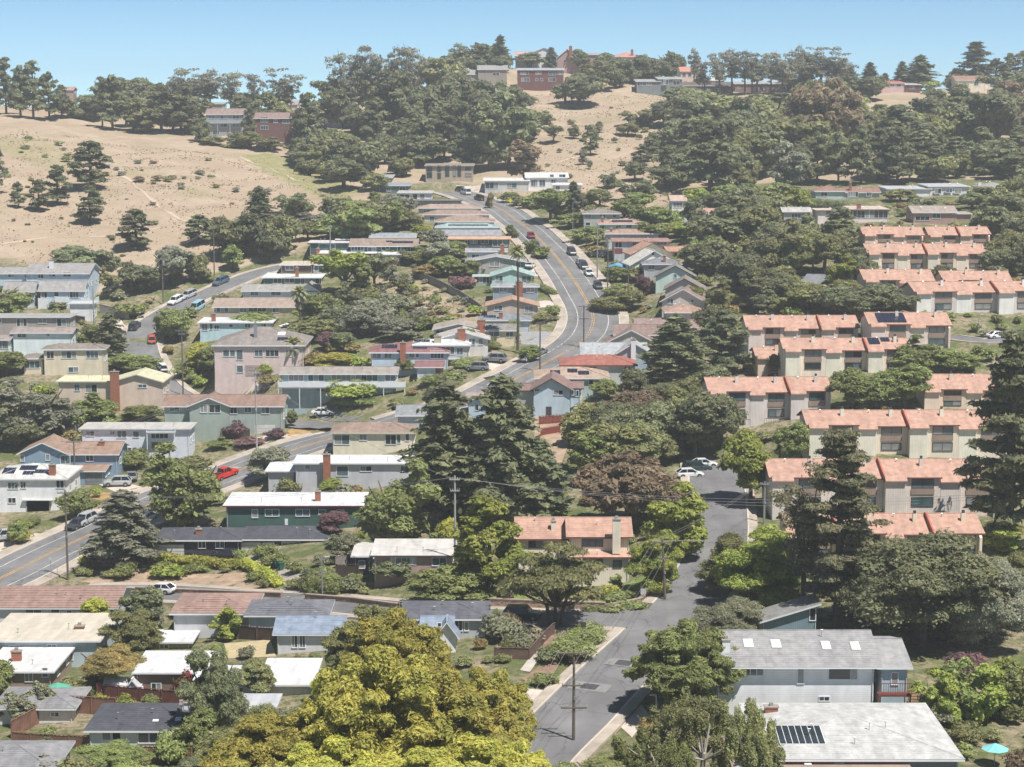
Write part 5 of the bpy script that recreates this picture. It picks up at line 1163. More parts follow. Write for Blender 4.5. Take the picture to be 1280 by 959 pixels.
house('small salmon walled house just right of the salmon hip roofed one', 'the small salmon ridge house', [(800,824,73,76,86,'t')], (215,165,145), (215,150,135), group=RG)
house('grey shingled two gable house in the trees left of the dark red house', 'the grey shingled ridge house', [(597,634,82,87,106,'g'),(576,600,87,93,104,'g',1)], (150,145,135), (165,162,158), wins=[(620,93,8,3,2),(586,98,6,3,1)], group=RG)
house('low pale roof among ridge oaks, far left of the white stepped house', 'the low pale ridge roof', [(590,625,69,71,80,'t')], (165,155,145), (190,180,170), group=RG)
house('grey three level house with brown red roof and balconies on the left ridge', 'the grey three level house', [(257,304,136,143,170,'g')], (145,150,155), (160,138,130), wins=[(265,147,8,4,2),(280,147,8,4,2),(295,147,8,4,2),(265,157,8,4,2),(280,157,8,4,2),(295,157,8,4,2),(270,166,8,4,2)], group=RG, balcony=[(257,304,151,154,1.2,GREYD,0)])
house('small grey house with flat roof just above the grey three level house', 'the small grey ridge house', [(258,278,128,130,140,'t')], (140,145,150), (160,155,150), wins=[(267,133,6,3,2)], group=RG)
house('red brown timber house with bay windows on the left ridge', 'the red brown timber house', [(318,380,141,148,178,'g')], (115,80,74), (158,132,126), wins=[(331,150,9,6,3),(331,160,9,5,3),(358,153,8,4,2),(345,152,5,4,1),(370,154,6,4,1)], group=RG)
house('blue grey house with brown roof and red chimney in the left ridge trees', 'the blue grey red chimney ridge house', [(403,464,141,149,160,'g')], (120,130,145), (160,135,130), chim=[(429,138,3,2)], wins=[(423,152,9,5,2),(443,151,7,4,2),(410,152,5,4,1)], group=RG)
house('beige timber apartment block with tall dark vertical bays under the wood', 'the dark bay apartment block', [(531,592,204,208,227,'t')], (170,155,135), (150,140,130), wins=[(537,211,6,6,1),(537,219,6,6,1),(549,211,4,7,1),(549,220,4,6,1),(559,214,5,13,1),(568,214,3,13,1),(574,214,4,13,1),(585,211,7,4,2),(585,219,7,4,2)], g=0, frame=DARKT, trim=DARKT)
house('white modern house with rounded terrace and ribbon windows at the avenue top', 'the white modern house', [(657,711,215,222,240,'t',3),(605,662,222,226,241,'t',0,(185,190,190)),(690,727,229,231,242,'t',-2,None,None,3)], (228,232,236), (225,215,212), wins=[(668,229,8,7,3,3),(678,229,7,7,2,3),(692,227,6,5,2,3),(703,220,8,3,2,3),(690,220,5,3,1,3),(615,232,16,7,3),(640,232,12,6,2),(697,235,5,4,2,-2)])
house('salmon roofed low house showing between trees on the far left ridge', 'the far left ridge roof', [(78,92,109,112,120,'g')], (170,135,125), (190,150,140), group=RG)
house('pale house roof between trees right of the left ridge pines', 'the pale roof between ridge pines', [(352,372,126,130,142,'g')], (190,180,175), (185,170,170), group=RG)
# terracotta town house rows
terrace('highest terracotta row, two dwellings, at the left of the grey green hillside gap', 'the top left terracotta row', 1080, 1154, 283, 292, 310, 2, (205,180,160))
terrace('highest terracotta row at right, two dwellings beside the dark oak', 'the top right terracotta row', 1163, 1236, 283, 292, 310, 2, (205,180,160), first=1)
terrace('four dwelling terracotta row with tan fins, second from the top', 'the four dwelling terracotta row', 1085, 1232, 304, 315, 340, 4, (210,192,172))
terrace('two dwelling terracotta row left of the grey gable end', 'the two dwelling terracotta row', 1081, 1167, 336, 349, 376, 2, (214,190,168))
terrace('short terracotta roof row tucked behind the grey gable ended row', 'the tucked away terracotta roof', 1180, 1264, 338, 349, 370, 2, (205,185,170))
terrace('terracotta row with plain grey left gable end and white fins', 'the grey gable ended row', 1142, 1300, 351, 363, 392, 3, (190,182,178), (225,220,215), yaw=5)
terrace('three dwelling grey walled terracotta row behind the conifers', 'the grey walled three dwelling row', 934, 1072, 393, 408, 436, 3, (190,180,172))
terrace('two dwelling terracotta row with large dark solar array on its roof', 'the large solar array row', 1087, 1188, 389, 404, 438, 2, (196,182,172), solar=[(1115,397,36,12,6,2)])
terrace('tan terracotta row with three small solar arrays over the round trees', 'the small solar array row', 980, 1136, 421, 435, 468, 3, (214,198,176), solar=[(1095,426,14,8,3,2),(1110,424,11,5,3,1),(1123,424,6,5,1,1)])
terrace('small terracotta roofed carport left of the small solar array row', 'the terracotta carport', 946, 982, 434, 444, 468, 1, (205,180,155))
terrace('terracotta row with bright white right gable end beside the street trees', 'the white gable ended row', 886, 1038, 469, 487, 530, 3, (190,185,182), (205,200,196), bal=True, yaw=2)
terrace('two dwelling terracotta row next to the tall right edge conifer', 'the row beside the tall conifer', 1153, 1262, 466, 485, 512, 2, (205,182,158))
terrace('long yellow tan terracotta row, widest of the middle rows', 'the long yellow tan row', 1008, 1262, 510, 529, 572, 4, (214,198,176))
terrace('long grey beige terracotta row behind the open conifer', 'the long grey beige row', 961, 1248, 570, 594, 642, 4, (200,190,178), (208,200,190))
terrace('lowest terracotta row above the broad dark oak', 'the lowest terracotta row', 985, 1228, 638, 664, 702, 4, (205,190,160), first=1)
# lower left
house('grey house with long brown banded tile roof at the lower left edge', 'the long banded tile roof house', [(-10,150,729,757,790,'g')], (190,196,202), (168,138,128), wins=[(42,769,20,17,2),(70,764,11,11,1),(88,768,6,12,1)], yaw=0, vents=3)
house('grey house with brown banded tile hip roof right of the white hatchback', 'the banded tile hip house', [(213,318,738,765,797,'h')], (185,190,196), (168,138,128), wins=[])
house('blue grey house with flat tan gravel roof and white framed corner windows', 'the flat tan roofed house', [(-20,128,779,799,836,'t',0)], (165,185,195), (205,195,178), wins=[(66,812,12,16,2),(87,815,12,18,2),(18,812,14,14,2)], chim=[(90,779,12,5)], depth=12)
house('brown house with white flat roof and brick chimney at the left edge', 'the brown white roofed house', [(-20,72,817,838,862,'t',-1)], (150,130,112), (215,212,210), wins=[(61,839,6,12,1,-1),(40,845,8,12,2,-1)], chim=[(13,811,12,3)], depth=11)
house('low house with grey hip roof behind the reddish board fence', 'the grey hip roofed yard house', [(-10,96,859,884,905,'h')], (200,200,198), (150,148,150), wins=[(70,892,10,6,2)])
house('small white roofed open garage beside the dark board fence', 'the small white roofed garage', [(188,241,789,802,812,'t')], (150,145,125), (235,235,235), wins=[(205,808,10,4,2)], name='garage', cat='garage', vents=0)
house('long white metal patio roof with cream awning in the back yard', 'the white patio roof', [(166,262,811,839,868,'t',0)], (120,95,80), (228,230,232), wins=[(195,858,12,10,2),(225,858,12,10,2)], name='patio_building', cat='patio roof', vents=0)
house('small light blue garden shed with pale gable roof and white doors', 'the light blue shed', [(128,158,846,860,872,'g',0,None,None,3),(156,178,848,860,872,'f',-.2,None,None,3)], (175,205,215), (220,225,228), wins=[(166,865,6,9,2,-.2)], name='garden_shed', cat='shed', vents=0, o=.2)
house('light blue house with charcoal hip roof and white roof vent in the foreground', 'the charcoal hip roofed house', [(106,250,879,911,940,'h')], (195,210,218), (90,91,98), wins=[(132,918,10,11,1),(145,918,9,11,1),(180,921,12,14,1),(193,921,9,14,1),(238,917,6,6,1)], sky=[(193,899,6,2),(222,897,6,4)], chim=[(221,876,3,4,WHITE),(226,874,7,5,WHITE)])
house('beige gabled house with grey roof in the lower left corner', 'the corner grey roofed house', [(-60,70,927,962,990,'h',0)], (195,180,155), (150,148,150), wins=[])
house('low grey hip roofed house right of the banded tile hip house', 'the low grey hip roofed house', [(306,412,748,768,790,'h')], (180,190,195), (125,125,132), wins=[])
house('small grey house with blue corrugated tile roof and white french doors', 'the blue tile roofed cottage', [(342,430,767,790,815,'g')], (195,200,205), (150,162,180), wins=[(368,801,7,16,2),(378,801,7,16,2),(415,800,8,12,1)], vents=1)
house('white dormer gable with blue tile roof right of the yellow tree', 'the white dormer gable', [(525,566,767,792,815,'g'),(545,574,775,790,815,'f',-1,None,None,2.2)], (232,230,230), (150,162,180), wins=[(550,779,3,5,1,-1)])
house('grey house with charcoal hip roof at the corner of the lower streets', 'the charcoal hip corner house', [(500,612,749,772,800,'h')], (165,175,178), (110,110,118), wins=[(574,781,8,13,2),(584,782,4,12,1),(606,776,3,8,1)], vents=3)
house('low white flat roofed outbuilding left of the yellow tree', 'the white flat roofed outbuilding', [(322,392,821,855,870,'t')], (190,200,205), (238,238,240), wins=[], depth=9)
house('white flat roof behind the lumpy green conifer', 'the white roof behind the conifer', [(242,330,830,850,880,'t')], (185,198,205), (232,234,236), wins=[(256,862,8,10,1),(300,862,10,8,2)])
house('light grey blue house wall behind the foreground tree trunks', 'the pale wall behind the trunks', [(262,345,868,885,925,'t')], (175,185,195), (190,190,195), wins=[])
# lower right
E1, Lx1, Lz1, inf1, mpp1, onr1 = house('large light blue board house with grey roof, four white skylights and rear deck', 'the large light blue house', [(886,1100,779,827,896,'g',0)], (226,230,232), (168,165,165), tex='board',
  wins=[(939,834,26,12,3),(1000,841,7,20,1),(1050,838,28,14,1),(1069,838,7,14,1),(1031,872,12,5,2)], sky=[(937,798,11,10),(973,799,11,10),(1038,801,10,10),(1076,802,10,10)], chim=[(906,793,10,2.2,WHITE)], o=.75, depth=12, vents=1)
house('blue porch end with dark red deck and stair at the large blue house', 'the dark red decked porch', [(1098,1140,790,829,896,'g',1.2,None,None,11)], (150,180,195), (168,165,165), wins=[(1120,845,8,14,1,1.2)], name='porch', cat='porch', vents=0, balcony=[(1094,1136,851,867,1.2,RW,0)], garage=[(1136,1150,885,890,RW)])
house('slanted clerestory roof wing with teal boards behind the large blue house', 'the teal clerestory wing', [(948,1024,752,777,800,'s',0)], (110,140,152), (150,148,145), tex='vert', wins=[(1016,766,6,15,1)], name='clerestory_wing', cat='building', yaw=0, depth=4, vents=0)
house('low house with broad pale grey roof, brick chimney and black glass roof light', 'the broad pale grey roof house', [(946,1206,890,946,985,'h')], (110,120,130), (205,203,200), wins=[(1047,955,12,6,2)], chim=[(982,873,18,12.5)], vents=5, depth=16,
  sky=[(979+8.6*k,915,7.4,24,GL[0]) for k in range(7)])
house('brown roofed house strip at the bottom edge, in front of the pale grey roof', 'the brown bottom edge roof', [(918,1150,946,975,1000,'t')], (140,120,110), (165,140,125), wins=[], sky=[(929,954,20,5,GL[0]),(1017,953,8,2)], depth=12)

P = hit(1136, 894); st_ = empty('outdoor_stair', tuple(P), math.radians(0), 'dark red wooden stair beside the porch of the large light blue house', 'stair')
for k in range(9): MB().box(.1+.0*k, 1.3, -.25*k+2.0, -.25*k+2.3, 2.0-.22*k, 2.05-.22*k).obj('step', RW, st_)
for xx in (.05, 1.35): MB().tube([(xx,2.2,2.9),(xx,0.05,1.0)], .05, 5).obj('handrail', RW, st_); MB().tube([(xx,2.2,0),(xx,2.2,2.9)], .06, 5).obj('post', RW, st_); MB().tube([(xx,.05,-.5),(xx,.05,1.0)], .06, 5).obj('post', RW, st_)

# ------------------------------------------------------------------ drives, lawns, walls, fences
DRY = M('pale_drive_concrete', (.56,.49,.42), .95, .1, .5); LAWN = M('lawn_grass', (.20,.26,.07), .95, .3, 1.2); DLAWN = M('dry_lawn', (.42,.27,.11), .95, .2, .8); MULCH = M('bark_mulch', (.30,.20,.14), .95, .25, 1.)
SOIL = M('terrace_soil', (.42,.30,.21), .95, .2, .6)
for nm, pix, mt in [
 ('driveway', [(118,604),(168,607),(205,622),(176,633)], DRY), ('driveway', [(320,548),(352,545),(410,540),(350,562)], DRY), ('driveway', [(282,481),(322,470),(340,484),(310,497)], DRY),
 ('driveway', [(355,508),(412,508),(455,520),(450,532)], ASPH), ('driveway', [(345,692),(382,715),(382,752),(352,752)], M('aggregate_drive', (.36,.32,.28), .9, .1)), ('driveway', [(225,700),(330,700),(352,712),(340,694)], M('aggregate_drive', (.36,.32,.28), .9, .1)),
 ('driveway', [(648,415),(690,417),(700,432),(652,432)], M('grey_drive', (.32,.32,.33), .9)), ('driveway', [(652,380),(700,378),(706,386),(655,388)], DRY), ('driveway', [(655,330),(672,333),(688,348),(662,345)], DRY), ('driveway', [(610,452),(640,456),(630,466),(600,462)], DRY),
 ('driveway', [(655,862),(695,866),(668,896),(640,896)], DRY), ('driveway', [(148,398),(160,410),(150,425),(120,425)], DRY), ('driveway', [(0,670),(52,668),(40,700),(-10,706)], DRY),
 ('parking_bay', [(860,574),(893,570),(880,604),(852,604)], ASPH), ('driveway', [(770,905),(800,880),(812,895),(790,925)], DRY), ('driveway', [(716,372),(770,360),(800,372),(778,384)], SIDE) if 0 else ('driveway', [(570,232),(600,232),(612,240),(585,242)], DRY),
 ('lawn', [(757,741),(810,718),(858,700),(812,762)], LAWN), ('lawn', [(600,752),(640,744),(720,755),(690,762)], LAWN), ('lawn', [(100,632),(115,614),(141,617),(128,636)], DLAWN), ('lawn', [(356,545),(378,528),(411,538),(385,548)], DLAWN), ('lawn', [(720,770),(757,742),(812,764),(760,772)], LAWN),
 ('terrace', [(100,728),(165,712),(330,714),(345,740)], SOIL), ('planting_bed', [(652,851),(690,822),(704,826),(682,856)], MULCH), ('planting_bed', [(640,800),(690,790),(694,808),(650,826)], MULCH), ('dirt_patch', [(668,520),(720,532),(700,585),(668,560)], SOIL), ('yard', [(280,805),(338,800),(345,822),(285,825)], M('yard_sand', (.52,.42,.25), .95)),
 ('footpath', [(650,840),(672,812),(682,815),(662,842)], CONC)]:
    quadpatch(nm, pix, mt, .06)
STONE = M('stone_block', (.38,.25,.18), .95, .22, 1.2); BLK = M('beige_block', (.46,.34,.26), .95, .15, 1.5)
blockwall([(160,742),(250,746),(352,750)], .95, 'long low reddish block wall below the terrace garden and above the white hatchback', STONE)
blockwall([(382,752),(440,757),(500,764)], .9, 'reddish block wall right of the aggregate driveway', STONE)
blockwall([(612,761),(690,765),(757,766)], 1.2, 'beige block wall under the windswept cypress', BLK)
blockwall([(757,766),(800,758),(818,742)], 1.0, 'short beige block wall at the lawn corner of the lower street', BLK)
RF_ = M('redwood_boards', (.27,.145,.10), .9, .25, .9); DF_ = M('dark_boards', (.11,.075,.06), .9, .25, .9); GF_ = M('weathered_boards', (.30,.27,.25), .9, .2, .9)
fence([(15,925),(60,900),(85,885)], 1.9, 'weathered reddish board fence running up from the lower left corner', RF_)
fence([(85,892),(145,896)], 1.9, 'reddish lattice topped fence panel run behind the back yard', RF_)
fence([(15,933),(135,938)], 1.4, 'low reddish fence with flat top rail at the lower left', RF_)
fence([(122,874),(230,884)], 1.6, 'dark red fence behind the light blue shed', M('dark_red_boards', (.16,.06,.05), .9, .2))
fence([(175,952),(240,955)], 1.6, 'bright brown board fence under the charcoal hip roofed house', RF_)
fence([(298,800),(345,802)], 1.7, 'dark brown fence behind the sandy yard', DF_)
fence([(618,824),(662,826),(697,790)], 1.3, 'brown fence round the corner planting garden', M('corner_fence_boards', (.17,.11,.09), .9, .2))
fence([(420,722),(448,722)], 1.7, 'dark fence left of the open porch', DF_)
fence([(420,712),(446,700)], 1.6, 'weathered grey fence slanting up behind the porch', GF_)
fence([(516,345),(545,358),(575,374),(602,392)], 1.8, 'long grey board fence running down the bare slope', GF_, seg=3)
fence([(674,532),(725,528)], 1.5, 'dark red deck fence in front of the light blue gabled house', M('red_deck_boards', (.24,.06,.045), .8, .15))
fence([(676,545),(700,541)], 1.3, 'short dark red fence section below the red deck fence', M('red_deck_boards', (.24,.06,.045), .8, .15))
fence([(735,520),(762,514)], 1.8, 'dark red fence right of the light blue gabled house', M('red_deck_boards', (.24,.06,.045), .8, .15))
fence([(92,404),(106,406)], 1.8, 'small dark fence beside the taupe flat roofed house', DF_)
fence([(240,552),(312,548)], 1.5, 'dark board fence below the green grey house', DF_)
fence([(78,548),(98,542)], 1.6, 'weathered pale fence above the low white house', GF_)
fence([(1210,890),(1260,905)], 1.8, 'dark fence beside the teal umbrella', DF_)
fence([(395,402),(425,402)], 1.7, 'pinkish grey fence below the dense grey shrubs', GF_)
blockwall([(125,392),(152,398),(160,400)], 2.2, 'grey concrete block wall beside the stepped white garage', M('grey_block', (.38,.36,.33), .95, .1))
# ------------------------------------------------------------------ palms, lamps, poles, wires, small things
palm(647, 442, 302, 26, 'very tall thin fan palm between the stacked row and the avenue')
palm(375, 422, 353, 26, 'shaggy thick trunked palm with dead frond skirt near the pink walled house', True)
palm(368, 462, 416, 34, 'small feathery palm in front of the pink walled house')
pole('A', 85, 725, 608, 'tall dark wooden pole at the lower left beside the avenue', arms=((.4,2.2),), mat=WOODP)
pole('B', 569, 722, 590, 'tall pale grey wooden pole in the centre with a bracket near its top', arms=((.5,1.4),(2.,1.2)), mat=M('pale_pole_wood', (.40,.39,.38), .8, .1))
pole('C', 717, 931, 806, 'dark pole with three crossarms standing in the lower street', arms=((.3,3.2),(3.6,2.4),(5.9,2.6)), transformer=False)
pole('D', 832, 756, 671, 'leaning pole with crossarm at the lawn corner', arms=((.4,2.4),(2.4,1.2)), lean=-.06)
pole('E', 118, 426, 360, 'slim pale pole with a dark box in front of the large pale blue house', arms=((2.4,1.2),), mat=METAL)
pole('F', 229, 496, 411, 'pole with crossarm inside the street bend', arms=((.3,2.4),(1.0,1.4)))
pole('G', 204, 380, 313, 'pole with crossarm among the oaks at the foot of the dry hill', arms=((.4,2.2),), transformer=True)
pole('H', 268, 347, 284, 'plain pole beside the grey blue parked car at the top of the side street', arms=((.5,.8),))
pole('I', 321, 562, 462, 'pale pole in front of the green grey arched window house', arms=((.4,2.2),(1.8,1.2)), mat=M('pale_pole_wood', (.40,.39,.38), .8, .1), transformer=True)
pole('J', 729.6, 438, 381, 'pole with two crossarms at the inside of the avenue bend', arms=((.3,2.6),(2.8,2.)))
pole('K', 675, 467, 402, 'brown pole beside the pair of parked cars at the avenue bend', arms=((.4,1.6),))
pole('L', 746.5, 350, 280, 'pale pole beside the white car on the straight avenue', arms=((.6,1.2),), mat=METAL)
pole('M', 759.5, 364, 300, 'brown pole next to the blue canopy', arms=((.6,1.2),))
pole('N', 785, 390, 340, 'short pole at the right of the avenue bend', arms=((.4,1.2),))
pole('O', 94, 610, 548, 'pole in front of the slate blue gabled house', arms=((.4,2.4),), lamp=True)
pole('P', 413, 322, 282, 'thin pale pole by the dark teal barn like house', arms=((.4,.9),), mat=METAL)
pole('Q', 955, 655, 600, 'thin grey pole rising out of the yellow green tree', arms=((.4,1.2),), mat=METAL)
lamp(716, 292, 253, 'slim street lamp beside the upper avenue', 1.4)
lamp(403, 752, 694, 'thin grey street lamp at the end of the block wall', .5)
lamp(820, 905, 868, 'short post lamp with pale head beside the lower street tree', -.6)
lamp(1080, 416, 393, 'small lamp beside the terracotta lane', .4) if 0 else lamp(1223, 418, 393, 'small lamp beside the terracotta lane', .4)
offs = lambda px, py, Y: [tuple(at(px, py, Y)+np.array([k*.6, 0, -.2*k])) for k in range(4)]
wires('C', 'D', 'sagging wires from the lower street pole up to the leaning pole', 4, 1.4)
wires('D', offs(1300, 640, 262), 'wires from the leaning pole towards the right edge conifer', 3, 1.)
wires('B', offs(1300, 612, 268), 'long wires crossing the centre towards the right edge', 3, 2.2)
wires('B', 'A', 'wires from the pale centre pole to the dark lower left pole', 2, 1.5)
wires('I', 'O', 'wires sloping down from the pale pole to the slate blue house pole', 3, 1.)
wires('O', offs(-30, 640, 270), 'wires running from the slate blue house pole to the left edge', 3, .6)
wires('I', 'B', 'wires from the pale pole to the pale grey centre pole', 2, 1.5)
wires('G', 'H', 'wires along the foot of the dry hill', 2, .8); wires('G', 'E', 'wires over the parked cars to the slim pale pole', 2, .8); wires('J', 'K', 'wires between the two bend poles', 2, .5); wires('J', 'M', 'wires from the bend pole to the canopy pole', 2, .6)
wires('C', offs(560, 1010, 150), 'wires leaving the lower street pole towards the lower left', 4, .8)
wires('F', 'I', 'wires from the bend pole to the arched window house', 2, .7); wires('D', 'Q', 'wires rising from the leaning pole to the thin grey pole', 2, .5)
umbrella(1243, 933, 36, M('teal_fabric', (.22,.55,.55), .7, .05), 'teal garden umbrella beside the dark fence at lower right')
umbrella(73, 856, 36, M('green_fabric', (.10,.36,.24), .7, .05), 'green garden umbrella behind the grey hip roof at lower left')
umbrella(359, 406, 22, M('ivory_fabric', (.72,.66,.62), .7, .05), 'ivory garden umbrella beside the pink walled house')
def tent(px, py, wpx, col, label):
    P = hit(px, py); s = P[1]/F; w_ = wpx*s/2; E = empty('canopy_tent', tuple(P), .3, label, 'canopy')
    for a in (-1, 1):
        for b in (-1, 1): MB().tube([(a*w_,b*w_,-.3),(a*w_,b*w_,2.1)], .05, 5).obj('leg', METAL, E)
    c = [(-w_,-w_,2.1),(w_,-w_,2.1),(w_,w_,2.1),(-w_,w_,2.1)]; MB().poly(c+[(0,0,3.2)]+[(x,y,1.8) for x,y,z in c], [(0,1,4),(1,2,4),(2,3,4),(3,0,4),(0,5,6,1),(1,6,7,2),(2,7,8,3),(3,8,5,0)]).obj('canopy', col, E)
tent(772, 345, 24, M('blue_fabric', (.10,.30,.55), .7, .05), 'bright blue pop up canopy in a yard right of the avenue')
def bin_(px, py, col, label):
    P = hit(px, py); E = empty('wheelie_bin', tuple(P), rnd.uniform(-.3,.3), label, 'bin', 'wheelie bins')
    MB().poly([(-.26,-.28,.06),(.26,-.28,.06),(.26,.28,.06),(-.26,.28,.06),(-.33,-.36,1.),(.33,-.36,1.),(.33,.36,1.),(-.33,.36,1.)], [(0,3,2,1),(4,5,6,7),(0,1,5,4),(1,2,6,5),(2,3,7,6),(3,0,4,7)]).obj('bin_body', col, E)
    MB().box(-.36,.36,-.4,.42,1.0,1.09).obj('lid', col, E)
    for s in (-1, 1): MB().tube([(s*.3-.03,.3,.12),(s*.3+.03,.3,.12)], .12, 8).obj('wheel', TYRE, E)
BB, BU, BG = M('bin_black', (.03,.03,.03), .5), M('bin_blue', (.03,.20,.38), .5), M('bin_green', (.03,.13,.08), .5)
bin_(339, 709, BB, 'black bin at the end of the charcoal roofed house, left of the blue one'); bin_(346, 711, BU, 'blue bin between the black and green bins by the driveway'); bin_(352, 714, BG, 'green bin right of the blue one by the driveway')
bin_(308, 478, BU, 'dark blue bin in front of the pink walled house garage'); bin_(315, 474, BU, 'bright blue bin beside the pink walled house'); 
def signpost(px, py, pt, label, shape='sq', col=WHITE, size=.5):
    P = hit(px, py); Hh = (py-pt)*P[1]/F; E = empty('road_sign', tuple(P), 0, label, 'sign'); MB().tube([(0,0,-.3),(0,0,Hh)], .035, 5).obj('post', METAL, E)
    if shape == 'dia': MB().poly([(0,-.05,Hh-size*1.4),(size*.7,-.05,Hh-size*.7),(0,-.05,Hh),(-size*.7,-.05,Hh-size*.7),(0,-.03,Hh-size*1.4),(size*.7,-.03,Hh-size*.7),(0,-.03,Hh),(-size*.7,-.03,Hh-size*.7)], [(0,1,2,3),(7,6,5,4),(0,4,5,1),(1,5,6,2),(2,6,7,3),(3,7,4,0)]).obj('sign_plate', col, E)
    else: MB().box(-size/2,size/2,-.05,-.03,Hh-size,Hh).obj('sign_plate', col, E)
signpost(638, 262, 248, 'yellow diamond warning sign beside the upper avenue', 'dia', M('sign_yellow', (.75,.65,.03), .5), 1.0)
signpost(64, 726, 696, 'thin sign post with pale plate beside the lower left avenue', col=M('sign_back', (.5,.52,.54), .5)); signpost(72, 724, 706, 'bare thin post right of the pale plate sign', size=.1)
signpost(804, 757, 736, 'pale round sign back on the corner lawn', col=M('sign_back', (.5,.52,.54), .5), size=.7); signpost(729, 800, 778, 'dark sign post at the hedge corner of the lower street', col=DARKT, size=.6)
# iron covers and patched asphalt in the lower street
PT = M('asphalt_patch', (.075,.075,.08), .9, .1); PTL = M('pale_asphalt_stain', (.26,.255,.245), .95, .15)
def patch_on(road, px, py, a, b, nm, mt, off):
    P = hit(px, py); r = ROADS[road]; i = int(np.argmin(np.hypot(r['C'][:,0]-P[0], r['C'][:,1]-P[1]))); T, N = r['T'][i], r['N'][i]; z = r['z'][i]+ZR[road]+off; g_ = (r['z'][min(i+2, len(r['z'])-1)]-r['z'][max(i-2, 0)])/8
    c = [P[:2]+T*s*a+N*t_*b for s, t_ in ((-1,-1),(1,-1),(1,1),(-1,1))]; mb = MB().poly([(q[0], q[1], z+g_*float((q-P[:2])@T)+0) for q in c], [(0,1,2,3)]); tag(mb.obj(nm, mt), kind='structure')
for q in [(692,911,1.3,2.3),(737,864,1.2,2.2),(780,833,1.1,2.0)]: patch_on('lower_street', *q, 'pale_stain', PTL, .006); patch_on('lower_street', q[0], q[1], .8, .9, 'asphalt_patch', PT, .012)
for px, py, a, b in [(710,352,.2,4.5),(716,330,.15,1.5),(722,353,.2,1.2),(707,345,.2,.9),(200,638,1.6,1.0),(120,688,1.5,1.0),(290,590,1.5,1.0)]: patch_on('avenue', px, py, a, b, 'road_marking', M('faded_paint', (.40,.36,.30), .9, .3, 2), .012)
for px, py in [(238,640),(345,577),(140,672)]: patch_on('avenue', px, py, 3., 1.2, 'utility_patch', M('tan_patch', (.33,.25,.17), .9, .3, 1.5), .008)
for px, py in [(870,588),(876,582),(865,597)]: pass
# ------------------------------------------------------------------ vehicles
CARS = [(664,300,'hatch','maroon','maroon hatchback on the left kerb of the upper avenue','avenue',0),(670,312,'sedan','dark','dark sedan just below the maroon hatchback','avenue',0),(663,336,'sedan','white','white car on a driveway left of the avenue',None,75),
 (719,320,'suv','dark','highest dark car on the right kerb of the straight avenue','avenue',0),(729,333,'sedan','silver','silver sedan ahead of the charcoal car on the avenue','avenue',0),(735,338,'suv','dark','charcoal car between the silver and white cars on the avenue','avenue',0),(741,347,'sedan','white','white sedan below the charcoal car on the avenue','avenue',0),(752,363,'hatch','dark','lowest dark car on the right kerb of the straight avenue','avenue',0),
 (662,453,'hatch','silver','silver hatchback parked at the inside of the avenue bend','avenue',1),(674,447,'sedan','grey','grey sedan behind the silver hatchback at the bend','avenue',1),(619,454,'suv','grey','grey car on the driveway left of the avenue bend',None,165),(596,464,'suv','grey','grey car under the shrubs left of the avenue',None,170),(617,451,'hatch','silver','silver car half hidden behind the driveway shrubs',None,165),
 (574,241,'suv','dark','dark car at the very top of the avenue','avenue',1),(583,245,'van','white','white van at the top of the avenue','avenue',1),(600,252,'suv','black','black car below the white van at the top of the avenue','avenue',1),
 (157,412,'suv','dark','dark car on the outside of the side street bend','hill_street',1),(146,420,'suv','dark','dark car half behind the bent conifer',None,60),(194,424,'sedan','orange','old orange red pickup like car on the inner kerb of the side street','hill_street',1),(219,380,'suv','white','white sport utility car on the outer kerb of the side street','hill_street',0),(231,374,'suv','silver','silver car right behind the white sport utility car','hill_street',0),(247,388,'van','lightblue','light blue van under the street tree','hill_street',0),
 (272,356,'suv','blue','grey blue car climbing at the top of the side street','hill_street',0),(218,462,'hatch','white','white hatchback on the inner kerb of the street bend','hill_street',1),(202,481,'sedan','dark','dark car nose behind the beige brick chimney house','hill_street',0),(404,521,'sedan','white','white saloon parked on the asphalt in front of the planted bank',None,4),
 (280,600,'pickup','red','bright red pickup truck driving on the lower avenue','avenue',1),(185,655,'sedan','white','white sedan behind the grey cedar on the avenue','avenue',1),(147,608,'suv','silver','silver wagon on the driveway of the slate blue house',None,185),(165,601,'sedan','grey','grey car behind the silver wagon',None,100),(104,655,'suv','silver','silver sport utility car on the left kerb of the lower avenue','avenue',0),(79,662,'sedan','dark','dark car behind the silver sport utility car','avenue',0),
 (7,677,'suv','silver','silver car at the left edge beside the small street tree',None,200),(224,697,'sedan','black','black sedan on the drive in front of the charcoal roofed house',None,175),(283,700,'sedan','black','second black sedan, right one in front of the charcoal roofed house',None,175),(200,746,'hatch','white','white hatchback on the street below the block wall','cross_street',0),
 (641,779,'suv','green','dark green wagon with red tail lights beside the cypress','cross_street',1),(879,585,'sedan','white','white car at the far end of the parking bay',None,10),(871,591,'suv','green','dark green car between two white cars in the parking bay',None,10),(862,598,'hatch','white','nearest white car in the parking bay',None,10),(1247,424,'sedan','white','white car on the lane beside the terracotta rows',None,20),(760,388,'suv','dark','dark car under the spreading shrubs right of the avenue bend',None,120),
 (748,322,'suv','dark','dark car on a driveway right of the straight avenue',None,160)]
for px, py, kd, col, lb, rd, rv in CARS:
    if rd: car(px, py, kd, col, lb, rd, bool(rv), name='pickup_truck' if kd == 'pickup' else 'parked_car', cat='pickup' if kd == 'pickup' else 'van' if kd == 'van' else 'car')
    else: car(px, py, kd, col, lb, None, ang=rv)

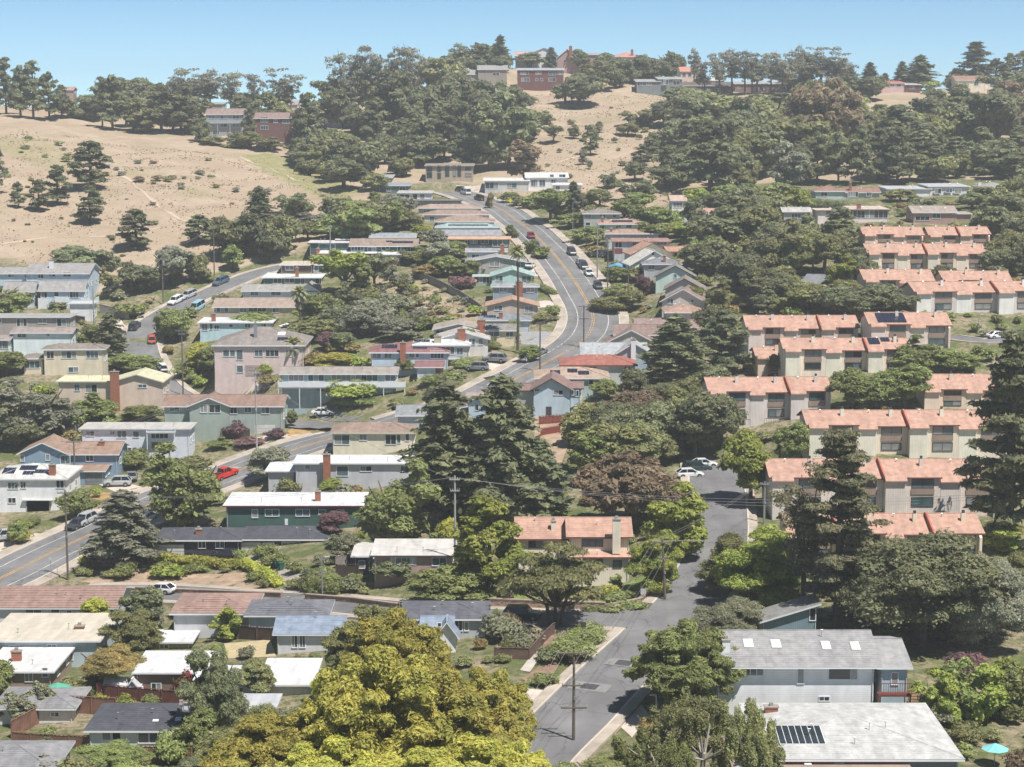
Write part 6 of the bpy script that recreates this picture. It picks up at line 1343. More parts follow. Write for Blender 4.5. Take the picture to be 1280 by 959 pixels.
# ------------------------------------------------------------------ planting: every tree and shrub one can tell apart
T_ = [
 # dry hill on the left
 ('pine','pine',23,260,20,33),('pine','pine',49,264,26,40),('pine','pine',72,256,32,50),('pine','pine',114,238,50,62),('pine','pine',113,279,40,48),('pine','pine',170,311,42,50),('pine','dark',-3,243,26,62),
 ('pine','pine',249,305,36,37),('fir','pine',325,296,40,64),('oak','oak',298,320,55,52),('oak','dark',328,322,60,58),('oak','oak',352,314,40,50),('oak','dark',370,272,46,32),('round','mid',290,338,28,33),('oak','oak',272,300,34,26),
 ('oak','dark',92,352,78,46),('oak','dark',128,352,40,40),('round','oak',139,374,30,34),('oak','dark',176,366,46,40),('oak','grey',214,356,56,50),('oak','oak',246,352,36,38),('shrub','mid',165,398,40,20),('shrub','olive',20,378,62,22),('shrub','olive',72,386,24,10),
 ('oak','mid',10,400,50,34),('shrub','olive',253,330,24,12),('oak','olive',385,300,30,24),('oak','grey',398,290,40,26),('oak','oak',-8,400,30,30),
 # left ridge
 ('pine','dark',8,142,34,70),('pine','pine',26,146,32,64),('pine','dark',42,148,40,72),('pine','pine',62,150,34,60),('pine','dark',77,148,30,42),('oak','dark',100,150,44,32),('oak','mid',112,150,30,24),
 ('pine','dark',128,158,34,62),('pine','dark',141,162,40,68),('oak','dark',158,158,34,34),('pine','oak',172,166,34,46),('oak','dark',150,132,60,44),('oak','dark',176,140,60,44),('pine','dark',202,166,46,62),('pine','dark',232,168,48,64),('pine','oak',216,166,36,46),
 ('euc','euc',218,150,44,60),('euc','euc',240,146,44,60),('euc','euc',262,146,44,60),('euc','euc',288,146,40,56),('oak','oak',266,182,30,12),('oak','oak',302,186,30,12),('oak','olive',312,186,36,22),('euc','euc',318,150,24,58),('euc','euc',355,150,44,64),('oak','oak',345,150,40,36),('pine','dark',386,190,36,74),('oak','dark',374,182,34,46),('pine','pine',410,160,30,56),('oak','dark',305,150,50,34),('oak','dark',238,150,50,34),('oak','dark',200,145,40,34),('oak','dark',340,168,40,30),
 ('oak','dark',250,176,22,26),('pine','dark',311,176,18,46),('oak','dark',296,186,24,22),('oak','dark',384,186,34,30),('oak','oak',330,188,30,18),
 # centre left wood
 ('euc','euc',430,150,36,84),('euc','euc',448,148,36,88),('euc','euc',470,146,40,88),('euc','euc',494,142,36,84),('euc','euc',514,140,34,82),('euc','euc',437,152,36,64),('oak','dark',428,160,50,50),('oak','dark',450,170,46,40),('pine','dark',485,178,48,90),('pine','dark',500,172,44,84),('pine','dark',470,186,40,64),
 ('oak','oak',420,210,60,44),('oak','dark',448,222,66,50),('oak','dark',400,208,50,44),('oak','dark',380,206,44,34),('oak','dark',430,236,60,38),('oak','oak',468,240,34,24),('pine','dark',530,208,46,58),('pine','dark',555,200,44,60),('pine','pine',583,214,34,54),('oak','dark',540,160,56,60),('oak','dark',570,152,60,60),('oak','oak',560,120,60,48),('oak','oak',535,118,54,44),('oak','dark',600,150,60,50),('oak','dark',600,84,54,34),
 ('round','dark',612,214,60,88),('round','dark',636,212,70,100),('round','dark',596,200,48,70),('oak','dark',585,170,60,54),('round','dark',628,168,60,60),('round','brown',655,226,46,52),('round','dark',658,178,40,40),('round','dark',650,142,42,24),('fir','pine',625,92,22,48),('cypress','dark',662,66,34,20),('fir','pine',689,64,16,28),('euc','dark',576,92,36,40),('oak','dark',565,80,40,30),('oak','dark',612,100,50,30),('oak','oak',634,80,20,16),
 # upper centre slope
 ('oak','dark',724,134,62,42),('oak','dark',706,130,34,28),('oak','oak',752,112,50,36),('oak','dark',722,92,34,30),('oak','dark',757,92,30,26),('oak','dark',790,104,40,36),('oak','dark',775,100,36,30),('oak','dark',838,98,30,34),('oak','dark',815,98,34,26),('oak','dark',770,110,30,24),('oak','dark',740,104,30,20),
 ('oak','oak',676,156,22,18),('round','dark',692,180,20,24),('round','dark',717,174,15,18),('pine','dark',738,194,24,38),('pine','dark',749,166,12,14),('round','grey',729,206,14,20),('shrub','dark',736,212,8,12),('oak','dark',793,226,32,24),('oak','dark',762,236,22,20),('oak','dark',797,250,52,26),('oak','dark',838,232,50,30),('oak','dark',848,210,40,30),('pine','dark',815,196,26,30),('pine','dark',801,204,24,24),('oak','oak',750,258,30,22),('oak','mid',796,264,44,24),('oak','mid',780,272,36,24),('fir','pine',717,270,22,44),('round','mid',688,279,50,44),('oak','olive',735,258,30,22),
 ('oak','dark',840,190,60,40),('oak','dark',865,176,60,40),('oak','dark',830,160,50,34),('oak','oak',800,160,40,24),('oak','oak',880,150,60,40),('oak','dark',850,134,46,26),('oak','oak',785,170,30,16),('oak','oak',905,152,50,34),
 # right wood
 ('pine','dark',888,242,64,92),('round','dark',860,228,46,46),('oak','dark',915,200,66,58),('oak','dark',940,180,60,60),('oak','oak',965,178,60,60),('oak','dark',920,232,50,50),('round','dark',955,222,60,66),('round','oak',985,214,60,70),('feather','brown',1030,196,92,100),('round','olive',1010,180,60,80),('round','olive',1058,184,56,70),('pine','dark',1021,230,34,66),('pine','dark',1048,230,34,68),('pine','dark',1076,230,38,74),('pine','dark',1098,226,36,66),('pine','dark',1122,230,46,72),('round','dark',1000,232,40,56),('round','grey',985,238,46,62),
 ('oak','dark',1079,126,50,34),('oak','oak',1090,186,60,46),('oak','dark',1120,184,50,30),('oak','dark',1150,200,60,50),('oak','dark',1186,146,50,42),('oak','dark',1180,178,50,44),('oak','dark',1165,172,40,26),('oak','oak',1112,148,40,18),('round','dark',1210,190,60,60),('round','dark',1245,200,70,90),('round','brown',1265,180,70,80),('oak','dark',1225,150,50,36),('oak','dark',1215,215,50,40),('oak','olive',1170,226,50,34),('oak','mid',1195,222,40,30),('round','dark',1255,225,60,40),('oak','oak',1280,250,60,40),('round','dark',1270,140,60,50),
 ('oak','dark',935,144,50,24),('oak','oak',960,132,50,14),('oak','dark',990,132,50,16),('oak','dark',900,136,50,16),
 # ridge eucalyptus and conifers
 ('euc','euc',880,123,29,46),('euc','euc',899,121,27,56),('euc','euc',915,119,35,58),('euc','euc',931,119,26,56),('euc','euc',947,119,30,50),('euc','euc',963,119,25,54),('euc','euc',977,119,33,50),('euc','euc',990,117,29,54),('euc','euc',1009,115,36,56),('euc','euc',1027,115,40,56),('euc','euc',1046,117,36,50),('euc','euc',1061,115,25,38),('oak','oak',995,114,40,24),
 ('fir','pine',1087,102,24,34),('fir','pine',1106,104,18,22),('fir','pine',1127,106,22,36),('fir','pine',1150,104,34,44),('openfir','pine',1219,102,38,56),('oak','dark',1210,96,40,24),('pine','dark',1245,98,34,34),('pine','dark',1262,96,30,40),('pine','dark',1278,96,34,44),('oak','dark',1190,96,24,18),('shrub','mid',1160,104,30,12),
 ('euc','euc',868,110,20,50),('euc','euc',1000,116,22,60),('euc','euc',940,118,20,50),
 # right middle slope
 ('oak','lime',874,262,38,28),('oak','mid',912,258,40,28),('oak','mid',940,258,44,30),('oak','mid',972,258,44,30),('oak','lime',1000,262,34,28),('oak','oak',931,236,36,34),
 ('oak','dark',880,300,60,50),('round','dark',905,320,66,64),('round','oak',940,320,60,66),('round','oak',965,350,66,78),('round','olive',990,350,50,60),('oak','dark',880,345,50,44),('oak','dark',930,365,60,50),('pine','dark',1050,310,46,52),('oak','dark',1020,312,46,44),('oak','oak',1000,318,44,36),('round','lime',1048,364,36,48),('oak','dark',1075,360,34,44),('oak','dark',1070,338,34,30),('oak','dark',975,386,60,40),('oak','olive',1010,388,60,36),('oak','dark',1045,394,46,38),('oak','dark',1095,394,76,40),('oak','dark',1070,400,50,34),('oak','dark',1250,300,60,44),('oak','dark',1275,330,50,60),('oak','dark',1250,350,44,40),('oak','olive',1245,262,60,30),('oak','dark',1215,262,40,22),
 ('oak','olive',1125,252,40,16),('round','dark',1262,290,50,50),('oak','dark',1160,316,20,16),('round','oak',895,390,30,40),('oak','dark',1150,262,40,18),('oak','olive',1125,300,50,16),('oak','dark',1178,350,26,20),
 # between the roads and the terracotta rows
 ('fir','dark',845,480,70,90),('fir','dark',845,440,50,46),('pine','pine',907,468,56,84),('oak','dark',892,500,46,44),('round','dark',868,574,90,92),('oak','dark',902,560,46,70),('oak','dark',820,560,70,60),('round','olive',758,596,90,96),('round','mid',735,600,60,70),('round','oak',800,590,60,70),('oak','brown',800,532,66,46),('oak','mid',756,500,34,28),('oak','mid',722,492,20,14),('oak','dark',790,500,36,40),
 ('fir','dark',557,650,88,186),('fir','dark',628,652,100,192),('fir','pine',672,648,72,106),('fir','dark',592,640,64,120),('round','mid',663,455,28,24),('oak','olive',760,392,42,22),('oak','olive',790,388,36,26),('oak','mid',770,372,34,18),('round','purple',803,372,22,30),('oak','olive',775,340,24,16),('oak','mid',865,382,28,24),('oak','olive',878,358,24,16),
 ('feather','brown',786,662,122,104),('round','lime',848,696,84,104),('round','lime',820,744,60,84),('cypress','olive',694,787,122,112),('cone','lime',612,742,92,132),('round','lime',938,632,74,100),('round','mid',990,590,44,66),('round','mid',1070,514,66,56),('round','mid',1130,512,70,60),('round','mid',1100,512,50,50),('round','mid',1140,470,54,52),('oak','mid',1190,470,58,34),('oak','dark',975,470,30,30),('oak','dark',890,420,40,40),
 ('openfir','dark',1260,690,104,288),('openfir','brownfir',1046,788,94,262),('euc','brownfir',1006,770,70,200),('round','lime',955,760,100,104),('round','lime',930,720,50,60),('round','olive',915,742,60,80),('oak','dark',1150,806,210,152),('oak','dark',1105,800,110,100),('oak','grey',1235,806,110,120),('oak','olive',1275,780,80,100),('round','lime',1250,690,50,46),('oak','purple',1205,846,54,34),
 # lower right
 ('feather','mid',858,892,132,126),('feather','greygreen',900,850,100,90),('oak','greygreen',915,800,80,56),('round','mid',862,900,60,120),('willow','olive',880,1000,150,146),('willow','olive',930,1010,100,140),('willow','mid',820,1010,110,100),('oak','olive',760,1010,120,70),('oak','mid',700,1030,100,80),('bamboo','lime',1170,905,54,76),('bamboo','mid',1200,900,56,84),('bamboo','lime',1232,905,56,80),('bamboo','mid',1265,900,50,76),('bamboo','lime',1260,870,40,50),('shrub','greygreen',1165,905,60,34),('oak','brown',1278,975,44,40),('oak','olive',1208,925,30,24),('oak','gold',1275,890,40,40),
 # foreground yellow mass
 ('feather','yellow',480,1015,190,226),('feather','yellow',560,1010,190,190),('feather','yellow',435,1000,130,186),('feather','yellow',616,968,96,146),('feather','yellow',640,1050,100,140),('feather','yellow',495,905,130,156),('feather','olive',470,885,110,140),('feather','yellow',600,1060,180,150),('feather','yellow',420,1040,150,130),('feather','yellow',340,1020,150,138),('feather','yellow',520,1080,200,150),('oak','olive',330,960,70,90),('feather','yellow',300,1060,120,120),('feather','yellow',380,1090,150,140),('oak','greygreen',380,960,80,80),
 # lower left
 ('round','dark',268,935,66,140),('round','mid',250,950,50,70),('oak','rust',134,862,72,60),('round','olive',168,822,60,66),('round','dark',180,792,56,64),('round','gold',118,786,50,44),('fir','grey',156,706,78,98),('round','mid',238,660,86,112),('round','mid',215,640,50,70),('oak','mid',97,650,42,40),('oak','mid',23,680,26,30),('oak','yellow',25,680,24,22),('bamboo','lime',285,800,38,44),('oak','purple',265,785,26,24),('oak','red',232,868,24,34),('bamboo','greygreen',20,905,50,40),('bamboo','greygreen',52,895,34,46),('oak','mid',-5,870,50,50),('bamboo','mid',-5,870,40,46),('oak','mid',215,955,44,44),('oak','mid',140,975,80,46),('oak','olive',100,985,70,40),('oak','lime',160,1000,60,50),('shrub','olive',90,872,40,26),('shrub','lime',155,885,24,20),('shrub','gold',125,885,20,20),('oak','olive',300,985,90,80),('oak','greygreen',60,985,50,40),('cypress','oak',320,880,50,60),('shrub','mid',100,875,30,20),('oak','dark',250,1000,60,60),('shrub','mid',190,880,26,14),
 ('round','mid',495,690,84,120),('round','olive',480,690,64,80),('oak','greygreen',428,702,40,38),('oak','purple',420,668,38,30),('oak','grey',340,600,52,44),('round','lime',415,620,34,22),('oak','olive',360,618,30,22),('oak','mid',560,754,92,48),('oak','olive',590,750,40,40),('oak','dark',490,728,60,34),('oak','mid',530,715,50,24),('round','dark',392,740,30,30),('oak','dark',440,742,34,26),('round','mid',412,740,36,26),('oak','yellow',560,690,26,46),('round','mid',548,690,26,36),('round','purple',636,760,14,18),('shrub','greygreen',325,770,26,22),
 ('oak','purple',295,546,30,22),('oak','purple',345,548,26,14),('oak','pink',310,556,40,10),('round','mid',364,535,18,24),('round','mid',272,562,30,14),('oak','mid',170,585,40,24),('oak','olive',240,585,50,16),
 ('round','grey',45,550,92,84),('oak','dark',22,560,60,44),('fir','dark',137,455,38,66),('oak','mid',165,470,60,28),('oak','mid',120,440,36,36),('round','mid',100,440,26,30),('round','mid',185,502,30,18),('oak','mid',118,522,60,24),('oak','mid',70,538,60,22),('fir','mid',117,525,30,36),('oak','mid',8,470,50,32),('oak','mid',180,530,46,24),('oak','lime',238,540,32,26),('oak','mid',217,426,44,42),('round','yellow',250,465,36,38),('oak','mid',265,465,30,34),('oak','lime',245,462,26,26),('shrub','gold',257,465,17,12),('shrub','mid',240,472,40,20),('shrub','olive',277,378,24,12),('oak','mid',320,405,60,14),('shrub','pink',268,463,10,6),
 # centre slope planting
 ('round','lime',430,370,54,60),('round','dark',468,362,36,46),('round','mid',452,370,34,44),('oak','dark',420,420,44,40),('oak','mid',400,405,50,40),('round','dark',440,400,30,50),('oak','grey',462,412,54,40),('oak','grey',455,420,60,40),('oak','greygreen',490,400,50,36),('oak','grey',497,424,46,26),('oak','olive',400,425,60,30),('oak','dark',430,440,30,26),('oak','purple',410,438,30,24),('oak','mid',505,370,22,22),('oak','rust',505,386,30,16),('oak','mid',530,410,50,16),('oak','mid',560,408,40,14),('oak','tan',520,395,30,8),('oak','yellow',420,462,50,22),('oak','rust',395,458,34,20),('oak','lime',440,462,40,20),
 ('oak','mid',437,300,80,50),('oak','dark',428,290,60,44),('oak','oak',455,295,66,50),('oak','mid',480,290,60,40),('oak','oak',500,286,50,36),('oak','grey',500,270,40,28),('oak','mid',475,262,34,22),('oak','gold',527,300,22,20),('oak','grey',545,312,40,26),('oak','grey',550,330,44,28),('oak','mid',570,325,40,24),('oak','mid',560,345,40,26),('oak','rust',535,348,36,18),('oak','mid',580,345,36,20),('oak','pink',578,362,36,18),('oak','mid',590,340,30,10),('oak','mid',530,330,40,22),('oak','olive',515,330,30,18),('oak','mid',490,320,30,14),
 ('oak','olive',450,496,30,24),('oak','lime',445,500,60,22),('oak','mid',420,497,40,26),('oak','lime',333,470,24,18),('oak','rust',335,482,30,14),('oak','mid',505,470,24,24),('oak','mid',565,478,34,14),('oak','dark',537,500,18,16),('oak','mid',545,480,40,12),('oak','mid',585,440,18,30),('oak','mid',612,440,14,20),('oak','mid',580,462,30,14),('oak','mid',640,418,16,20),('oak','mid',620,436,16,8),
 ('round','mid',640,430,18,18),('oak','mid',690,395,20,14),('oak','olive',680,402,30,12),('oak','mid',678,324,24,16),('oak','mid',665,320,20,22),('oak','mid',640,300,16,20),('oak','rust',612,262,10,22),('oak','mid',665,262,30,18),('oak','olive',650,258,26,14),('oak','mid',640,254,26,14),('oak','mid',720,282,40,18),('oak','mid',705,272,30,18),('oak','mid',735,300,34,18),('oak','olive',745,306,26,14),('oak','mid',770,352,30,20),('oak','olive',795,352,24,18),('oak','rust',745,318,30,12),('oak','mid',820,300,40,24),('oak','mid',840,290,40,30),('oak','mid',815,280,40,26),('oak','lime',850,296,30,20),('oak','mid',860,330,30,22),
 ('oak','mid',620,770,10,10),('round','mid',770,735,18,20),('shrub','gold',762,748,26,18),('shrub','mid',775,752,34,14),('oak','greygreen',630,800,50,34),('shrub','greygreen',655,810,40,20),('shrub','tan',668,805,30,24),('oak','dark',690,828,36,20),('oak','mid',716,826,60,28),('shrub','mid',740,806,30,20),('shrub','purple',720,830,24,14),('shrub','mid',742,766,26,10),('shrub','olive',765,766,34,13),('shrub','mid',790,762,30,12),('oak','brown',640,792,20,30),
]
for a in T_: plant(*a)
# named planting of the terrace garden and tidy hedges
plant('shrub', 'lime', 207, 722, 50, 18, 'smooth green dome shrub on the bare terrace below the black sedans')
plant('shrub', 'gold', 121, 700, 15, 14, 'yellow ball shrub beside the grey cedar'); plant('shrub', 'gold', 104, 706, 13, 12, 'small yellow ball shrub left of the other one beside the avenue')
plant('shrub', 'brown', 114, 713, 16, 12, 'brownish ball shrub on the terrace end'); plant('shrub', 'olive', 103, 720, 20, 12, 'grey green low shrub on the terrace end'); plant('shrub', 'mid', 251, 716, 18, 9, 'small green mound right of the smooth dome shrub'); plant('shrub', 'mid', 316, 728, 20, 14, 'green ball shrub at the right end of the terrace')
for q in [(330,690,30,18),(345,700,34,16),(370,708,22,16),(300,690,20,12),(392,722,24,18),(405,712,22,14)]: plant('shrub', 'mid', q[0], q[1]+8, q[2], q[3])
hedge([(190,701),(240,706),(300,712)], 1.4, 1.2, 'gold', 'long yellow green clipped hedge between the black sedans and the bare terrace')
hedge([(304,709),(330,722),(350,734)], 1.3, 1.2, 'gold', 'yellow green clipped hedge curving down to the driveway')
hedge([(383,740),(400,746),(425,746)], 1.9, 2.0, 'mid', 'dark green clipped hedge block above the reddish block wall')
hedge([(1014,261),(1060,263)], 2.2, 2.6, 'dark', 'long dark clipped hedge under the teal red chimney house')
hedge([(418,508),(466,508)], 1.6, 1.2, 'mid', 'low green hedge below the long teal balcony house')
hedge([(660,360),(694,372)], 1.5, 1.3, 'mid', 'clipped hedge strip left of the straight avenue')
hedge([(690,826),(735,797),(743,790)], 2.4, 1.3, 'mid', 'dense green hedge along the pavement of the lower street')

# ------------------------------------------------------------------ fill planting in gardens, woods and on the slopes (never over a house front or a road)
FX = np.array([f[0] for f in FOOT]); FY = np.array([f[1] for f in FOOT]); FR = np.array([f[2] for f in FOOT])
def clear(x, y, r): return bool(np.all(np.hypot(FX-x, FY-y) > FR+r*.6)) and road_dist(x, y) > r*.7-.3
def covers(px, py, wpx, hpx):
    for h_ in HOUSES:
        if py < h_['yb']-6: continue
        if px+wpx*.4 > h_['x0'] and px-wpx*.4 < h_['x1']:
            if py-hpx < h_['ye']+.72*(h_['yb']-h_['ye']) and py-hpx < h_['yb']-2: return True
    return False
PLACED = [(p['p'][0], p['p'][1], p['w']*p['p'][1]/F/2) for p in PLANTS]
def fill(poly, n, kinds, size, ratio, allow_near=.55, tries=6, bulk=False):
    xs = [q[0] for q in poly]; ys = [q[1] for q in poly]; c = 0
    for _ in range(n*tries):
        if c >= n: break
        px, py = rnd.uniform(min(xs), max(xs)), rnd.uniform(min(ys), max(ys))
        if not inpoly(np.array([px]), np.array([py]), poly)[0]: continue
        P = hit(px, py); s = P[1]/F; wm = rnd.uniform(*size); hm = wm*rnd.uniform(*ratio); 
        if not clear(P[0], P[1], wm/2): continue
        if covers(px, py, wm/s, hm/s): continue
        if any(math.hypot(P[0]-a, P[1]-b) < (wm/2+r)*allow_near for a, b, r in PLACED[-420:]): continue
        kd, cl = rnd.choice(kinds)
        if bulk and P[1] > 300-0*c: BULK.append((P, wm, hm, cl))
        else: plant(kd, cl, px, py, wm/s, hm/s)
        PLACED.append((P[0], P[1], wm/2)); c += 1
    return c
SH = [('shrub','mid'),('shrub','olive'),('shrub','oak'),('shrub','greygreen'),('shrub','mid'),('shrub','lime'),('shrub','olive'),('shrub','rust')]
TR = [('oak','dark'),('oak','oak'),('round','oak'),('oak','olive'),('oak','dark')]
fill([(380,150),(540,120),(650,150),(650,200),(520,215),(400,215)], 34, [('oak','dark'),('oak','oak'),('round','dark'),('pine','dark')], (8,14), (.8,1.3), .4)
fill([(840,130),(1050,130),(1075,170),(1180,172),(1205,140),(1280,130),(1280,225),(860,225)], 62, [('oak','dark'),('oak','oak'),('round','dark'),('pine','dark'),('oak','olive'),('round','oak')], (9,15), (.8,1.25), .42)
fill([(870,262),(1015,270),(1080,320),(1080,390),(930,400),(880,380)], 34, TR+[('round','olive'),('oak','mid')], (5,9), (.8,1.1), .5)
fill([(1235,240),(1290,240),(1290,380),(1236,370)], 12, TR, (5,9), (.8,1.2), .5)
fill([(700,500),(860,490),(900,560),(860,600),(740,600)], 16, TR+[('round','olive')], (5,8), (.9,1.2), .5)
fill([(430,345),(510,340),(545,400),(470,425),(400,425)], 26, [('oak','grey'),('oak','olive'),('shrub','greygreen'),('oak','mid'),('shrub','olive')], (2.5,5), (.6,.9), .5)
fill([(385,190),(520,195),(525,224),(380,222)], 14, TR, (7,11), (.7,1.), .4)
fill([(150,140),(400,150),(440,230),(400,225),(300,180),(150,165)], 24, TR, (6,10), (.6,.9), .5)
fill([(0,165),(120,170),(420,235),(360,280),(180,330),(0,300)], 34, [('shrub','olive'),('shrub','dark'),('shrub','brown'),('shrub','grey'),('shrub','olive')], (.7,2.4), (.35,.6), .9, bulk=True)
fill([(120,200),(220,205),(340,240),(330,258),(200,232),(110,222)], 22, [('shrub','olive'),('shrub','grey'),('shrub','brown')], (1.6,3.6), (.4,.6), .9, bulk=True)
fill([(0,180),(60,170),(110,200),(90,215),(0,200)], 10, [('shrub','olive'),('shrub','mid')], (1.6,3.6), (.4,.6), .9, bulk=True)
fill([(660,130),(850,130),(850,250),(700,250),(670,200)], 44, [('shrub','olive'),('shrub','dark'),('shrub','grey'),('shrub','dark')], (1.,3.4), (.5,.8), .9, bulk=True)
fill([(440,330),(610,340),(610,410),(440,400)], 40, [('shrub','greygreen'),('shrub','tan'),('shrub','olive'),('shrub','grey')], (1,2.8), (.5,.8), .8, bulk=True)
fill([(-40,340),(330,345),(450,290),(480,240),(560,240),(700,262),(850,262),(1000,240),(1290,240),(1290,500),(900,540),(0,560)], 330, SH, (1.6,3.8), (.5,.85), .8, 5, True)
fill([(-40,540),(500,520),(620,560),(760,560),(940,500),(1300,500),(1300,800),(800,820),(-40,840)], 210, SH, (1.2,3.2), (.5,.85), .8, 5, True)
fill([(-40,840),(500,800),(800,800),(1300,840),(1300,980),(-40,980)], 60, SH+[('bamboo','mid')], (1.4,3.), (.5,.9), .8, 5)
fill([(-40,760),(300,700),(640,700),(640,830),(340,860),(-40,900)], 50, SH, (1.2,2.6), (.5,.9), .8, 5)

def build_bulk(name, items, label, cat):
    mats = sorted(set(q[3] for q in items)); Vs, Qs, Ms = [], [], []; off = 0
    for P, wm, hm, cl in items:
        me, _, Hh, Ww = crown('shrub', 0, rnd.randrange(3)); n = len(me.vertices)
        co = np.zeros(n*3, np.float32); me.vertices.foreach_get('co', co); co = co.reshape(-1, 3)
        li = np.zeros(len(me.loops), np.int32); me.loops.foreach_get('vertex_index', li)
        a = rnd.uniform(0, 6.28); c, s = math.cos(a), math.sin(a); k = wm/Ww
        Vs.append(np.stack([(co[:,0]*c-co[:,1]*s)*k+P[0], (co[:,0]*s+co[:,1]*c)*k+P[1], co[:,2]*hm/Hh+P[2]], 1)); T = li.reshape(-1, 3); Qs.append(T+off); Ms.append(np.full(len(T), mats.index(cl), np.int32)); off += n
    me = npmesh(name, np.vstack(Vs), np.vstack(Qs), None); [me.materials.append(LM(m)) for m in mats]; me.polygons.foreach_set('material_index', np.concatenate(Ms)); me.update()
    tag(link(name, me), label, cat, kind='stuff')
build_bulk('undergrowth', BULK, 'low scattered undergrowth filling the gardens and slopes between the houses', 'undergrowth')
print('bulk', len(BULK))

# ------------------------------------------------------------------ dry grass tufts on the open hill (one uncountable thing)
def tufts(name, poly, n, mat, hh, label, yr=(380,720)):
    rg = np.random.default_rng(n); X = rg.uniform(-240, 220, n*8); Y = rg.uniform(yr[0], yr[1], n*8); Z = hgt(X, Y); px, py = topx(X, Y, Z)
    m = inpoly(px, py, poly); 
    pat = np.sin(X*.35+2*np.sin(Y*.11))+np.sin(Y*.27+1.3*np.sin(X*.2))+.6*rg.normal(size=len(X)); m &= pat > .1
    X, Y, Z = X[m][:n], Y[m][:n], Z[m][:n]; N = len(X); a = rg.uniform(0, 3.14, N); w_ = rg.uniform(.25, .6, N)*hh*1.6; h_ = rg.uniform(.4, 1., N)*hh; lx = rg.normal(size=(N,2))*.12
    dx, dy = np.cos(a)*w_, np.sin(a)*w_
    V = np.stack([np.stack([X-dx*.4, Y-dy*.4, Z-.05], 1), np.stack([X+dx*.4, Y+dy*.4, Z-.05], 1), np.stack([X+dx+lx[:,0], Y+dy+lx[:,1], Z+h_], 1), np.stack([X-dx+lx[:,0], Y-dy+lx[:,1], Z+h_*.8], 1)], 1).reshape(-1, 3)
    me = npmesh(name, V, np.arange(4*N).reshape(N, 4), mat); tag(link(name, me), label, 'grass', kind='stuff')
tufts('dry_grass', [(0,160),(130,175),(330,200),(440,238),(400,262),(330,300),(180,335),(0,330)], 8000, leafmat('dry_grass_blades', (.54,.43,.31), (.43,.335,.24)), .42, 'dry tan grass tufts over the open left hill')
tufts('slope_grass', [(640,120),(860,110),(860,260),(760,268),(640,240)], 6000, leafmat('dry_grass_blades', (.54,.43,.31), (.43,.335,.24)), .5, 'dry tan grass tufts on the slope below the ridge houses', (480,860))
tufts('bank_grass', [(440,330),(520,338),(610,395),(600,412),(480,402)], 9000, leafmat('dry_grass_blades', (.54,.43,.31), (.43,.335,.24)), .5, 'dry tan grass on the bank below the long grey fence', (380,520))

# ------------------------------------------------------------------ labels for the planting, from what stands next to it
ADJ = {'oak': 'green', 'dark': 'dark green', 'olive': 'olive green', 'grey': 'grey green', 'bright': 'bright green', 'yellow': 'yellow green', 'lime': 'bright green', 'brown': 'brownish', 'rust': 'rusty green', 'purple': 'purple leaved',
       'euc': 'airy grey green', 'pine': 'dark', 'red': 'red flowering', 'gold': 'golden yellow', 'mid': 'green', 'tan': 'straw coloured', 'pink': 'pinkish', 'greygreen': 'pale grey green', 'lavender': 'lavender', 'brownfir': 'brownish green'}
NOUN = {'feather': 'feathery tree', 'oak': 'spreading tree', 'round': 'round tree', 'cone': 'cone shaped tree', 'pine': 'pine', 'fir': 'conifer', 'openfir': 'tall open conifer', 'euc': 'eucalyptus', 'willow': 'weeping twiggy tree', 'cypress': 'windswept cypress', 'bamboo': 'leafy tall shrub', 'shrub': 'shrub'}
ORD = ['', 'second', 'third', 'fourth', 'fifth', 'sixth', 'seventh', 'eighth', 'ninth', 'tenth', 'eleventh', 'twelfth']
NUM = ['', 'one', 'two', 'three', 'four', 'five', 'six', 'seven', 'eight', 'nine', 'ten', 'eleven', 'twelve']
from collections import defaultdict
grp = defaultdict(list)
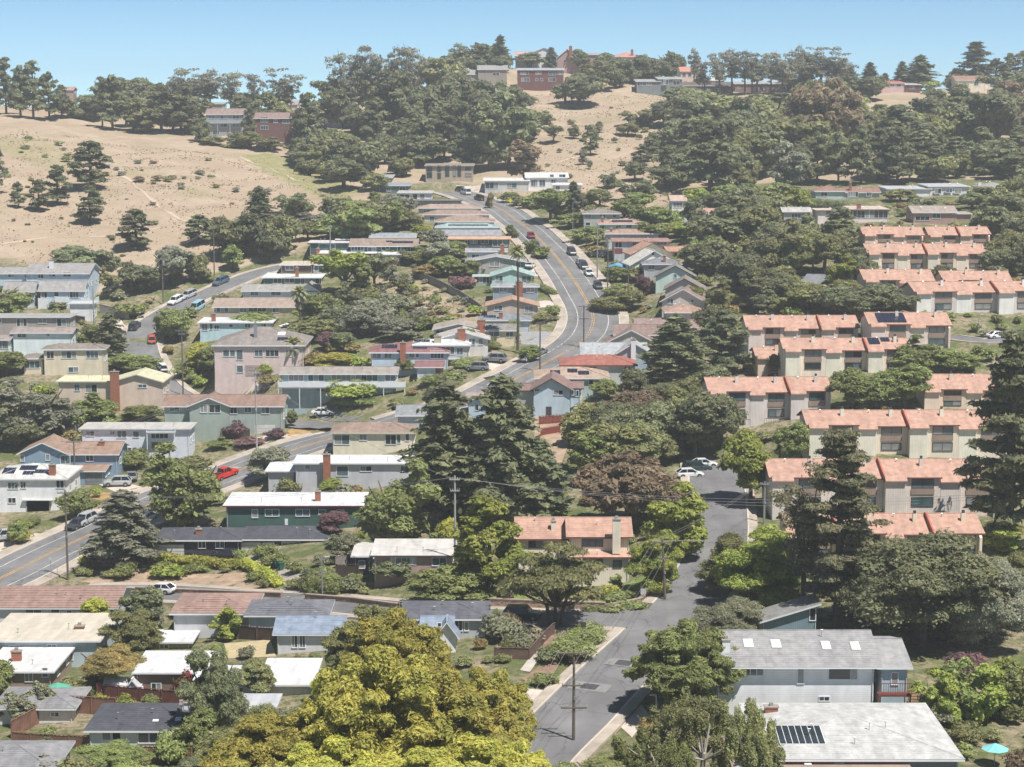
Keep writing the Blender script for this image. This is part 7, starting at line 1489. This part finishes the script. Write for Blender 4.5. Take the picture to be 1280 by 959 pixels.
for p in PLANTS:
    if p['label']: p['o']['label'] = p['label']; p['o']['group'] = p['group'] or 'garden shrubs'; continue
    best = None
    for h_ in HOUSES:
        hx, hy = (h_['x0']+h_['x1'])/2, (h_['yr']+h_['yb'])/2
        gxx = max(0, abs(p['px']-hx)-(h_['x1']-h_['x0'])/2); gyy = abs(p['py']-hy)*1.5; d = gxx+gyy
        if best is None or d < best[0]: best = (d, h_, gxx, p['py']-h_['yb'], p['px']-hx)
    d, h_, gxx, dyb, dx = best
    if gxx > 4 and gxx > abs(dyb)*.7: rel = 'left of' if dx < 0 else 'right of'
    else: rel = 'below' if dyb > -2 else 'above'
    hm = p['h']*p['p'][1]/F
    sz = ('small' if hm < 1.3 else 'large' if hm > 2.4 else 'middling') if p['kind'] == 'shrub' else ('small' if hm < 4.5 else 'tall' if hm > 12 else '')
    if p['px'] < -8 or p['px'] > 1288: pass
    t0 = (sz+' ' if sz else '')+ADJ[p['col']]+' '+NOUN[p['kind']]
    t1 = t0+' '+rel+' '+h_['ref']
    p['cand'] = t1; grp[t1].append(p)
    p['o']['group'] = {'shrub': 'shrubs on the slope and in gardens', 'bamboo': 'leafy garden shrubs', 'euc': 'eucalyptus trees on the ridge', 'fir': 'conifers', 'openfir': 'conifers', 'pine': 'pines on the slopes'}.get(p['kind'], 'broad crowned trees on the slopes')
for t1, ps in grp.items():
    n = len(ps)
    if n == 1: ps[0]['o']['label'] = t1; continue
    ps.sort(key=lambda q: q['px'])
    for i, q in enumerate(ps):
        if n == 2: pre = ('left one', 'right one')[i]; q['o']['label'] = t1+', '+pre
        elif i == 0: q['o']['label'] = 'leftmost '+t1
        elif i == n-1: q['o']['label'] = 'rightmost '+t1
        elif n == 3: q['o']['label'] = 'middle '+t1
        elif i < 12: q['o']['label'] = t1+', '+ORD[i]+' from left'
        else: q['o']['label'] = t1+', number '+NUM[min(12, i-11)]+' beyond the twelfth'

# ------------------------------------------------------------------ air
hz = MB().box(-780, 800, -760, 2060, -45, 118).obj('haze', None if False else M('haze_tmp', (1,1,1)))
hm = bpy.data.materials.new('haze_air'); hm.use_nodes = True; tt = hm.node_tree; tt.nodes.clear()
ou = tt.nodes.new('ShaderNodeOutputMaterial'); pv = tt.nodes.new('ShaderNodeVolumePrincipled'); pv.inputs['Density'].default_value = .00027; pv.inputs['Color'].default_value = (.88,.93,1.0,1); pv.inputs['Anisotropy'].default_value = .3
tt.links.new(pv.outputs[0], ou.inputs['Volume']); hz.data.materials.clear(); hz.data.materials.append(hm); hz['kind'] = 'stuff'
print('plants', len(PLANTS), 'houses', len(HOUSES), 'objects', len(bpy.data.objects), 'tris', sum(len(m.polygons) for m in bpy.data.meshes))
